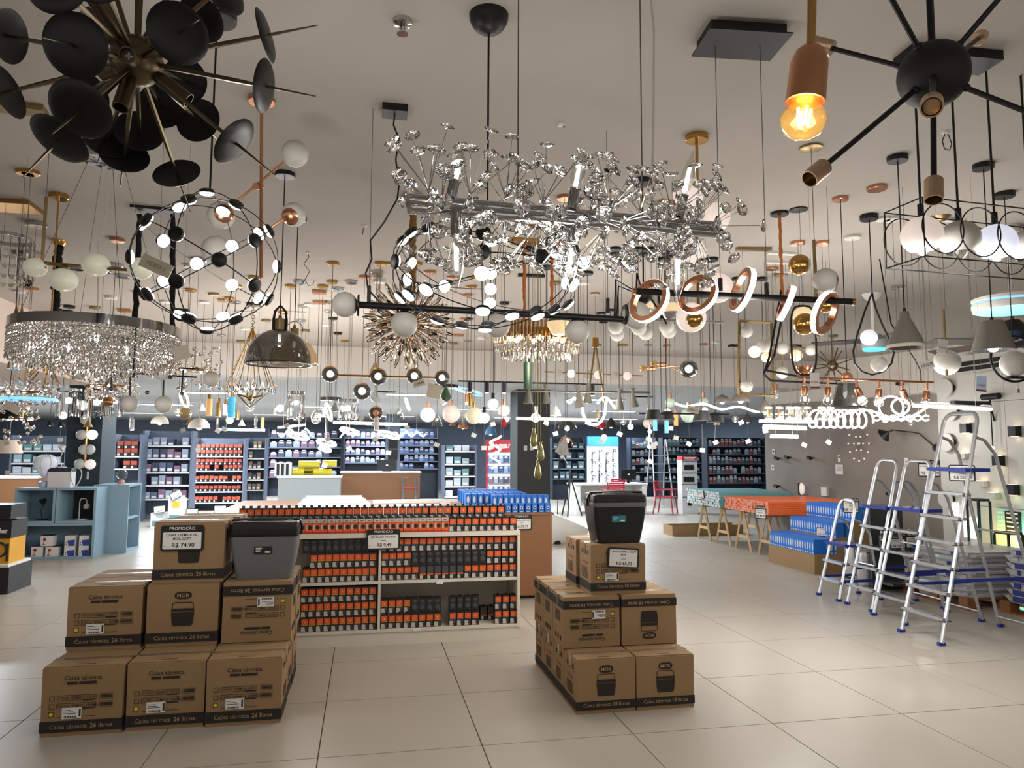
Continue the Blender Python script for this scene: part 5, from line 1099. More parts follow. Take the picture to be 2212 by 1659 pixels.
# --- starburst of amber crystals
D = 4.6; c = at(882, 700, D); t = thing('starburst_chandelier', 'starburst chandelier of clear glass petals around brass core', 'chandelier', c); part(t, 'core', B().ball(c, .06, 16, 8), GOLD)
pet = B().lathe([(.0005, 0), (.004, .01), (.0145, .05), (.016, .085), (.008, .125), (.0005, .14)], n=6).mesh('glass_petal', CRYA, ang=8); sm = B().rod((0, 0, 0), (0, 0, .17), .0025, n=4).mesh('petal_stem', GOLD)
for k in range(130):
    z = 1-2*(k+.5)/130; a_ = k*2.39996; dd = V((math.cos(a_)*math.sqrt(1-z*z), math.sin(a_)*math.sqrt(1-z*z), z)); rr = random.uniform(.14, .17)
    link('glass_petal', pet, t, M=axis(dd*rr, dd)); link('petal_stem', sm, t, M=axis(dd*.03, dd))
sleeve(t, V((c.x+.02, c.y, HC)), c+V((.02, 0, .1)), .024, CLOTHG); canopy(t, c.x+.02, c.y, .07, .03, GOLD)
# --- gold tier chandelier with crystals
D = 5.6; c = at(1160, 725, D); rx = 96*D/F; t = thing('gold_tube_chandelier', 'oval gold tube chandelier with hanging crystal drops', 'chandelier', c)
tm = B().rod((0, 0, 0), (0, 0, .13), .0095, n=6).mesh('gold_tube', GOLD); dmh = B().lathe([(.001, 0), (.013, -.02), (.009, -.06), (.0005, -.075)], n=6).mesh('crystal_drop', CRYA, ang=8)
for k in range(60): a_ = 2*PI*k/60; link('gold_tube', tm, t, M=MX.Translation((rx*.86*math.cos(a_), rx*.45*math.sin(a_), -.03)))
for lay, (f_, z, n_) in enumerate(((1.0, .0, 44), (.96, -.06, 44), (.8, -.12, 36))):
    for k in range(n_): a_ = 2*PI*k/n_; link('crystal_drop', dmh, t, M=MX.Translation((rx*f_*math.cos(a_), rx*.52*f_*math.sin(a_), z)))
for k in range(8): a_ = 2*PI*k/8; part(t, 'bulb', B().ball(c+V((rx*.6*math.cos(a_), rx*.3*math.sin(a_), -.03)), .022, 8, 6), LEDW)
for dx in (-.1, .12): sleeve(t, c+V((dx, 0, .1)), V((c.x+dx, c.y, HC)), .014, CLOTHO)
canopy(t, c.x, c.y, 0, .03, GOLD, sq=(.4, .12)); glow(t, c+V((0, 0, -.22)), 16, (1, .85, .6))
# --- brass pole with opal globes
D = cD(1505, 293); q = zat(1505, 293, HC); t = thing('brass_pole_lamp', 'brass pole lamp with large opal discs behind the crystal chandelier', 'pendant lamp', (q.x, q.y, 2.4)); canopy(t, q.x, q.y, .06, .03, GOLD)
part(t, 'pole', B().rod((q.x, q.y, HC), at(1509, 712, D), .0085), GOLD)
for (x, y, r, m) in ((1487, 418, 34, OPALP), (1545, 470, 33, OPALP), (1490, 548, 36, OPALP), (1551, 622, 33, OPALP), (1493, 686, 33, OPALP)): part(t, 'globe', B().ball(at(x, y, D+.02), r*D/F, 24, 14), m)
part(t, 'globe_cup', B().ball(at(1500, 690, D-.06), .042, 16, 8), GOLD)
# --- brass bar with gold and white balls
D = cD(1752, 318); q = zat(1752, 318, HC); t = thing('brass_ball_lamp', 'upright brass bar lamp with gold and white balls', 'pendant lamp', at(1760, 720, D)); canopy(t, q.x, q.y, .06, .012, BRASS); b0 = at(1758, 518, D); wire(t, V((q.x, q.y, b0.z)), BRASS, .002, to=V((q.x, q.y, HC)))
part(t, 'bar', B().rod(b0, at(1766, 728, D), .009, n=4), BRASS)
for (x, y, r, m, m2) in ((1727, 572, 23, GOLD, OPAL), (1783, 606, 27, OPAL, GOLD), (1738, 700, 24, GOLD, OPALW), (1785, 660, 16, GOLD, OPAL)):
    c = at(x, y, D-.02); r_ = r*D/F; Rm = axis((0, 0, 0), V((1, -.3, 0))).to_3x3(); part(t, 'ball', B().ball(c, r_, 20, 10, R=Rm, a0=.9, a1=PI), m); part(t, 'ball_cap', B().ball(c, r_, 20, 6, R=Rm, a0=0, a1=.9), m2)
# --- oval hoop with cream ball and copper bowl
D = cD(1725, 452); q = zat(1725, 452, HC); c = at(1736, 735, D); t = thing('oval_hoop_pendant', 'rounded black hoop pendant holding cream ball and copper bowl', 'pendant lamp', c); canopy(t, q.x, q.y, .06, .01, BLK)
ww, hh_ = 27*D/F, 76*D/F; s_ = V((HF.y, -HF.x, 0)); pts = []
for k in range(40):
    a_ = 2*PI*k/40; pts.append(c+s_*(ww*math.copysign(abs(math.cos(a_))**.55, math.cos(a_)))+V((0, 0, hh_*math.copysign(abs(math.sin(a_))**.55, math.sin(a_)))))
part(t, 'hoop', B().tube(pts, .007, 6, True), BLK); wire(t, c+V((0, 0, hh_))); part(t, 'ball', B().ball(c+V((0, 0, hh_*.72)), 22*D/F, 20, 10, sc=(1, 1, .85)), OPALW); part(t, 'copper_bowl', B().ball(c+V((0, 0, -hh_*.75)), 18*D/F, 18, 6, a0=PI/2, a1=PI), COPPER)
# --- teardrop loop
D = cD(1877, 465); q = zat(1877, 465, HC); t = thing('teardrop_pendant', 'black teardrop loop pendant with two balls', 'pendant lamp', at(1884, 810, D)); canopy(t, q.x, q.y, .06, .035, BLK); top = at(1881, 632, D)
wire(t, V((q.x, q.y, top.z)), BLK, .004); pts = [at(x, y, D) for x, y in ((1881, 640), (1868, 672), (1853, 720), (1843, 758), (1846, 785), (1862, 803), (1884, 810), (1908, 803), (1926, 785), (1931, 762), (1922, 735), (1905, 700), (1890, 662))]
part(t, 'loop', B().tube([V((q.x, q.y, top.z))]+pts, .0065, 6, True), BLK); part(t, 'ball', B().ball(at(1877, 729, D), 17.5*D/F, 20, 10), OPALB); part(t, 'ball', B().ball(at(1899, 787, D), 17.5*D/F, 20, 10), OPAL)
# --- concrete pendants
for (xc, yc, x, y, prof, lab_, lit, cr) in ((1942, 338, 1957, 752, [(.0, .2), (.022, .2), (.024, .17), (.04, .14), (.08, .05), (.092, .015), (.094, 0), (.088, 0), (.07, .05), (.02, .14)], 'flask-shaped concrete pendant with pale rim', 0, .055), (2123, 355, 2146, 757, [(0, .165), (.055, .165), (.063, .15), (.108, .0), (.1, 0), (.055, .14)], 'bucket-shaped concrete pendant with lit bulb', 1, .055)):
    D = cD(xc, yc); q = at(x, y, D); t = thing('concrete_pendant', lab_, 'pendant lamp', q); canopy(t, q.x, q.y, cr, .03, BLK)
    part(t, 'shade', B().lathe(prof, MX.Translation(q), 32), CONC); zt_ = prof[0][1]; part(t, 'collar', B().rod(q+V((0, 0, zt_)), q+V((0, 0, zt_+.02)), .009), BLK); wire(t, q+V((0, 0, zt_+.02)), BLK, .0035)
    if lit: part(t, 'bulb', B().ball(q+V((0, 0, .02)), .03, 14, 8), LED); part(t, 'lining', B().lathe([(.1, .002), (.056, .13)], MX.Translation(q), 28), mat('lining_blue', (150, 195, 235), .5, emit=.3))
    else: part(t, 'rim', B().lathe([(.0945, .0), (.096, .012), (.0945, .018), (.09, .0)], MX.Translation(q), 32), mat('rim_cream', (214, 204, 190), .7))
# --- brass stick with opal disc ball
D = cD(2032, 468); q = zat(2032, 468, HC); t = thing('stick_pendant', 'brass stick pendant with grey-white ball and price tags', 'pendant lamp', at(2043, 815, D)); part(t, 'canopy', B().lathe([(0, 0), (.065, 0), (.03, -.03), (0, -.035)], MX.Translation((q.x, q.y, HC)), 20), BRASS)
part(t, 'stick', B().rod(at(2038, 668, D), at(2045, 812, D), .008), BRASS); wire(t, V((q.x, q.y, at(2038, 668, D).z)), BRASS, .002); part(t, 'ball', B().ball(at(2045, 783, D+.05), 28*D/F, 24, 12), OPAL)
# --- ring with globe at the right edge
D = 4.5; c = at(2190, 775, D); t = thing('ring_pendant', 'black ring pendant cradling a grey-white globe at right edge', 'pendant lamp', c); part(t, 'ring', B().ring(c, 50*D/F, .008, HF, 40, 6), BLK); part(t, 'globe', B().ball(c+V((0, 0, -.03)), 28*D/F, 24, 12), OPAL); wire(t, c+V((0, 0, 50*D/F)), BLK, .003); canopy(t, c.x, c.y, .06, .03, BLK)
part(t, 'holder', B().box(c.x-.05, c.x+.05, c.y-.02, c.y+.02, c.z-.125, c.z-.11), BLK)
# --- gold frame with small balls
D = cD(1640, 535); q = zat(1628, 535, HC); t = thing('frame_pendant', 'rectangular brass frame pendant with small opal balls', 'pendant lamp', at(1633, 850, D)); canopy(t, q.x, q.y, 0, .025, BRASS, sq=(.28, .05), rz=-.2)
cs = [at(x, y, D) for x, y in ((1597, 693), (1666, 697), (1670, 854), (1595, 852))]
for k in range(4): part(t, 'frame_bar', B().rod(cs[k], cs[(k+1) % 4], .011, n=4), BRASS)
for k in (0, 1): wire(t, cs[k].lerp(cs[1-k], .15))
for (x, y) in ((1612, 716), (1612, 834)): part(t, 'ball', B().ball(at(x, y, D), 14*D/F, 16, 8), OPAL)
part(t, 'ball', B().ball(at(1655, 748, D), 14*D/F, 16, 8), OPAL)
# --- black angular frame
D = 4.9; t = thing('angular_frame_lamp', 'black angular rod lamp hanging beside the brass frame', 'pendant lamp', at(1690, 815, D))
pl = [[(1688, 625), (1662, 770), (1650, 808), (1665, 822), (1720, 825), (1820, 830)], [(1700, 630), (1672, 770), (1655, 800), (1720, 812), (1815, 822)]]
for q in pl:
    for k in range(len(q)-1): part(t, 'rod', B().rod(at(*q[k], D), at(*q[k+1], D), .008, n=5), BLK)
c = at(1688, 604, D); canopy(t, c.x, c.y, .06, .02, BLK); sleeve(t, V((c.x, c.y, HC)), at(1690, 640, D), .012, CLOTHO)
# --- copper rail with bulbs
D = 4.4; a = at(1722, 815, D); e = at(2016, 826, D); t = thing('copper_rail_lamp', 'copper rail lamp with tilting holders and clear glowing bulbs', 'pendant lamp', a.lerp(e, .5)); part(t, 'rail', B().rod(a, e, .007, n=8), COPPER); glow(t, a.lerp(e, .5)+V((0, 0, -.15)), 20)
for (x, dx) in ((1737, 0), (1788, -.06), (1850, .4), (1898, -.06), (1948, .3), (2001, -.15)):
    q = at(x, 815+11*(x-1722)/294, D); q2 = q+V((0, 0, -.05)); dd = V((HF.y*dx, -HF.x*dx, -1)).normalized(); part(t, 'swivel', B().rod(q, q2, .008), COPPER); part(t, 'holder', B().lathe([(0, 0), (.017, .004), (.02, .012), (.02, .055), (.018, .055), (0, .05)], axis(q2, dd), 14), COPPER); bulb(t, q2+dd*.052, dd, .028, .06, GCL, LED)
for x, y in ((1800, 810), (1968, 820)): q = at(x, y, D); wire(t, q)
part(t, 'flex_cord', B().tube([at(1990, 825, D), at(1988, 800, D), at(1975, 775, D), at(1955, 745, D), at(1925, 700, D), at(1900, 560, D)], .004, 5), BLK); c = at(1900, 548, D); canopy(t, c.x, c.y, .06, .02, COPPER)
# --- smoked bucket shade
D = 4.6; q = at(1832, 878, D); t = thing('smoked_bucket_pendant', 'smoked glass bucket pendant with copper cap under the rail', 'pendant lamp', q); part(t, 'shade', B().lathe([(36*D/F, 0), (20*D/F, 52*D/F), (.02, 54*D/F)], MX.Translation(q), 28), GSM); part(t, 'cap', B().lathe([(.035, 0), (.035, .04), (.02, .06), (0, .06)], MX.Translation(q+V((0, 0, 53*D/F))), 16), COPPER); wire(t, q+V((0, 0, .2)), BLK, .003); canopy(t, q.x, q.y, .05, .02, COPPER)
# ================================================================== smaller and farther lamps
def ledring(t, c, R, r, ax, n=36, m=LED, nm='led_ring'): return part(t, nm, B().ring(c, R, r, ax, n, 6), m)
# ceiling fans with lights at the right
D = 5.2; c = at(2185, 650, D); t = thing('disc_fan_light', 'white disc ceiling light glowing pale blue at right edge', 'ceiling light', c); rr = 76*D/F
part(t, 'upper_disc', B().lathe([(0, .06), (rr*.5, .055), (rr, .02), (rr, .0), (rr*.97, -.005), (0, -.005)], MX.Translation(c), 40), WHT); part(t, 'glow_band', B().band(c+V((0, 0, -.012)), rr*.98, .012, .01, n=40), LEDB); part(t, 'diffuser', B().lathe([(0, -.07), (rr*.98, -.07), (rr, -.05), (rr, -.022), (0, -.022)], MX.Translation(c), 40), WHT); part(t, 'lens', B().lathe([(0, -.075), (rr*.94, -.073), (rr*.96, -.07)], MX.Translation(c), 40), LEDB); wire(t, c+V((0, 0, .05)), WHT, .015, 'stem'); canopy(t, c.x, c.y, .08, .05, WHT)
D = 7.5; c = at(1888, 742, D); t = thing('ceiling_fan', 'white ceiling fan with teal lit base behind the teardrop loop', 'ceiling fan', c); rr = 26*D/F
part(t, 'motor', B().lathe([(0, .1), (rr*.6, .09), (rr, .04), (rr, -.03), (rr*.9, -.05), (0, -.05)], MX.Translation(c), 28), mat('fan_grey', (170, 172, 176), .4)); part(t, 'lens', B().lathe([(rr*.92, -.052), (rr*.85, -.075), (0, -.08)], MX.Translation(c), 28), mat('led_teal', (90, 220, 235), .4, emit=1.3, var=0)); part(t, 'stem', B().rod(c+V((0, 0, .1)), V((c.x, c.y, HC)), .02), WHT); part(t, 'canopy', B().lathe([(.1, 0), (.07, -.05), (.03, -.08)], MX.Translation((c.x, c.y, HC)), 20), WHT)
for k in range(3):
    a_ = k*2.09+.3; M = MX.Translation(c) @ MX.Rotation(a_, 4, 'Z') @ MX.Rotation(.15, 4, 'X'); part(t, 'blade', B().box(rr*.8, rr*.8+.5, -.07, .07, .03, .04, M), mat('blade_dark', (70, 62, 56), .5))
D = 5.6; c = at(2188, 725, D); t = thing('ceiling_fan', 'black ceiling fan with dark blades at the right edge', 'ceiling fan', c)
part(t, 'motor', B().lathe([(0, .12), (.05, .12), (.15, .02), (.16, -.05), (.1, -.09), (0, -.1)], MX.Translation(c), 24), BLK); part(t, 'stem', B().rod(c+V((0, 0, .12)), V((c.x, c.y, HC)), .014), BRASSD); canopy(t, c.x, c.y, .07, .04, BLK)
for k in range(5):
    a_ = k*1.2566+.5; M = MX.Translation(c) @ MX.Rotation(a_, 4, 'Z') @ MX.Rotation(.2, 4, 'X'); part(t, 'blade', B().box(.15, .68, -.06, .06, -.06, -.05, M), MT['blade_dark'])
for dx in (-.03, .06): part(t, 'pull_chain', B().rod(c+V((dx, -.05, -.1)), c+V((dx, -.05, -.42)), .0015, n=4).rod(c+V((dx, -.05, -.45)), c+V((dx, -.05, -.42)), .008, n=8), BLK)
# dim bronze sputnik
D = 7.2; c = at(1798, 790, D); t = thing('bronze_sputnik', 'small bronze sputnik lamp with bare rods behind the copper rail', 'chandelier', c); part(t, 'hub', B().ball(c, 12*D/F, 16, 8), BRASSD); wire(t, c, BRASSD, .006, 'stem'); canopy(t, c.x, c.y, .06, .03, BRASSD)
for k in range(16):
    z = 1-2*(k+.5)/16; a_ = k*2.39996; dd = V((math.cos(a_)*math.sqrt(1-z*z), math.sin(a_)*math.sqrt(1-z*z), z)); part(t, 'rod', B().rod(c, c+dd*(42*D/F), .006, n=5), BRASSD)
# branching globe lamp behind the frame
D = 6.6; c = at(1690, 742, D); t = thing('branch_globe_lamp', 'brass branch lamp with grey and lit globes behind the brass frame', 'chandelier', c); wire(t, c, BRASS, .005, 'stem'); canopy(t, c.x, c.y, .06, .03, BRASS)
for (x, y, r, m) in ((1630, 760, 13, OPALL), (1648, 748, 14, OPAL), (1690, 752, 14, OPAL), (1752, 755, 13, OPAL), (1720, 768, 13, OPALW), (1690, 805, 13, OPAL), (1655, 772, 11, OPALW)): q = at(x, y, D); part(t, 'globe', B().ball(q, r*D/F, 16, 10), m); part(t, 'branch', B().rod(c, q, .005, n=5), BRASS)
# spider lamp and half globes under the hoop bar
D = 4.3; c = at(1390, 640, D); t = thing('spider_lamp', 'black spider lamp with bent arms behind the hoop bar', 'chandelier', c); part(t, 'hub', B().ball(c, .05, 12, 8), BLK); wire(t, c, BLK, .005, 'stem'); canopy(t, c.x, c.y, .06, .03, BLK)
for q in (((1330, 604), (1327, 690)), ((1336, 618), (1332, 690)), ((1420, 620), (1428, 690)), ((1376, 590), (1372, 700)), ((1410, 650), (1440, 700)), ((1350, 660), (1345, 700))): part(t, 'arm', B().tube([c, at(*q[0], D), at(*q[1], D)], .006, 6), BLK)
D = 4.7; a = at(1385, 690, D); e = at(1562, 696, D); t = thing('cream_globe_bar', 'steel bar lamp with cream-topped half globes', 'pendant lamp', a.lerp(e, .5)); part(t, 'bar', B().rod(a, e, .009), STEEL)
for x, y in ((1393, 666), (1450, 672)): q = at(x, y, D); part(t, 'glass', B().ball(q, 20*D/F, 20, 8, a0=0, a1=PI*.55), OPALW); part(t, 'metal_cup', B().ball(q, 20.5*D/F, 20, 6, a0=PI*.55, a1=PI), STEEL)
wire(t, a.lerp(e, .2)); wire(t, a.lerp(e, .8)); q = a.lerp(e, .5); canopy(t, q.x, q.y, 0, .02, COPPER, sq=(.3, .05))
D = 5.8
for k, (x, y, r) in enumerate(((1330, 706, 17), (1333, 722, 16), (1380, 708, 17), (1395, 720, 16), (1440, 705, 17), (1445, 716, 16))):
    q = at(x, y, D+.15*(k % 2)); t = thing('globe_pendant', f'grey-white globe pendant under the hoop bar, {ORD[k]} from left', 'pendant lamp', q, group='grey globes under the hoop bar'); part(t, 'globe', B().ball(q, r*D/F, 20, 10), OPAL); part(t, 'cap', B().rod(q+V((0, 0, r*D/F*.95)), q+V((0, 0, r*D/F+.03)), .014), BLK); wire(t, q+V((0, 0, r*D/F)), BLK, .002); canopy(t, q.x, q.y, .05, .02, BLK)
q = at(1208, 705, 5.2); t = thing('cream_pendant', 'cream lit pendant with grey top beside the gold chandelier', 'pendant lamp', q); part(t, 'glass', B().lathe([(0, -.075), (.05, -.06), (.085, 0), (.09, .03)], MX.Translation(q), 24), OPALW); part(t, 'top', B().lathe([(.09, .03), (.07, .06), (0, .075)], MX.Translation(q), 24), mat('pendant_grey', (92, 92, 86), .5)); wire(t, q+V((0, 0, .07))); canopy(t, q.x, q.y, .05, .02, BRASS)
# diamond cage chandelier
D = cD(550, 598); c = at(541, 835, D); t = thing('diamond_cage_chandelier', 'gold diamond wire cage chandelier with candle bulbs and crystals', 'chandelier', c); rr = 50*D/F; top = c+V((0, 0, .56)); bot = c+V((0, 0, -.2)); rg = []
for k in range(10):
    a_ = 2*PI*k/10; q = c+V((rr*math.cos(a_), rr*math.sin(a_), .0)); rg.append(q); part(t, 'upper_rod', B().rod(top, q, .004, n=5), GOLD)
    if k % 2 == 0: part(t, 'lower_rod', B().rod(bot, q, .004, n=5), BRASSD)
    part(t, 'crystal', B().lathe([(.0005, .045), (.026, 0), (.0005, -.05)], MX.Translation(q), 6), CRYA); q2 = c+V((rr*math.cos(a_+.314), rr*math.sin(a_+.314), -.03)); part(t, 'crystal', B().lathe([(.0005, .04), (.022, 0), (.0005, -.045)], MX.Translation(q2), 6), CRYA)
part(t, 'hub', B().ball(c+V((0, 0, -.11)), .03, 12, 6), GOLD)
for a_ in (0.4, 1.97, 3.54, 5.1):
    q = c+V((.11*math.cos(a_), .11*math.sin(a_), -.04)); part(t, 'arm', B().tube([c+V((0, 0, -.11)), q+V((0, 0, -.04)), q], .01, 6), GOLD); part(t, 'candle_bulb', B().lathe([(.012, 0), (.022, .03), (.015, .07), (.0005, .1)], MX.Translation(q), 12), OPALL)
ch = B(); z = top.z; k = 0
while z < HC-.04: ch.ring((top.x, top.y, z), .016, .003, (1, 0, 0) if k % 2 else (0, 1, 0), 10, 4); z += .026; k += 1
tag(part(t, 'chain', ch, BRASS), None, None, None, 'stuff'); canopy(t, c.x, c.y, .06, .03, GOLD)
# gold sputnik with crystal tips, hanging gold tubes, crystal fountains at left
D = 4.6; c = at(105, 775, D); t = thing('gold_sputnik', 'gold sputnik lamp with lit candles at left under the drum', 'chandelier', c); part(t, 'hub', B().ball(c, .032, 14, 8), GOLD); wire(t, c, GOLD, .006, 'stem'); canopy(t, c.x, c.y, .06, .03, GOLD)
for k in range(36):
    z = 1-2*(k+.5)/36; a_ = k*2.39996; dd = V((math.cos(a_)*math.sqrt(1-z*z), math.sin(a_)*math.sqrt(1-z*z), z)); part(t, 'rod', B().rod(c, c+dd*.17, .004, n=5), GOLD); part(t, 'crystal_tip', B().lathe([(.0005, .02), (.013, 0), (.0005, -.015)], axis(c+dd*.18, dd), 6), CRY)
for (x, y) in ((65, 778), (150, 755), (70, 748)): q = at(x, y, D); part(t, 'candle_bulb', B().ball(q, .02, 10, 8, sc=(2, 1, 1)), LED)
D = 4.2
for k, x in enumerate((30, 42)):
    q = at(x, 745, D); t = thing('gold_glass_pendant', ('left', 'right')[k]+' slim gold glass tube pendant at the left edge', 'pendant lamp', q, group='slim gold tubes'); part(t, 'tube', B().lathe([(.012, .14), (.014, 0), (.024, -.1), (.028, -.14), (0, -.14)], MX.Translation(q), 12), CRYA); part(t, 'core', B().rod(q+V((0, 0, -.1)), q+V((0, 0, .12)), .005), GOLD); part(t, 'cap', B().lathe([(.014, .14), (.02, .17), (.008, .2), (0, .26)], MX.Translation(q), 12), GOLD); wire(t, q+V((0, 0, .2))); canopy(t, q.x, q.y, .05, .02, GOLD)
def fountain(px, py, D, rpx, n, label, m=CRY, drop=.0, name='crystal_cluster_lamp', ring=None):
    c = at(px, py, D); rr = rpx*D/F; t = thing(name, label, 'chandelier', c); me = B().lathe([(.0005, .02), (.015, .004), (.013, -.012), (.0005, -.03)], n=6).mesh('crystal', m, ang=8)
    for k in range(n):
        a_ = random.uniform(0, 2*PI); r = rr*math.sqrt(random.random()); z = random.uniform(-1, 1)*(.06+drop)
        link('crystal', me, t, M=MX.Translation((r*math.cos(a_), r*math.sin(a_), z)) @ MX.Rotation(random.uniform(0, 3), 4, 'X'))
    part(t, 'frame', B().ring(c, rr*.7, .005, (0, 0, 1), 30, 5).rod(c+V((-rr*.7, 0, 0)), c+V((rr*.7, 0, 0)), .005).rod(c, c+V((0, 0, .2)), .006), GOLD)
    for k in range(5): a_ = 2*PI*k/5; part(t, 'bulb', B().ball(c+V((rr*.5*math.cos(a_), rr*.5*math.sin(a_), 0)), .014, 8, 6), LED)
    if ring: part(t, 'glow_ring', B().ring(c+V((0, 0, -.05)), rr*.95, .012, (0, 0, 1), 40, 6), ring)
    wire(t, c+V((0, 0, .2))); canopy(t, c.x, c.y, .07, .03, CHROME); return t
fountain(55, 848, 5.2, 62, 90, 'wide crystal chandelier with blue glowing ring at left', CRY, .02, ring=LEDB); fountain(48, 905, 6.0, 38, 60, 'cluster of sparkling crystal drops low at the left', CRY, .16)
fountain(235, 835, 6.4, 66, 110, 'amber crystal fountain chandelier before the teal column', CRYA, .06); fountain(420, 800, 6.2, 55, 70, 'branching crystal chandelier with curved gold arms', CRY, .14)
def crystalcyl(px, py0, py1, D, wpx, label, m=CRY, n=18):
    c = at(px, py0, D); hh_ = (py1-py0)*D/F; rr = wpx/2*D/F; t = thing('crystal_tube_lamp', label, 'pendant lamp', c); me = B().frust((0, 0), (.011, .005), (.011, .005), -hh_, 0).mesh('glass_bar', m, ang=5)
    for k in range(n): a_ = 2*PI*k/n; link('glass_bar', me, t, M=MX.Translation((rr*math.cos(a_), rr*math.sin(a_), -random.uniform(0, .03))) @ MX.Rotation(a_+PI/2, 4, 'Z'))
    part(t, 'ring', B().band(c+V((0, 0, .01)), rr*1.03, .025, .004, n=28), CHROME); part(t, 'bulb', B().ball(c+V((0, 0, -hh_*.4)), rr*.3, 10, 6), LED); wire(t, c+V((0, 0, .02))); canopy(t, c.x, c.y, .06, .025, CHROME)
crystalcyl(150, 845, 895, 6.5, 46, 'tiered cylinder of crystal bars left of the teal column'); crystalcyl(210, 850, 898, 6.6, 46, 'cylinder of crystal bars before the teal column'); crystalcyl(252, 850, 895, 6.8, 26, 'narrow cylinder of crystal bars right of the teal column')
crystalcyl(640, 850, 900, 7.0, 34, 'beaded crystal cylinder pendant left of centre'); crystalcyl(752, 868, 902, 7.0, 42, 'cylinder of thick cut-glass bars near the centre'); crystalcyl(500, 862, 890, 8, 16, 'slim sparkling blue-lit crystal tube', n=10)
# generic pendants -------------------------------------------------
PEND = []
def pend(kind, px, py, D, s, col, label, cm=BRASS, cw=None, grp=None):
    q = at(px, py, D); r = s/2*D/F; nm = {'globe': 'globe_pendant', 'smoke': 'smoked_globe_pendant', 'ring': 'led_ring_pendant', 'hring': 'led_hoop_lamp', 'cone': 'cone_pendant', 'dome': 'dome_pendant', 'tube': 'tube_pendant', 'drop': 'drop_pendant', 'drum': 'drum_shade', 'hour': 'hourglass_pendant', 'bell': 'bell_pendant', 'disc': 'disc_pendant'}[kind]
    t = thing(nm, label, 'pendant lamp', q, group=grp); ct = r
    if kind == 'globe': part(t, 'globe', B().ball(q, r, 20, 12), col); part(t, 'cap', B().rod(q+V((0, 0, r*.95)), q+V((0, 0, r+.05)), .016), cm); ct = r+.05
    elif kind == 'smoke': part(t, 'globe', B().ball(q, r, 20, 12), col); part(t, 'inner_globe', B().ball(q, r*.45, 14, 8), LED); part(t, 'cap', B().ball(q, r*1.02, 16, 4, a0=0, a1=.8), cm)
    elif kind == 'ring': part(t, 'ring', B().ring(q, r, .011, (HF.y, -HF.x, .3), 32), col); part(t, 'outer_band', B().ring(q+HF*.012, r*1.04, .006, (HF.y, -HF.x, .3), 32), cm)
    elif kind == 'hring': part(t, 'ring', B().ring(q, r, .012, (.25, -.25, 1), 36), col); part(t, 'outer_band', B().band(q+V((0, 0, .015)), r*1.03, .015, .004, (.25, -.25, 1)), WHT); ct = 0
    elif kind == 'cone': part(t, 'shade', B().lathe([(r, -r*.7), (r*.75, r*.2), (r*.25, r*.9), (.012, r)], MX.Translation(q), 24), col); part(t, 'bulb', B().ball(q+V((0, 0, -r*.5)), r*.35, 10, 6), LED)
    elif kind == 'drum': part(t, 'shade', B().lathe([(r, -r*.55), (r*.72, r*.55), (0, r*.55)], MX.Translation(q), 24), col); part(t, 'diffuser', B().lathe([(0, -r*.5), (r*.97, -r*.5)], MX.Translation(q), 24), OPALP); ct = r*.55
    elif kind == 'dome': part(t, 'shade', B().ball(q, r, 24, 8, a0=0, a1=PI/2), col); part(t, 'bulb', B().ball(q+V((0, 0, r*.1)), r*.3, 10, 6), LED)
    elif kind == 'tube': part(t, 'tube', B().lathe([(0, -r*3), (r, -r*3), (r, r*3), (0, r*3)], MX.Translation(q), 14), col); part(t, 'cap', B().rod(q+V((0, 0, r*3)), q+V((0, 0, r*3+.05)), r*.6), cm); ct = r*3
    elif kind == 'drop': part(t, 'drop', B().lathe([(.0005, -r), (r*.6, -r*.8), (r*.9, -r*.3), (r*.7, r*.4), (r*.2, r*1.4), (.004, r*1.8)], MX.Translation(q), 18), col); ct = r*1.8
    elif kind == 'hour': part(t, 'shade', B().lathe([(r, -r*2.2), (r*.28, r*.8), (r*.6, r*2), (0, r*2)], axis(q, (random.uniform(-.2, .2), 0, 1)), 18), col); ct = r*2
    elif kind == 'bell': part(t, 'glass', B().lathe([(r, -r), (r*.8, -r*.6), (r*.7, 0), (r*.3, r*.7), (r*.25, r)], MX.Translation(q), 20), col); bulb(t, q+V((0, 0, r*.6)), (0, 0, -1), r*.3, r, GCL, LED)
    elif kind == 'disc': part(t, 'disc', B().lathe([(0, -.03), (r, -.02), (r, .02), (0, .03)], MX.Translation(q), 28), col); ct = .02
    PEND.append((q, {'tube': 3*r, 'hour': 2.2*r, 'dome': .02, 'hring': .02, 'disc': .03, 'cone': .5*r}.get(kind, r), label))
    wire(t, q+V((0, 0, ct)), BLK if cm in (BLK, BLKM) else CABLE, .002 if D < 6 else .003, wob=cw or 0); canopy(t, q.x, q.y, .055, .025, cm); return t
HGL = mat('hourglass_grey', (84, 79, 72), .8, var=.08)
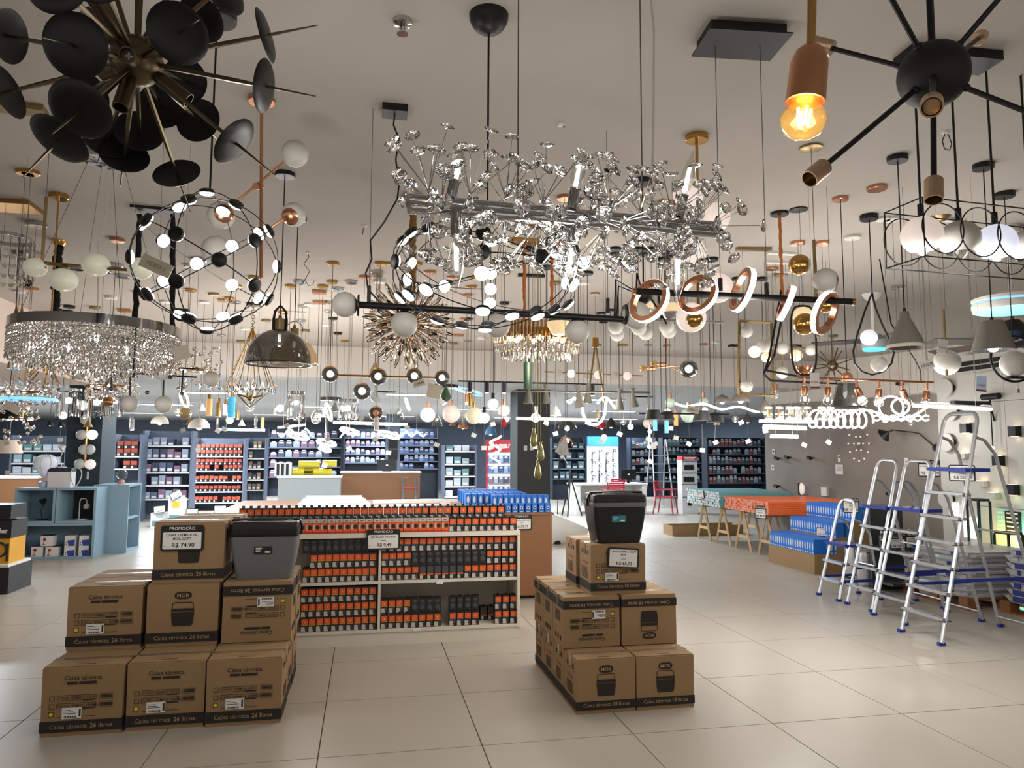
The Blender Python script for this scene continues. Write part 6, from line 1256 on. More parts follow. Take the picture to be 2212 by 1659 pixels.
for a in (
 ('smoke', 713, 808, 6.3, 36, GSM, 'smoked globe with lit core at left end of brass rod', GOLD), ('smoke', 817, 813, 6.3, 37, GSM, 'dark ringed smoked globe second on the brass rod', GOLD), ('smoke', 895, 812, 6.3, 35, GSM, 'bright smoked globe third on the brass rod', GOLD), ('smoke', 955, 816, 6.3, 33, GSM, 'smoked globe at right end of the brass rod', GOLD),
 ('smoke', 782, 845, 6.8, 38, GSM, 'copper-topped clear globe pendant under the brass rod', COPPER), ('globe', 975, 894, 6.8, 38, OPALP, 'large pinkish opal globe pendant right of centre', COPPER), ('globe', 1024, 898, 6.8, 37, mat('opal_ivory', (238, 228, 196), .3, emit=.5, var=.02), 'ivory opal globe with gold neck beside the pinkish one', GOLD),
 ('globe', 924, 896, 6.6, 32, OPALL, 'white globe with copper disc cup near centre', COPPER), ('globe', 1065, 873, 6.6, 24, OPALB, 'upper small white globe on bent black pipe', BLK), ('globe', 1046, 903, 6.6, 24, OPALB, 'lower small white globe on bent black pipe', BLK), ('globe', 1088, 887, 6.6, 26, OPALP, 'small globe with brass inner ring near the column', COPPER), ('globe', 1157, 902, 6.0, 21, OPALL, 'white globe at middle of the LED rod before column', CHROME),
 ('dome', 690, 900, 7.2, 34, GCL, 'clear glass ball pendant with gold neck', GOLD), ('ring', 710, 890, 7.0, 38, LED, 'gold LED ring pendant beside the clear glass ball', GOLD), ('ring', 880, 873, 7.4, 26, LED, 'white crescent LED ring near the bright panel', WHT), ('hring', 705, 957, 8.0, 40, LED, 'upper of two low LED hoops over the grey counter', CHROME), ('hring', 702, 971, 8.5, 26, LED, 'lower of two low LED hoops over the grey counter', CHROME), ('hring', 645, 943, 8.2, 42, LED, 'tangled white LED hoop left of the two low hoops', CHROME), ('hring', 755, 932, 8.5, 40, LED, 'white LED hoop right above the monitor side', CHROME), ('hring', 840, 940, 8.8, 46, LED, 'wide white LED hoop over the brown counter', CHROME),
 ('drop', 963, 855, 7.0, 26, mat('green_glass', (60, 92, 70), .1, var=.2), 'green glass drop pendant above the pinkish globe', BLK), ('drop', 620, 880, 7.2, 20, GCL, 'clear glass drop with gold top left of beaded cylinder', GOLD), ('bell', 810, 800, 6.6, 32, GAM, 'tall amber glass vase pendant behind the brass rod', CHROME), ('drop', 810, 858, 6.7, 22, GCL, 'long clear glass drop under the amber vase', CHROME), ('smoke', 812, 892, 7.0, 30, thin_glass('brown_glass', (120, 84, 66), .5), 'brown glass globe low behind the glass drop', COPPER), ('bell', 862, 893, 7.4, 24, GCL, 'ribbed clear bell pendant left of copper-cup globe', CHROME), ('bell', 944, 908, 7.2, 24, GCL, 'small clear bell glass under the green drop', CHROME),
 ('tube', 452, 880, 7.6, 12, mat('warm_wood_glow', (226, 170, 110), .4, emit=.6, ecol=(255, 190, 110)), 'glowing amber tube pendant right of the cluster globes', BRASS), ('tube', 486, 885, 7.8, 8, LEDS, 'narrow bubbly white light tube pendant', GOLD), ('tube', 472, 885, 7.9, 10, mat('gold_frame_panel', (160, 130, 80), .3, .8), 'flat gold framed tube pendant', GOLD), ('tube', 500, 880, 7.2, 15, mat('cyan_crystal', (90, 200, 240), .1, emit=.8, ecol=(60, 180, 240), var=.5, scale=40), 'glittering cyan tube pendant under the diamond cage', GOLD),
 ('ring', 398, 862, 6.4, 34, LED, 'white oval LED ring pendant right of cluster globes', WHT), ('globe', 400, 893, 7.4, 26, GAM, 'amber glass pebble pendant below the oval ring', GOLD), ('smoke', 234, 868, 5.6, 22, mat('rose_gold_mirror', (214, 160, 120), .1, 1), 'rose gold mirror ball pendant before the teal column', COPPER), ('dome', 430, 925, 8.0, 44, WHT, 'white dome pendant under the amber pebble', WHT), ('dome', 345, 915, 8.0, 36, WHT, 'white dome pendant left of the amber pebble', WHT), ('dome', 18, 905, 6.0, 44, BLK, 'black dome pendant at the left edge', BLK), ('cone', 108, 915, 8.5, 14, BLK, 'small black cone pendant with bright bulb at left', BLK), ('cone', 132, 917, 8.6, 14, BLK, 'small black cone pendant just left of the teal column', BLK), ('drum', 20, 965, 7.5, 52, mat('linen_shade', (206, 190, 178), .8, emit=.25), 'pale linen cylinder shade low at the left', WHT),
 ('hour', 1142, 848, 6.2, 22, HGL, 'left grey hourglass shade hanging before the column', BLK), ('hour', 1180, 850, 6.4, 20, HGL, 'second grey hourglass shade before the column', BLK), ('hour', 1250, 855, 6.2, 24, HGL, 'third grey hourglass shade right of the column', BLK), ('hour', 1270, 848, 6.6, 20, HGL, 'fourth grey hourglass shade beside the third', BLK), ('hour', 1338, 862, 6.2, 22, HGL, 'fifth grey hourglass shade on the right of the rail', BLK), ('hour', 1368, 858, 6.2, 20, HGL, 'rightmost grey hourglass shade on the rail', BLK),
 ('cone', 1200, 890, 7.0, 24, WHT, 'pale grey cone pendant right of the column', BRASS), ('smoke', 1488, 797, 5.4, 40, GSM, 'large grey-topped glass globe pendant right of centre', STEEL), ('globe', 1487, 897, 7.0, 32, mat('bubble_glass', (170, 186, 172), .15, emit=.2, var=.6, scale=60), 'green bubble glass ball pendant among the black shades', COPPER), ('globe', 1448, 870, 7.4, 22, MT['bubble_glass'], 'smaller bubble glass pendant behind the black shades', COPPER), ('globe', 1520, 868, 7.6, 20, MT['bubble_glass'], 'bubble glass pendant right behind the LED scarf', COPPER),
 ('drum', 1411, 896, 5.8, 38, BLKM, 'leftmost black drum shade of four', BLK), ('drum', 1440, 898, 6.1, 34, BLKM, 'second black drum shade of four', BLK), ('drum', 1516, 898, 5.8, 40, BLKM, 'third black drum shade of four', BLK), ('drum', 1545, 902, 6.1, 38, BLKM, 'rightmost black drum shade of four', BLK),
 ('globe', 1404, 932, 7.6, 10, OPALL, 'upper ball of three small low white balls', CHROME), ('globe', 1404, 950, 7.75, 10, OPALL, 'middle ball of three small low white balls', CHROME), ('globe', 1403, 965, 7.9, 10, OPALL, 'lowest ball of three small low white balls', CHROME), ('globe', 1400, 915, 7.8, 22, OPAL, 'grey-white globe above three small low balls', CHROME), ('tube', 1415, 917, 8.2, 9, mat('led_cyan_tube', (120, 200, 250), .4, emit=1, ecol=(110, 200, 255)), 'left pale cyan tube pendant under black shades', CHROME), ('tube', 1440, 922, 8.2, 9, MT['led_cyan_tube'], 'right pale cyan tube pendant under black shades', CHROME), ('tube', 1460, 906, 8.2, 9, MT['warm_wood_glow'], 'short warm tube pendant between the black shades', COPPER), ('globe', 1362, 922, 8.2, 13, OPALL, 'small white glass tulip pendant left of black shades', CHROME),
 ('cone', 1615, 905, 7.6, 22, mat('dark_cone', (48, 46, 46), .5), 'dark flared cone pendant under the LED scarf', BLK), ('dome', 1600, 868, 6.8, 40, mat('leather_grey', (112, 104, 98), .6), 'grey folded shade pendant right of LED scarf', BLK), ('dome', 1560, 870, 7.0, 34, MT['leather_grey'], 'grey folded shade pendant behind the LED scarf', BLK), ('cone', 1652, 880, 6.8, 30, MT['leather_grey'], 'tilted grey shade with white bulb left of letter lamp', BLK), ('globe', 1676, 852, 6.4, 20, GCL, 'clear glass ball with bright bulb left of copper rail', COPPER), ('bell', 1735, 890, 5.6, 26, GCL, 'clear bottle glass pendant under the copper rail', COPPER), ('bell', 1788, 895, 5.6, 30, GCL, 'wider clear bottle glass pendant under copper rail', COPPER),
 ('tube', 1016, 862, 7.2, 10, GOLD, 'tapered gold tube above the ivory globe', GOLD), ('tube', 1007, 860, 7.6, 6, COPPER, 'slim copper spike pendant left of the ivory globe', COPPER), ('tube', 1140, 812, 5.8, 19, mat('dark_green_tube', (26, 52, 44), .4), 'thick dark green tube pendant above the charcoal column', BLK), ('disc', 960, 835, 9.0, 60, BLK, 'wide black disc lamp under the bulkhead', BLK), ('hring', 1010, 845, 9.0, 64, LEDB, 'wide pale blue glowing hoop under the bulkhead', BLK), ('disc', 715, 862, 9.0, 46, BLK, 'black drum disc lamp behind the clear glass ball', BLK),
 ('cone', 1060, 930, 9.0, 26, mat('teal_shade', (60, 110, 150), .5), 'blue cone shade low left of the column', BRASS), ('dome', 1000, 925, 9.0, 22, COPPER, 'copper dome low beside the ivory globe', COPPER), ('dome', 1225, 927, 8.2, 40, GSM, 'smoked dome low right of the column', BLK), ('dome', 1300, 925, 8.6, 26, RED, 'red dome pendant low behind the LED arch', BLK), ('cone', 1320, 915, 8.4, 24, BLKM, 'black cone pendant low behind the LED arch', BLK), ('drop', 1088, 915, 8.0, 16, RED, 'dark red drop pendant left of the column', BLK),
 ('globe', 1305, 945, 9.2, 14, OPALL, 'tiny bright bulb pendant before the tap board', BLK)):
    pend(*a)
# brass rod through the smoked globes
D = 6.3; a = at(725, 810, D); e = at(960, 816, D); t = thing('smoked_globe_rod', 'thin brass rod carrying the row of smoked globes', 'pendant lamp', a.lerp(e, .5)); part(t, 'rod', B().rod(a, e, .008), GOLD); wire(t, a.lerp(e, .3)); wire(t, a.lerp(e, .75)); q = a.lerp(e, .5); canopy(t, q.x, q.y, 0, .02, GOLD, sq=(.3, .05))
# disc rod far
D = 9.5; a = at(1176, 803, D); e = at(1388, 812, D); t = thing('disc_rod_lamp', 'thin rod lamp with white discs under the bulkhead', 'pendant lamp', a.lerp(e, .5)); part(t, 'rod', B().rod(a, e, .008), COPPER)
for x, m in ((1206, OPAL), (1234, OPALL), (1270, GCL), (1292, OPALP), (1328, OPAL), (1355, OPALP)): part(t, 'disc', B().lathe([(0, -.02), (9*D/F, -.012), (9*D/F, .012), (0, .02)], axis(at(x, 805+.04*(x-1176), D), HF), 18), m)
for x in (1250, 1332): wire(t, at(x, 806, D))
# spotlight rail and hourglass rail
def rail(px0, py0, px1, py1, D, r, m, label, spots=()):
    a = at(px0, py0, D); e = at(px1, py1, D); t = thing('rail_lamp', label, 'track lamp', a.lerp(e, .5)); part(t, 'rail', B().rod(a, e, r, n=6), m)
    for x in spots:
        f_ = (x-px0)/(px1-px0); q = a.lerp(e, f_); part(t, 'spot', B().rod(q, q+V((0, 0, -.1)), .02), m); part(t, 'spot_lens', B().rod(q+V((0, 0, -.1)), q+V((0, 0, -.104)), .017), LED)
    for f_ in (.25, .8): wire(t, a.lerp(e, f_), m if m == BLK else CABLE, .003)
    c = a.lerp(e, .5); canopy(t, c.x, c.y, 0, .025, m, sq=(.25, .05)); return t
rail(990, 823, 1305, 831, 6.7, .008, BLK, 'thin black rail with four downward spots right of centre', (1015, 1052, 1089, 1280)); rail(1108, 845, 1404, 848, 6.2, .009, mat('rail_bronze', (84, 74, 66), .4, .5), 'bronze rail carrying the hourglass shades')
rail(1380, 893, 1575, 895, 6.0, .007, BLK, 'thin black rail joining the four drum shades')
def ledbar(px0, py0, px1, py1, D, r, label, m=LED, name='led_bar_lamp'):
    a = at(px0, py0, D); e = at(px1, py1, D); t = thing(name, label, 'LED lamp', a.lerp(e, .5)); part(t, 'light_bar', B().rod(a, e, r, n=8), m); part(t, 'housing', B().rod(a+V((0, 0, r)), e+V((0, 0, r)), r*.8, n=6), WHT)
    for f_ in (.2, .8): wire(t, a.lerp(e, f_))
    c = a.lerp(e, .5); canopy(t, c.x, c.y, 0, .02, WHT, sq=(.25, .05)); glow(t, c+V((0, 0, -.06)), (16 if D < 6.5 else 40) if m == LED else 10, r=.15); return t
ledbar(1115, 904, 1290, 908, 6.0, .009, 'straight white LED rod crossing before the charcoal column'); ledbar(1648, 923, 1742, 926, 6.2, .014, 'upper of two short white LED bars before the concrete wall'); ledbar(1664, 943, 1724, 944, 6.5, .012, 'lower of two short white LED bars before the concrete wall'); ledbar(1640, 910, 1760, 912, 5.9, .01, 'long flat LED bar under the letter lamp')
ledbar(720, 913, 880, 918, 9.0, .014, 'long white LED bar over the counters at centre'); ledbar(468, 928, 572, 930, 8.6, .012, 'pale blue LED bar over the orange box gondola', LEDB); ledbar(600, 924, 660, 918, 8.6, .01, 'short tilted LED bar left of centre'); ledbar(1972, 876, 2142, 884, 5.0, .012, 'long lower side of the triangular LED lamp at right', LED); ledbar(1990, 872, 2140, 880, 5.3, .01, 'long upper side of the triangular LED lamp at right', LED)
D = 5.3; a = at(2052, 872, D); e = at(2140, 876, D); solo('triangle_lamp_body', B().box(-.15, .15, -.02, .02, -.01, .025, MX.Translation(a.lerp(e, .5))), BLK, 'black bar body above the triangular LED lamp', 'LED lamp', a)
# drawn LED sculptures
def ledcurve(pts, D, r, label, name='led_sculpture', m=LED, closed=False, cable=True):
    P = [at(x, y, D+(d or 0)) for x, y, d in pts]; c = P[len(P)//2]; t = thing(name, label, 'LED lamp', c); part(t, 'light_tube', B().tube(P, r, 6, closed), m); hi = max(P, key=lambda p: p.z)
    wire(t, hi); canopy(t, hi.x, hi.y, .06, .025, WHT); glow(t, c+V((0, 0, -.08)), 13 if D < 6.5 else 34, r=.15); return t
ledcurve([(1752+k*.87+13*math.cos(k*.36), 905+19*math.sin(k*.36), .05*math.sin(k*.18)) for k in range(142)], 5.4, .0075, 'row of coiled white LED loops before the concrete wall')
ledcurve([(1815+k*4.6, 900-14*math.sin(k*.16)-(18*(k/42)**2)+0, .06*math.sin(k*.4)) for k in range(43)], 5.2, .008, 'sweeping white LED ribbon right of the coiled loops'); ledcurve([(1885+k*3.1, 903+6*math.sin(k*.55), .05*math.cos(k*.55)) for k in range(40)], 5.5, .006, 'lower braided white LED ribbon'); ledcurve([(1885+k*3.1, 903-6*math.sin(k*.55), .05*math.cos(k*.55+1)) for k in range(40)], 5.6, .006, 'upper braided white LED ribbon')
for (x, y, r, lab_) in ((1925, 880, 24, 'larger white LED circle before the braided ribbon'), (1945, 878, 17, 'smaller LED circle inside the braided ribbon lamp')):
    c = at(x, y, 5.0); t = thing('led_circle', lab_, 'LED lamp', c); ledring(t, c, r*5.0/F, .007, HF+V((.3, 0, 0))); wire(t, c+V((0, 0, r*5/F))); canopy(t, c.x, c.y, .05, .02, WHT)
ledcurve([(1460+k*5, 872+4*math.sin(k*.4)+(k/36)*14, .1*math.sin(k*.3)) for k in range(37)], 5.6, .009, 'long wavy white LED scarf above the black shades')
ledcurve([(1283-25*math.cos(a_), 880+38*math.sin(a_), 0) for a_ in [PI*k/20 for k in range(21)]]+[(1308, 872, 0), (1310, 868, 0)], 6.0, .012, 'tall white LED arch open at the top right of column'); ledcurve([(1290+k*3, 872-14*math.sin(k*.3), 0) for k in range(14)], 6.2, .011, 'short white LED hook beside the arch')
ledcurve([(1070+12*math.cos(k*.52)*(1-.3*k/30), 942+k*2.4, .05*math.sin(k*.52)) for k in range(30)], 5.6, .008, 'spiral LED ribbon hanging before the red header')
ledcurve([(1225+k*3, 865+6*math.sin(k*.9), 0) for k in range(16)], 7.0, .012, 'bright zigzag LED bar behind the hourglass shades'); ledcurve([(600+k*6, 935+9*math.sin(k*1.1), .1*math.cos(k)) for k in range(14)], 8.2, .009, 'curly LED ribbon above the yellow rolls'); ledcurve([(735+k*4.5, 945-14*abs(math.sin(k*.5)), 0) for k in range(10)], 8.0, .008, 'greenish-white LED loop ribbon left of monitor')
ledcurve([(835+k*5, 938+5*math.sin(k*1.3), 0) for k in range(18)], 8.4, .01, 'bright tangled LED strip above the brown counter')
# letter-like acrylic lamp
D = 6.2
for k, x in enumerate((1660, 1684, 1706, 1722, 1744, 1775, 1795)):
    q = at(x, 893, D); t = thing('acrylic_lamp', f'clear acrylic block lamp with gold core, {ORD[k]} from left', 'LED lamp', q, group='acrylic block lamps'); part(t, 'block', B().box(q.x-.03, q.x+.03, q.y-.02, q.y+.02, q.z-.06, q.z+.06), GCL); part(t, 'glow', B().box(q.x-.026, q.x+.026, q.y-.005, q.y+.005, q.z+.04, q.z+.055).box(q.x-.026, q.x+.026, q.y-.005, q.y+.005, q.z-.055, q.z-.04), LED); part(t, 'core', B().rod(q+V((0, 0, -.03)), q+V((0, 0, .03)), .012), GOLD); wire(t, q+V((0, 0, .06)))
# drop-shaped bronze lamps before the column, origami bird
D = 5.2
for k, (x, y) in enumerate(((1153, 950), (1168, 980), (1162, 1020))):
    q = at(x, y, D); t = thing('pear_pendant', f'greenish brass pear-shaped pendant before column, {("upper","middle","lowest")[k]}', 'pendant lamp', q, group='pear pendants'); part(t, 'pear', B().lathe([(.0005, -.05), (.02, -.045), (.028, -.02), (.02, .03), (.008, .07), (.012, .085)], MX.Translation(q), 16), mat('pear_brass', (150, 142, 96), .35, .6)); wire(t, q+V((0, 0, .08)), MT['pear_brass'], .003); canopy(t, q.x, q.y, .04, .02, BRASS)
D = 4.6; q = at(1215, 975, D); t = thing('origami_bird_lamp', 'white folded paper bird lamp inside a copper hoop', 'pendant lamp', q); P_ = lambda x, y, d=0: at(x, y, D+d)
bb = B()
bb.add([P_(1222, 938), P_(1198, 975, .03), P_(1212, 985), P_(1226, 965, -.04)], [(0, 1, 2), (0, 2, 3)]); bb.add([P_(1208, 968), P_(1216, 985, -.02), P_(1232, 1012), P_(1214, 985, .03)], [(0, 1, 2), (0, 2, 3)]); bb.add([P_(1224, 950), P_(1230, 985, -.05), P_(1214, 982)], [(0, 1, 2)])
part(t, 'folded_wings', bb, PAPER); part(t, 'hoop', B().ring(at(1222, 960, D), 16*D/F, .004, HF+V((.8, 0, 0)), 30, 5, 4.6, -1.2), COPPER); wire(t, at(1221, 940, D)); c = at(1221, 940, D); canopy(t, c.x, c.y, .05, .02, COPPER)
# brass cone pendants with wooden straps (left of hourglass)
D = 7.5; c = at(1286, 740, D); t = thing('strap_lamp', 'brass cylinder with two long straps spreading downward', 'pendant lamp', c); part(t, 'cylinder', B().rod(c+V((0, 0, -.05)), c+V((0, 0, .05)), .035, n=14), GOLD); wire(t, c+V((0, 0, .05))); canopy(t, c.x, c.y, .05, .02, GOLD)
for s in (-1, 1): part(t, 'strap', B().tube([c+V((s*.01, 0, -.05)), c+V((s*.02, 0, -.15)), c+V((s*.06, 0, -.42)), c+V((s*.09, 0, -.62))], .011, 5), BRASS)
# rod with amber bulbs
D = 6.2; a = at(1378, 797, D); e = at(1468, 790, D); t = thing('cross_bulb_lamp', 'copper cross lamp with two amber filament bulbs', 'pendant lamp', a.lerp(e, .5)); part(t, 'rod', B().rod(at(1400, 796, D), e, .007).rod(at(1425, 786, D), at(1466, 800, D), .007), COPPER)
for x, y, dx in ((1402, 796, -1), (1425, 787, -1)): q = at(x, y, D); part(t, 'holder', B().rod(q, q+V((.06, 0, 0)), .018), COPPER); bulb(t, q, (dx, 0, 0), .03, .09, GGO, CABLE)
wire(t, at(1440, 792, D), COPPER, .004)
# loose ceiling wires and spare canopies with bare cables
def loose(px, py, D, label, pts):
    c = at(px, py, D); c.z = HC; t = thing('loose_wire', label, 'wire', c); part(t, 'wire', B().tube([c]+[c+V(p) for p in pts], .003, 5), BLK); part(t, 'grommet', B().lathe([(0, 0), (.02, 0), (.015, -.01), (0, -.012)], MX.Translation(c), 12), WHT)
loose(665, 545, cD(665, 545), 'tangle of bare wires hanging from the ceiling', [(.01, 0, -.04), (-.03, 0, -.1), (.02, 0, -.16), (-.02, 0, -.24), (-.05, 0, -.28)]); loose(2042, 285, cD(2042, 285), 'small grey wire loop hanging from ceiling at right', [(.02, 0, -.02), (.035, 0, -.06), (.02, 0, -.095), (-.01, 0, -.09), (-.02, 0, -.05), (0, 0, -.005)])
loose(788, 487, cD(788, 487), 'short bare wire left of the crystal bar', [(-.01, 0, -.03), (-.015, 0, -.07)]); loose(1212, 268, cD(1212, 268), 'stub of wire at a patched ceiling hole', [(.01, 0, -.01), (.02, 0, -.015)]); loose(680, 605, cD(680, 605), 'curved bare wire by the tangle', [(-.02, 0, -.05), (-.06, 0, -.06), (-.08, 0, -.02)])
cols_ = (BRASS, BLK, WHT, COPPER, CHROME, GOLD); cn = ('brass', 'black', 'white', 'copper', 'chrome', 'gold'); used = []
SP = [(420, 690), (455, 712), (478, 722), (505, 682), (530, 708), (548, 655), (575, 690), (612, 672), (650, 690), (690, 650), (705, 700), (730, 718), (660, 712), (600, 722), (560, 722), (632, 728), (445, 690), (395, 668), (520, 735), (745, 735), (1010, 735), (990, 722), (1040, 728), (1095, 742), (980, 740), (1345, 752), (1400, 757), (1520, 742), (1545, 738), (1585, 762), (1290, 748), (1440, 745), (730, 622), (690, 628), (820, 605), (150, 660), (205, 662), (270, 668), (300, 630), (70, 622), (240, 640), (1720, 762), (1800, 724), (1905, 735), (1940, 618), (1960, 745)]
cnt = {}
for k, (x, y) in enumerate(SP):
    i = k*5 % 6; D = cD(x, y)
    if D > 11.4: D = 11.2
    c = at(x, y, D); c.z = HC; cnt[i] = cnt.get(i, 0)+1
    t = thing('spare_canopy', f'{ORD[cnt[i]-1]} small {cn[i]} ceiling cup with thin hanging cable', 'ceiling cup', c, group='small ceiling cups with cables')
    if k % 4 == 1: canopy(t, c.x, c.y, 0, .03, cols_[i], sq=(.14, .1))
    else: canopy(t, c.x, c.y, .06, .03, cols_[i])
    zb_ = at(x, 905+random.uniform(-30, 10), D).z
    part(t, 'cable', B().rod(c, V((c.x, c.y, zb_+.04)), .0022, n=5), BLK if i == 1 else CABLE)
    kind = k % 4; q = V((c.x, c.y, zb_)); r = .05
    if kind == 0: part(t, 'shade', B().lathe([(r, -.04), (r*.3, .03), (.01, .045)], MX.Translation(q), 14), cols_[i])
    elif kind == 1: part(t, 'glass_ball', B().ball(q, r, 14, 8), GCL); part(t, 'lamp', B().ball(q, r*.3, 8, 5), LED)
    elif kind == 2: part(t, 'spot_tube', B().rod(q+V((0, 0, -.09)), q+V((0, 0, .04)), .022, n=10), cols_[i]); part(t, 'lamp', B().rod(q+V((0, 0, -.093)), q+V((0, 0, -.09)), .018, n=10), LED)
    else: part(t, 'opal_ball', B().ball(q, r*.9, 14, 8), OPALL)
    if kind in (1, 2) and D > 7: glow(t, q+V((0, 0, -.12)), 17, r=.06)  # point lights added here to brighten the middle of the hall
# price tags ------------------------------------------------------------
def ptag(px, py, D, w, h, txt, label, rot=0., m=PAPERD, mir=False, red=False, pos=None, sl=None):
    c = pos or at(px, py, D); sl = sl or HC-c.z; s_ = V((HF.y, -HF.x, 0)); M = MX(((s_.x, HF.x, 0, c.x), (s_.y, HF.y, 0, c.y), (0, 0, 1, c.z), (0, 0, 0, 1))) @ MX.Rotation(rot, 4, 'Y'); t = tag(link('price_tag', None, None, M=M), label, 'price tag', 'paper price tags on lamps'); w *= D/F; h *= D/F
    link('card', B().box(-w/2, w/2, 0, .002, -h/2, h/2).mesh('card', m), t); link('string', B().rod((0, 0, h/2), MX.Rotation(-rot, 3, 'Y') @ V((0, 0, sl)), .0007, n=4).mesh('string', CABLE), t)
    if txt:
        k = B(); F_ = MX.Translation((0, -.0008, -h*.16)) @ MX.Rotation(PI/2, 4, 'X') @ MX.Diagonal((-1 if mir else 1, 1, 1, 1)); k.text(txt, min(h*.45, w*.3), F_, .012); link('lettering', k.mesh('lettering', mat('tag_red', (170, 50, 40), .7, var=0) if red else (mat('tag_faint', (150, 138, 124), .8, var=0) if mir else INK)), t)
    if red: link('foot_band', B().box(-w/2, w/2, -.001, 0, -h/2, -h*.38).mesh('foot_band', mat('tag_band', (120, 44, 50), .6, var=0)), t)
    return t
ptag(337, 574, 2.4, 74, 30, '1.428,29', 'kraft tag with mirrored 1.428,29 before the wire globe', .42, mir=True); ptag(392, 762, 3.6, 36, 30, '', 'blank tag right of the crystal drum', -.25); ptag(25, 880, 4.0, 38, 18, '', 'tilted kraft tag at the left edge', .45)
ptag(2003, 788, 4.4, 30, 18, '1.012,70', 'grey tag reading 1.012,70 by the brass stick', -.25, PAPER); ptag(2036, 748, 4.4, 20, 30, '413,21', 'tag reading 413,21 tied to the brass stick', .2, PAPER); ptag(1760, 822, 4.2, 20, 34, 'LUNA', 'upright tag reading LUNA on the copper rail', 0, PAPER, red=True); ptag(2120, 829, 4.2, 22, 34, 'LUNA', 'pale blue upright tag reading LUNA at right', .08, mat('tag_blue', (186, 204, 226), .6), red=True)
ptag(905, 828, 5.8, 26, 14, '2.390,83', 'tag reading 2.390,83 under the smoked globes', -.3); ptag(938, 845, 5.8, 30, 30, '', 'large blank tag right of the smoked globes', .2); ptag(1497, 885, 5.2, 26, 14, '1.622,11', 'tag reading 1.622,11 on the LED scarf', .2)
rt = random.Random(3)
for k, (q, r, pl_) in enumerate(PEND):
    if k % 5 in (0, 2): continue
    D = dep(q); dz = r+rt.uniform(.1, .22); pos = q+V((0, 0, -dz)); v = pos-EYEP; x = 1106+F*v.dot(_rt)/v.dot(_fw)
    zone = 'over the left cubes' if x < 320 else 'over the orange gondola' if x < 600 else 'over the counters' if x < 950 else 'around the charcoal column' if x < 1250 else 'over the white desk' if x < 1500 else 'before the concrete wall'
    ptag(0, 0, D, 11, 9, '', f'small blank price tag under the '+' '.join(pl_.split()[:10]), rt.uniform(-.5, .5), PAPER, pos=pos, sl=dz-r*.85)['group'] = 'small blank tags '+zone
# ================================================================== things on the walls
def onwall(name, px, py, label, cat, fn): 
    p = wpt(px, py); M = MX(((wd.x, -wn.x, 0, p.x), (wd.y, -wn.y, 0, p.y), (0, 0, 1, p.z), (0, 0, 0, 1))); t = tag(link(name, None, None, M=M), label, cat)
    def P(n, b, m): return link(n, b.mesh(n, m), t)
    fn(P)
def dots(P):
    k = 0; P('bracket', B().box(-.03, .03, -.02, 0, -.02, .02), WHT)
    for ring_, n_ in ((.0, 1), (.09, 6), (.2, 12)):
        for i in range(n_):
            a_ = 2*PI*i/n_; x, z = ring_*math.cos(a_), ring_*1.5*math.sin(a_); P('lamp_dot', B().ball((x, -.03, z), .017, 12, 6), OPALP); P('dot_arm', B().rod((0, -.01, 0), (x, -.02, z), .0025, n=4), CONW)
onwall('dot_wall_lamp', 1857, 958, 'constellation wall lamp of small white dots on concrete wall', 'wall lamp', dots)
onwall('round_wall_lamp', 1730, 990, 'round white wall lamp with thick rim on concrete wall', 'wall lamp', lambda P: (P('rim', B().lathe([(.09, 0), (.09, -.04), (.06, -.045), (.055, -.02)], MX.Rotation(-PI/2, 4, 'X') @ MX.Diagonal((1, 1, -1, 1)), 24), WHT), P('plate', B().lathe([(0, -.01), (.07, -.01)], MX.Rotation(-PI/2, 4, 'X') @ MX.Diagonal((1, 1, -1, 1)), 24), OPALP)))
onwall('wall_notice', 1813, 1014, 'printed white notice on the concrete wall', 'notice', lambda P: (P('sheet', B().box(-.075, .075, -.004, 0, -.085, .085), PAPER), P('text_lines', B().box(-.05, .05, -.006, -.004, .055, .065).box(-.055, .055, -.006, -.004, .03, .035).box(-.055, .055, -.006, -.004, .012, .017).box(-.055, .045, -.006, -.004, -.006, -.001).box(-.055, .055, -.006, -.004, -.024, -.019), INK)))
onwall('wall_notice', 1958, 997, 'small white notice on the concrete wall near corner', 'notice', lambda P: (P('sheet', B().box(-.035, .035, -.004, 0, -.06, .06), PAPER), P('text_lines', B().box(-.02, .02, -.006, -.004, .02, .026).box(-.02, .02, -.006, -.004, 0, .005), INK)))
onwall('hydrant_sign', 1813, 990, 'tiny red and white sign above the notice', 'sign', lambda P: (P('plate', B().box(-.025, .025, -.004, 0, -.06, .06), PAPER), P('symbol', B().box(-.015, .015, -.006, -.004, .0, .045), RED)))
onwall('wall_box', 1784, 1062, 'white square wall lamp low on the concrete wall', 'wall lamp', lambda P: (P('body', B().box(-.07, .06, -.06, 0, -.08, .08), WHT), P('front', B().box(-.06, .05, -.064, -.06, -.07, .07), PAPER)))
onwall('oval_wall_lamp', 1733, 1056, 'oval white and black wall lamp above orange profiles', 'wall lamp', lambda P: (P('shade', B().ball((0, -.02, 0), .1, 20, 10, sc=(.75, .4, 1.1)), OPALP), P('bar', B().box(.02, .04, -.07, 0, -.11, .11), BLK)))
for (x, y, lab_) in ((1670, 1010, 'small white square socket with black centre on concrete wall'), (1672, 975, 'clear sample pack taped to the concrete wall')): onwall('wall_plate', x, y, lab_, 'plate', lambda P: (P('plate', B().box(-.035, .035, -.012, 0, -.05, .05), WHT), P('centre', B().box(-.014, .014, -.016, -.012, -.018, .018), BLKM)))
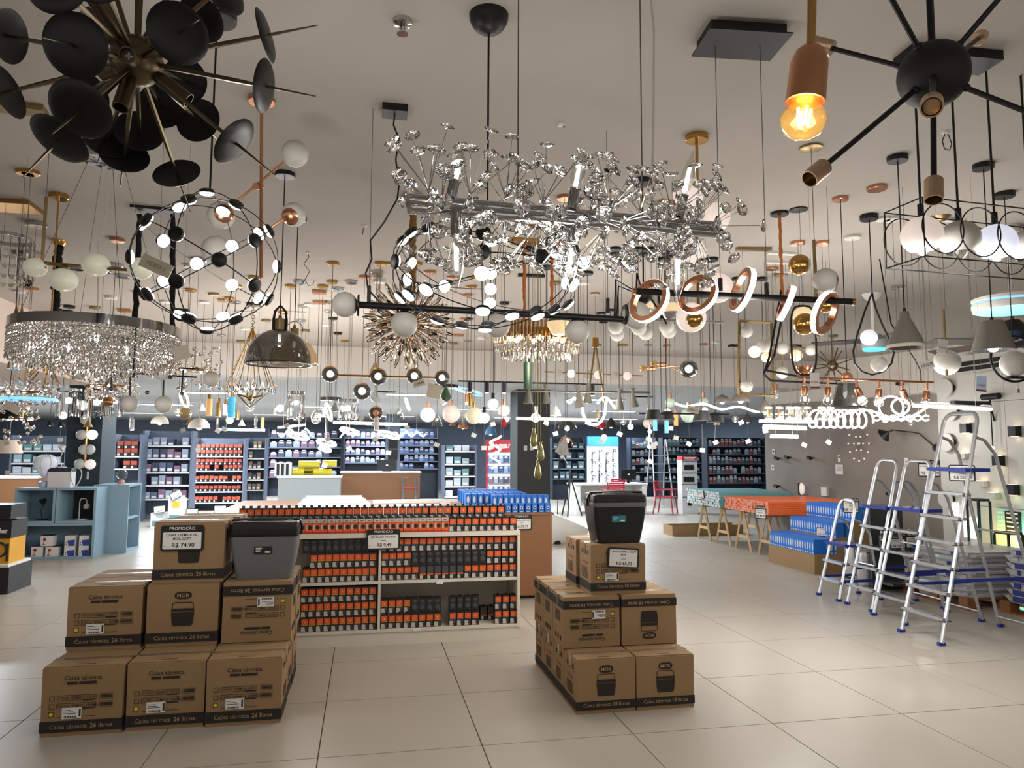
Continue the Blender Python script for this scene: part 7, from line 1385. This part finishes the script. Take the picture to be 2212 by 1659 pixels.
for k, (x, y) in enumerate(((1686, 990), (1708, 988), (1685, 1050), (1757, 989), (1930, 1067), (1952, 830))): onwall('small_spot', x, y, f'small black wall spot on concrete wall, {("upper left","right of the first","low left","beside the round lamp","low near the corner","high near the corner")[k]}', 'wall lamp', lambda P: (P('arm', B().rod((0, 0, 0), (.02, -.08, .0), .012), BLK), P('head', B().rod((-.03, -.1, -.01), (.06, -.09, .01), .03, n=12), BLK)))
def swing(P):
    P('rose', B().lathe([(0, 0), (.06, 0), (.06, .03), (0, .03)], MX.Rotation(PI/2, 4, 'X'), 18), BLK); P('arm', B().tube([(0, -.03, 0), (.12, -.25, .22), (.2, -.3, .24), (.5, -.35, .28)], .009, 6), BLK); P('neck', B().rod((.5, -.35, .28), (.56, -.36, .25), .02), GOLD); P('shade', B().lathe([(.02, 0), (.05, .04), (.12, .1), (.115, .1)], axis((.56, -.36, .25), (.8, -.1, -.5)), 20), BLK)
onwall('swing_arm_lamp', 2024, 967, 'black swing-arm wall lamp by the wall corner', 'wall lamp', swing)
# right wall lamps
def rw(px, py, name, label, cat, fn):
    p = xat(px, py, 8.79); t = thing(name, label, cat, p); fn(t, p)
GLW = mat('wall_lamp_glow', (255, 236, 200), .4, emit=6, ecol=(255, 226, 180), var=0)
def updown(t, p): part(t, 'body', B().box(p.x-.1, p.x, p.y-.06, p.y+.06, p.z-.07, p.z+.07), BLK); part(t, 'upper_lens', B().box(p.x-.08, p.x-.02, p.y-.04, p.y+.04, p.z+.07, p.z+.073), GLW); part(t, 'lower_lens', B().box(p.x-.08, p.x-.02, p.y-.04, p.y+.04, p.z-.073, p.z-.07), GLW)
for k, (x, y) in enumerate(((2092, 925), (2163, 995), (2195, 1058), (2198, 932))): rw(x, y, 'cube_wall_lamp', f'{("black cube wall lamp left of the tallest ladder hoop","black cube wall lamp right of the ladder","black cube wall lamp low at right edge","tan cube wall lamp at right edge")[k]}', 'wall lamp', updown)
def discl(t, p): part(t, 'rose', B().rod(p+V((-.03, 0, 0)), p, .05, n=18), BLK); part(t, 'disc', B().lathe([(0, 0), (.14, 0), (.14, .02), (0, .02)], axis(p+V((-.07, .08, 0)), (1, 0, 0)), 26), WHT)
for k, (x, y) in enumerate(((2068, 890), (2060, 955), (2052, 780), (2058, 838), (2058, 1078))): rw(x, y, 'disc_wall_lamp', f'white disc wall lamp, {("beside the tallest ladder hoop","left of ladder rail","high near the wall corner","second from the top near corner","low behind the ladder")[k]}', 'wall lamp', discl)
def stick(t, p): part(t, 'stick', B().rod(p+V((-.05, 0, .35)), p+V((-.05, 0, -.35)), .008), BLK); part(t, 'ball', B().ball(p+V((-.06, 0, -.38)), .03, 14, 8), OPALL); part(t, 'mount', B().rod(p, p+V((-.06, 0, .3)), .012), BLK); part(t, 'drum', B().rod(p+V((-.06, -.16, .35)), p+V((-.06, .12, .35)), .045, n=14), BLK)
rw(2148, 910, 'stick_wall_lamp', 'tall black stick wall lamp with small ball', 'wall lamp', stick)
for k, (x, y) in enumerate(((2085, 985), (2125, 1045), (2150, 1070))): rw(x, y, 'shell_wall_lamp', f'{("left","middle","right")[k]} white up-lit wall lamp behind the ladder', 'wall lamp', lambda t, p: (part(t, 'shell', B().box(p.x-.08, p.x, p.y-.08, p.y+.08, p.z-.04, p.z+.04), WHT), part(t, 'lens', B().box(p.x-.07, p.x-.01, p.y-.06, p.y+.06, p.z+.04, p.z+.043), GLW)))
rw(2190, 1130, 'led_panel_sample', 'black perforated panel sample at right edge', 'sample', lambda t, p: (part(t, 'panel', B().box(p.x-.02, p.x, p.y-.12, p.y+.12, p.z-.16, p.z+.16), BLKM), [part(t, 'hole_row', B().box(p.x-.024, p.x-.02, p.y-.09, p.y+.09, p.z-.12+j*.06, p.z-.1+j*.06), PAPER) for j in range(5)]))
rw(2168, 1125, 'led_panel_sample', 'mint striped panel sample beside the perforated one', 'sample', lambda t, p: (part(t, 'panel', B().box(p.x-.01, p.x, p.y-.1, p.y+.1, p.z-.17, p.z+.17), mat('mint_panel', (150, 206, 186), .5, emit=.2)), [part(t, 'stripe', B().box(p.x-.013, p.x-.01, p.y-.09, p.y+.09, p.z-.13+j*.06, p.z-.115+j*.06), PAPER) for j in range(5)]))
for k, (x, y, w_, h_) in enumerate(((2062, 1100, .16, .2), (2098, 1140, .24, .3))): rw(x, y, 'lit_panel', ('upper small', 'lower larger')[k]+' glowing square panel behind the tall lantern', 'LED panel', lambda t, p: (part(t, 'panel', B().box(p.x-.02, p.x, p.y-w_/2, p.y+w_/2, p.z-h_/2, p.z+h_/2), LEDS)))
# coloured spots washing the right wall
for (x, y, nm, lab_, col, e_) in ((2152, 1165, 'yellow_spot', 'small spot throwing yellow light up the right wall', (1, .72, .05), 5), (2195, 1165, 'green_spot', 'small spot throwing green light up the right wall', (.25, 1, .65), 8)):
    p = xat(x, y, 8.6); p.z = .3; t = thing(nm, lab_, 'spot lamp', p); part(t, 'body', B().lathe([(0, 0), (.04, 0), (.04, .07), (.03, .08)], MX.Translation(p), 14), BLK); part(t, 'lens', B().lathe([(0, .075), (.028, .075)], MX.Translation(p), 14), LED)
    l = bpy.data.lights.new(nm, 'POINT'); l.energy = e_; l.color = col; l.shadow_soft_size = .03; o = bpy.data.objects.new(nm+'_light', l); o.parent = t; o.location = (.05, 0, .2); COL.objects.link(o)
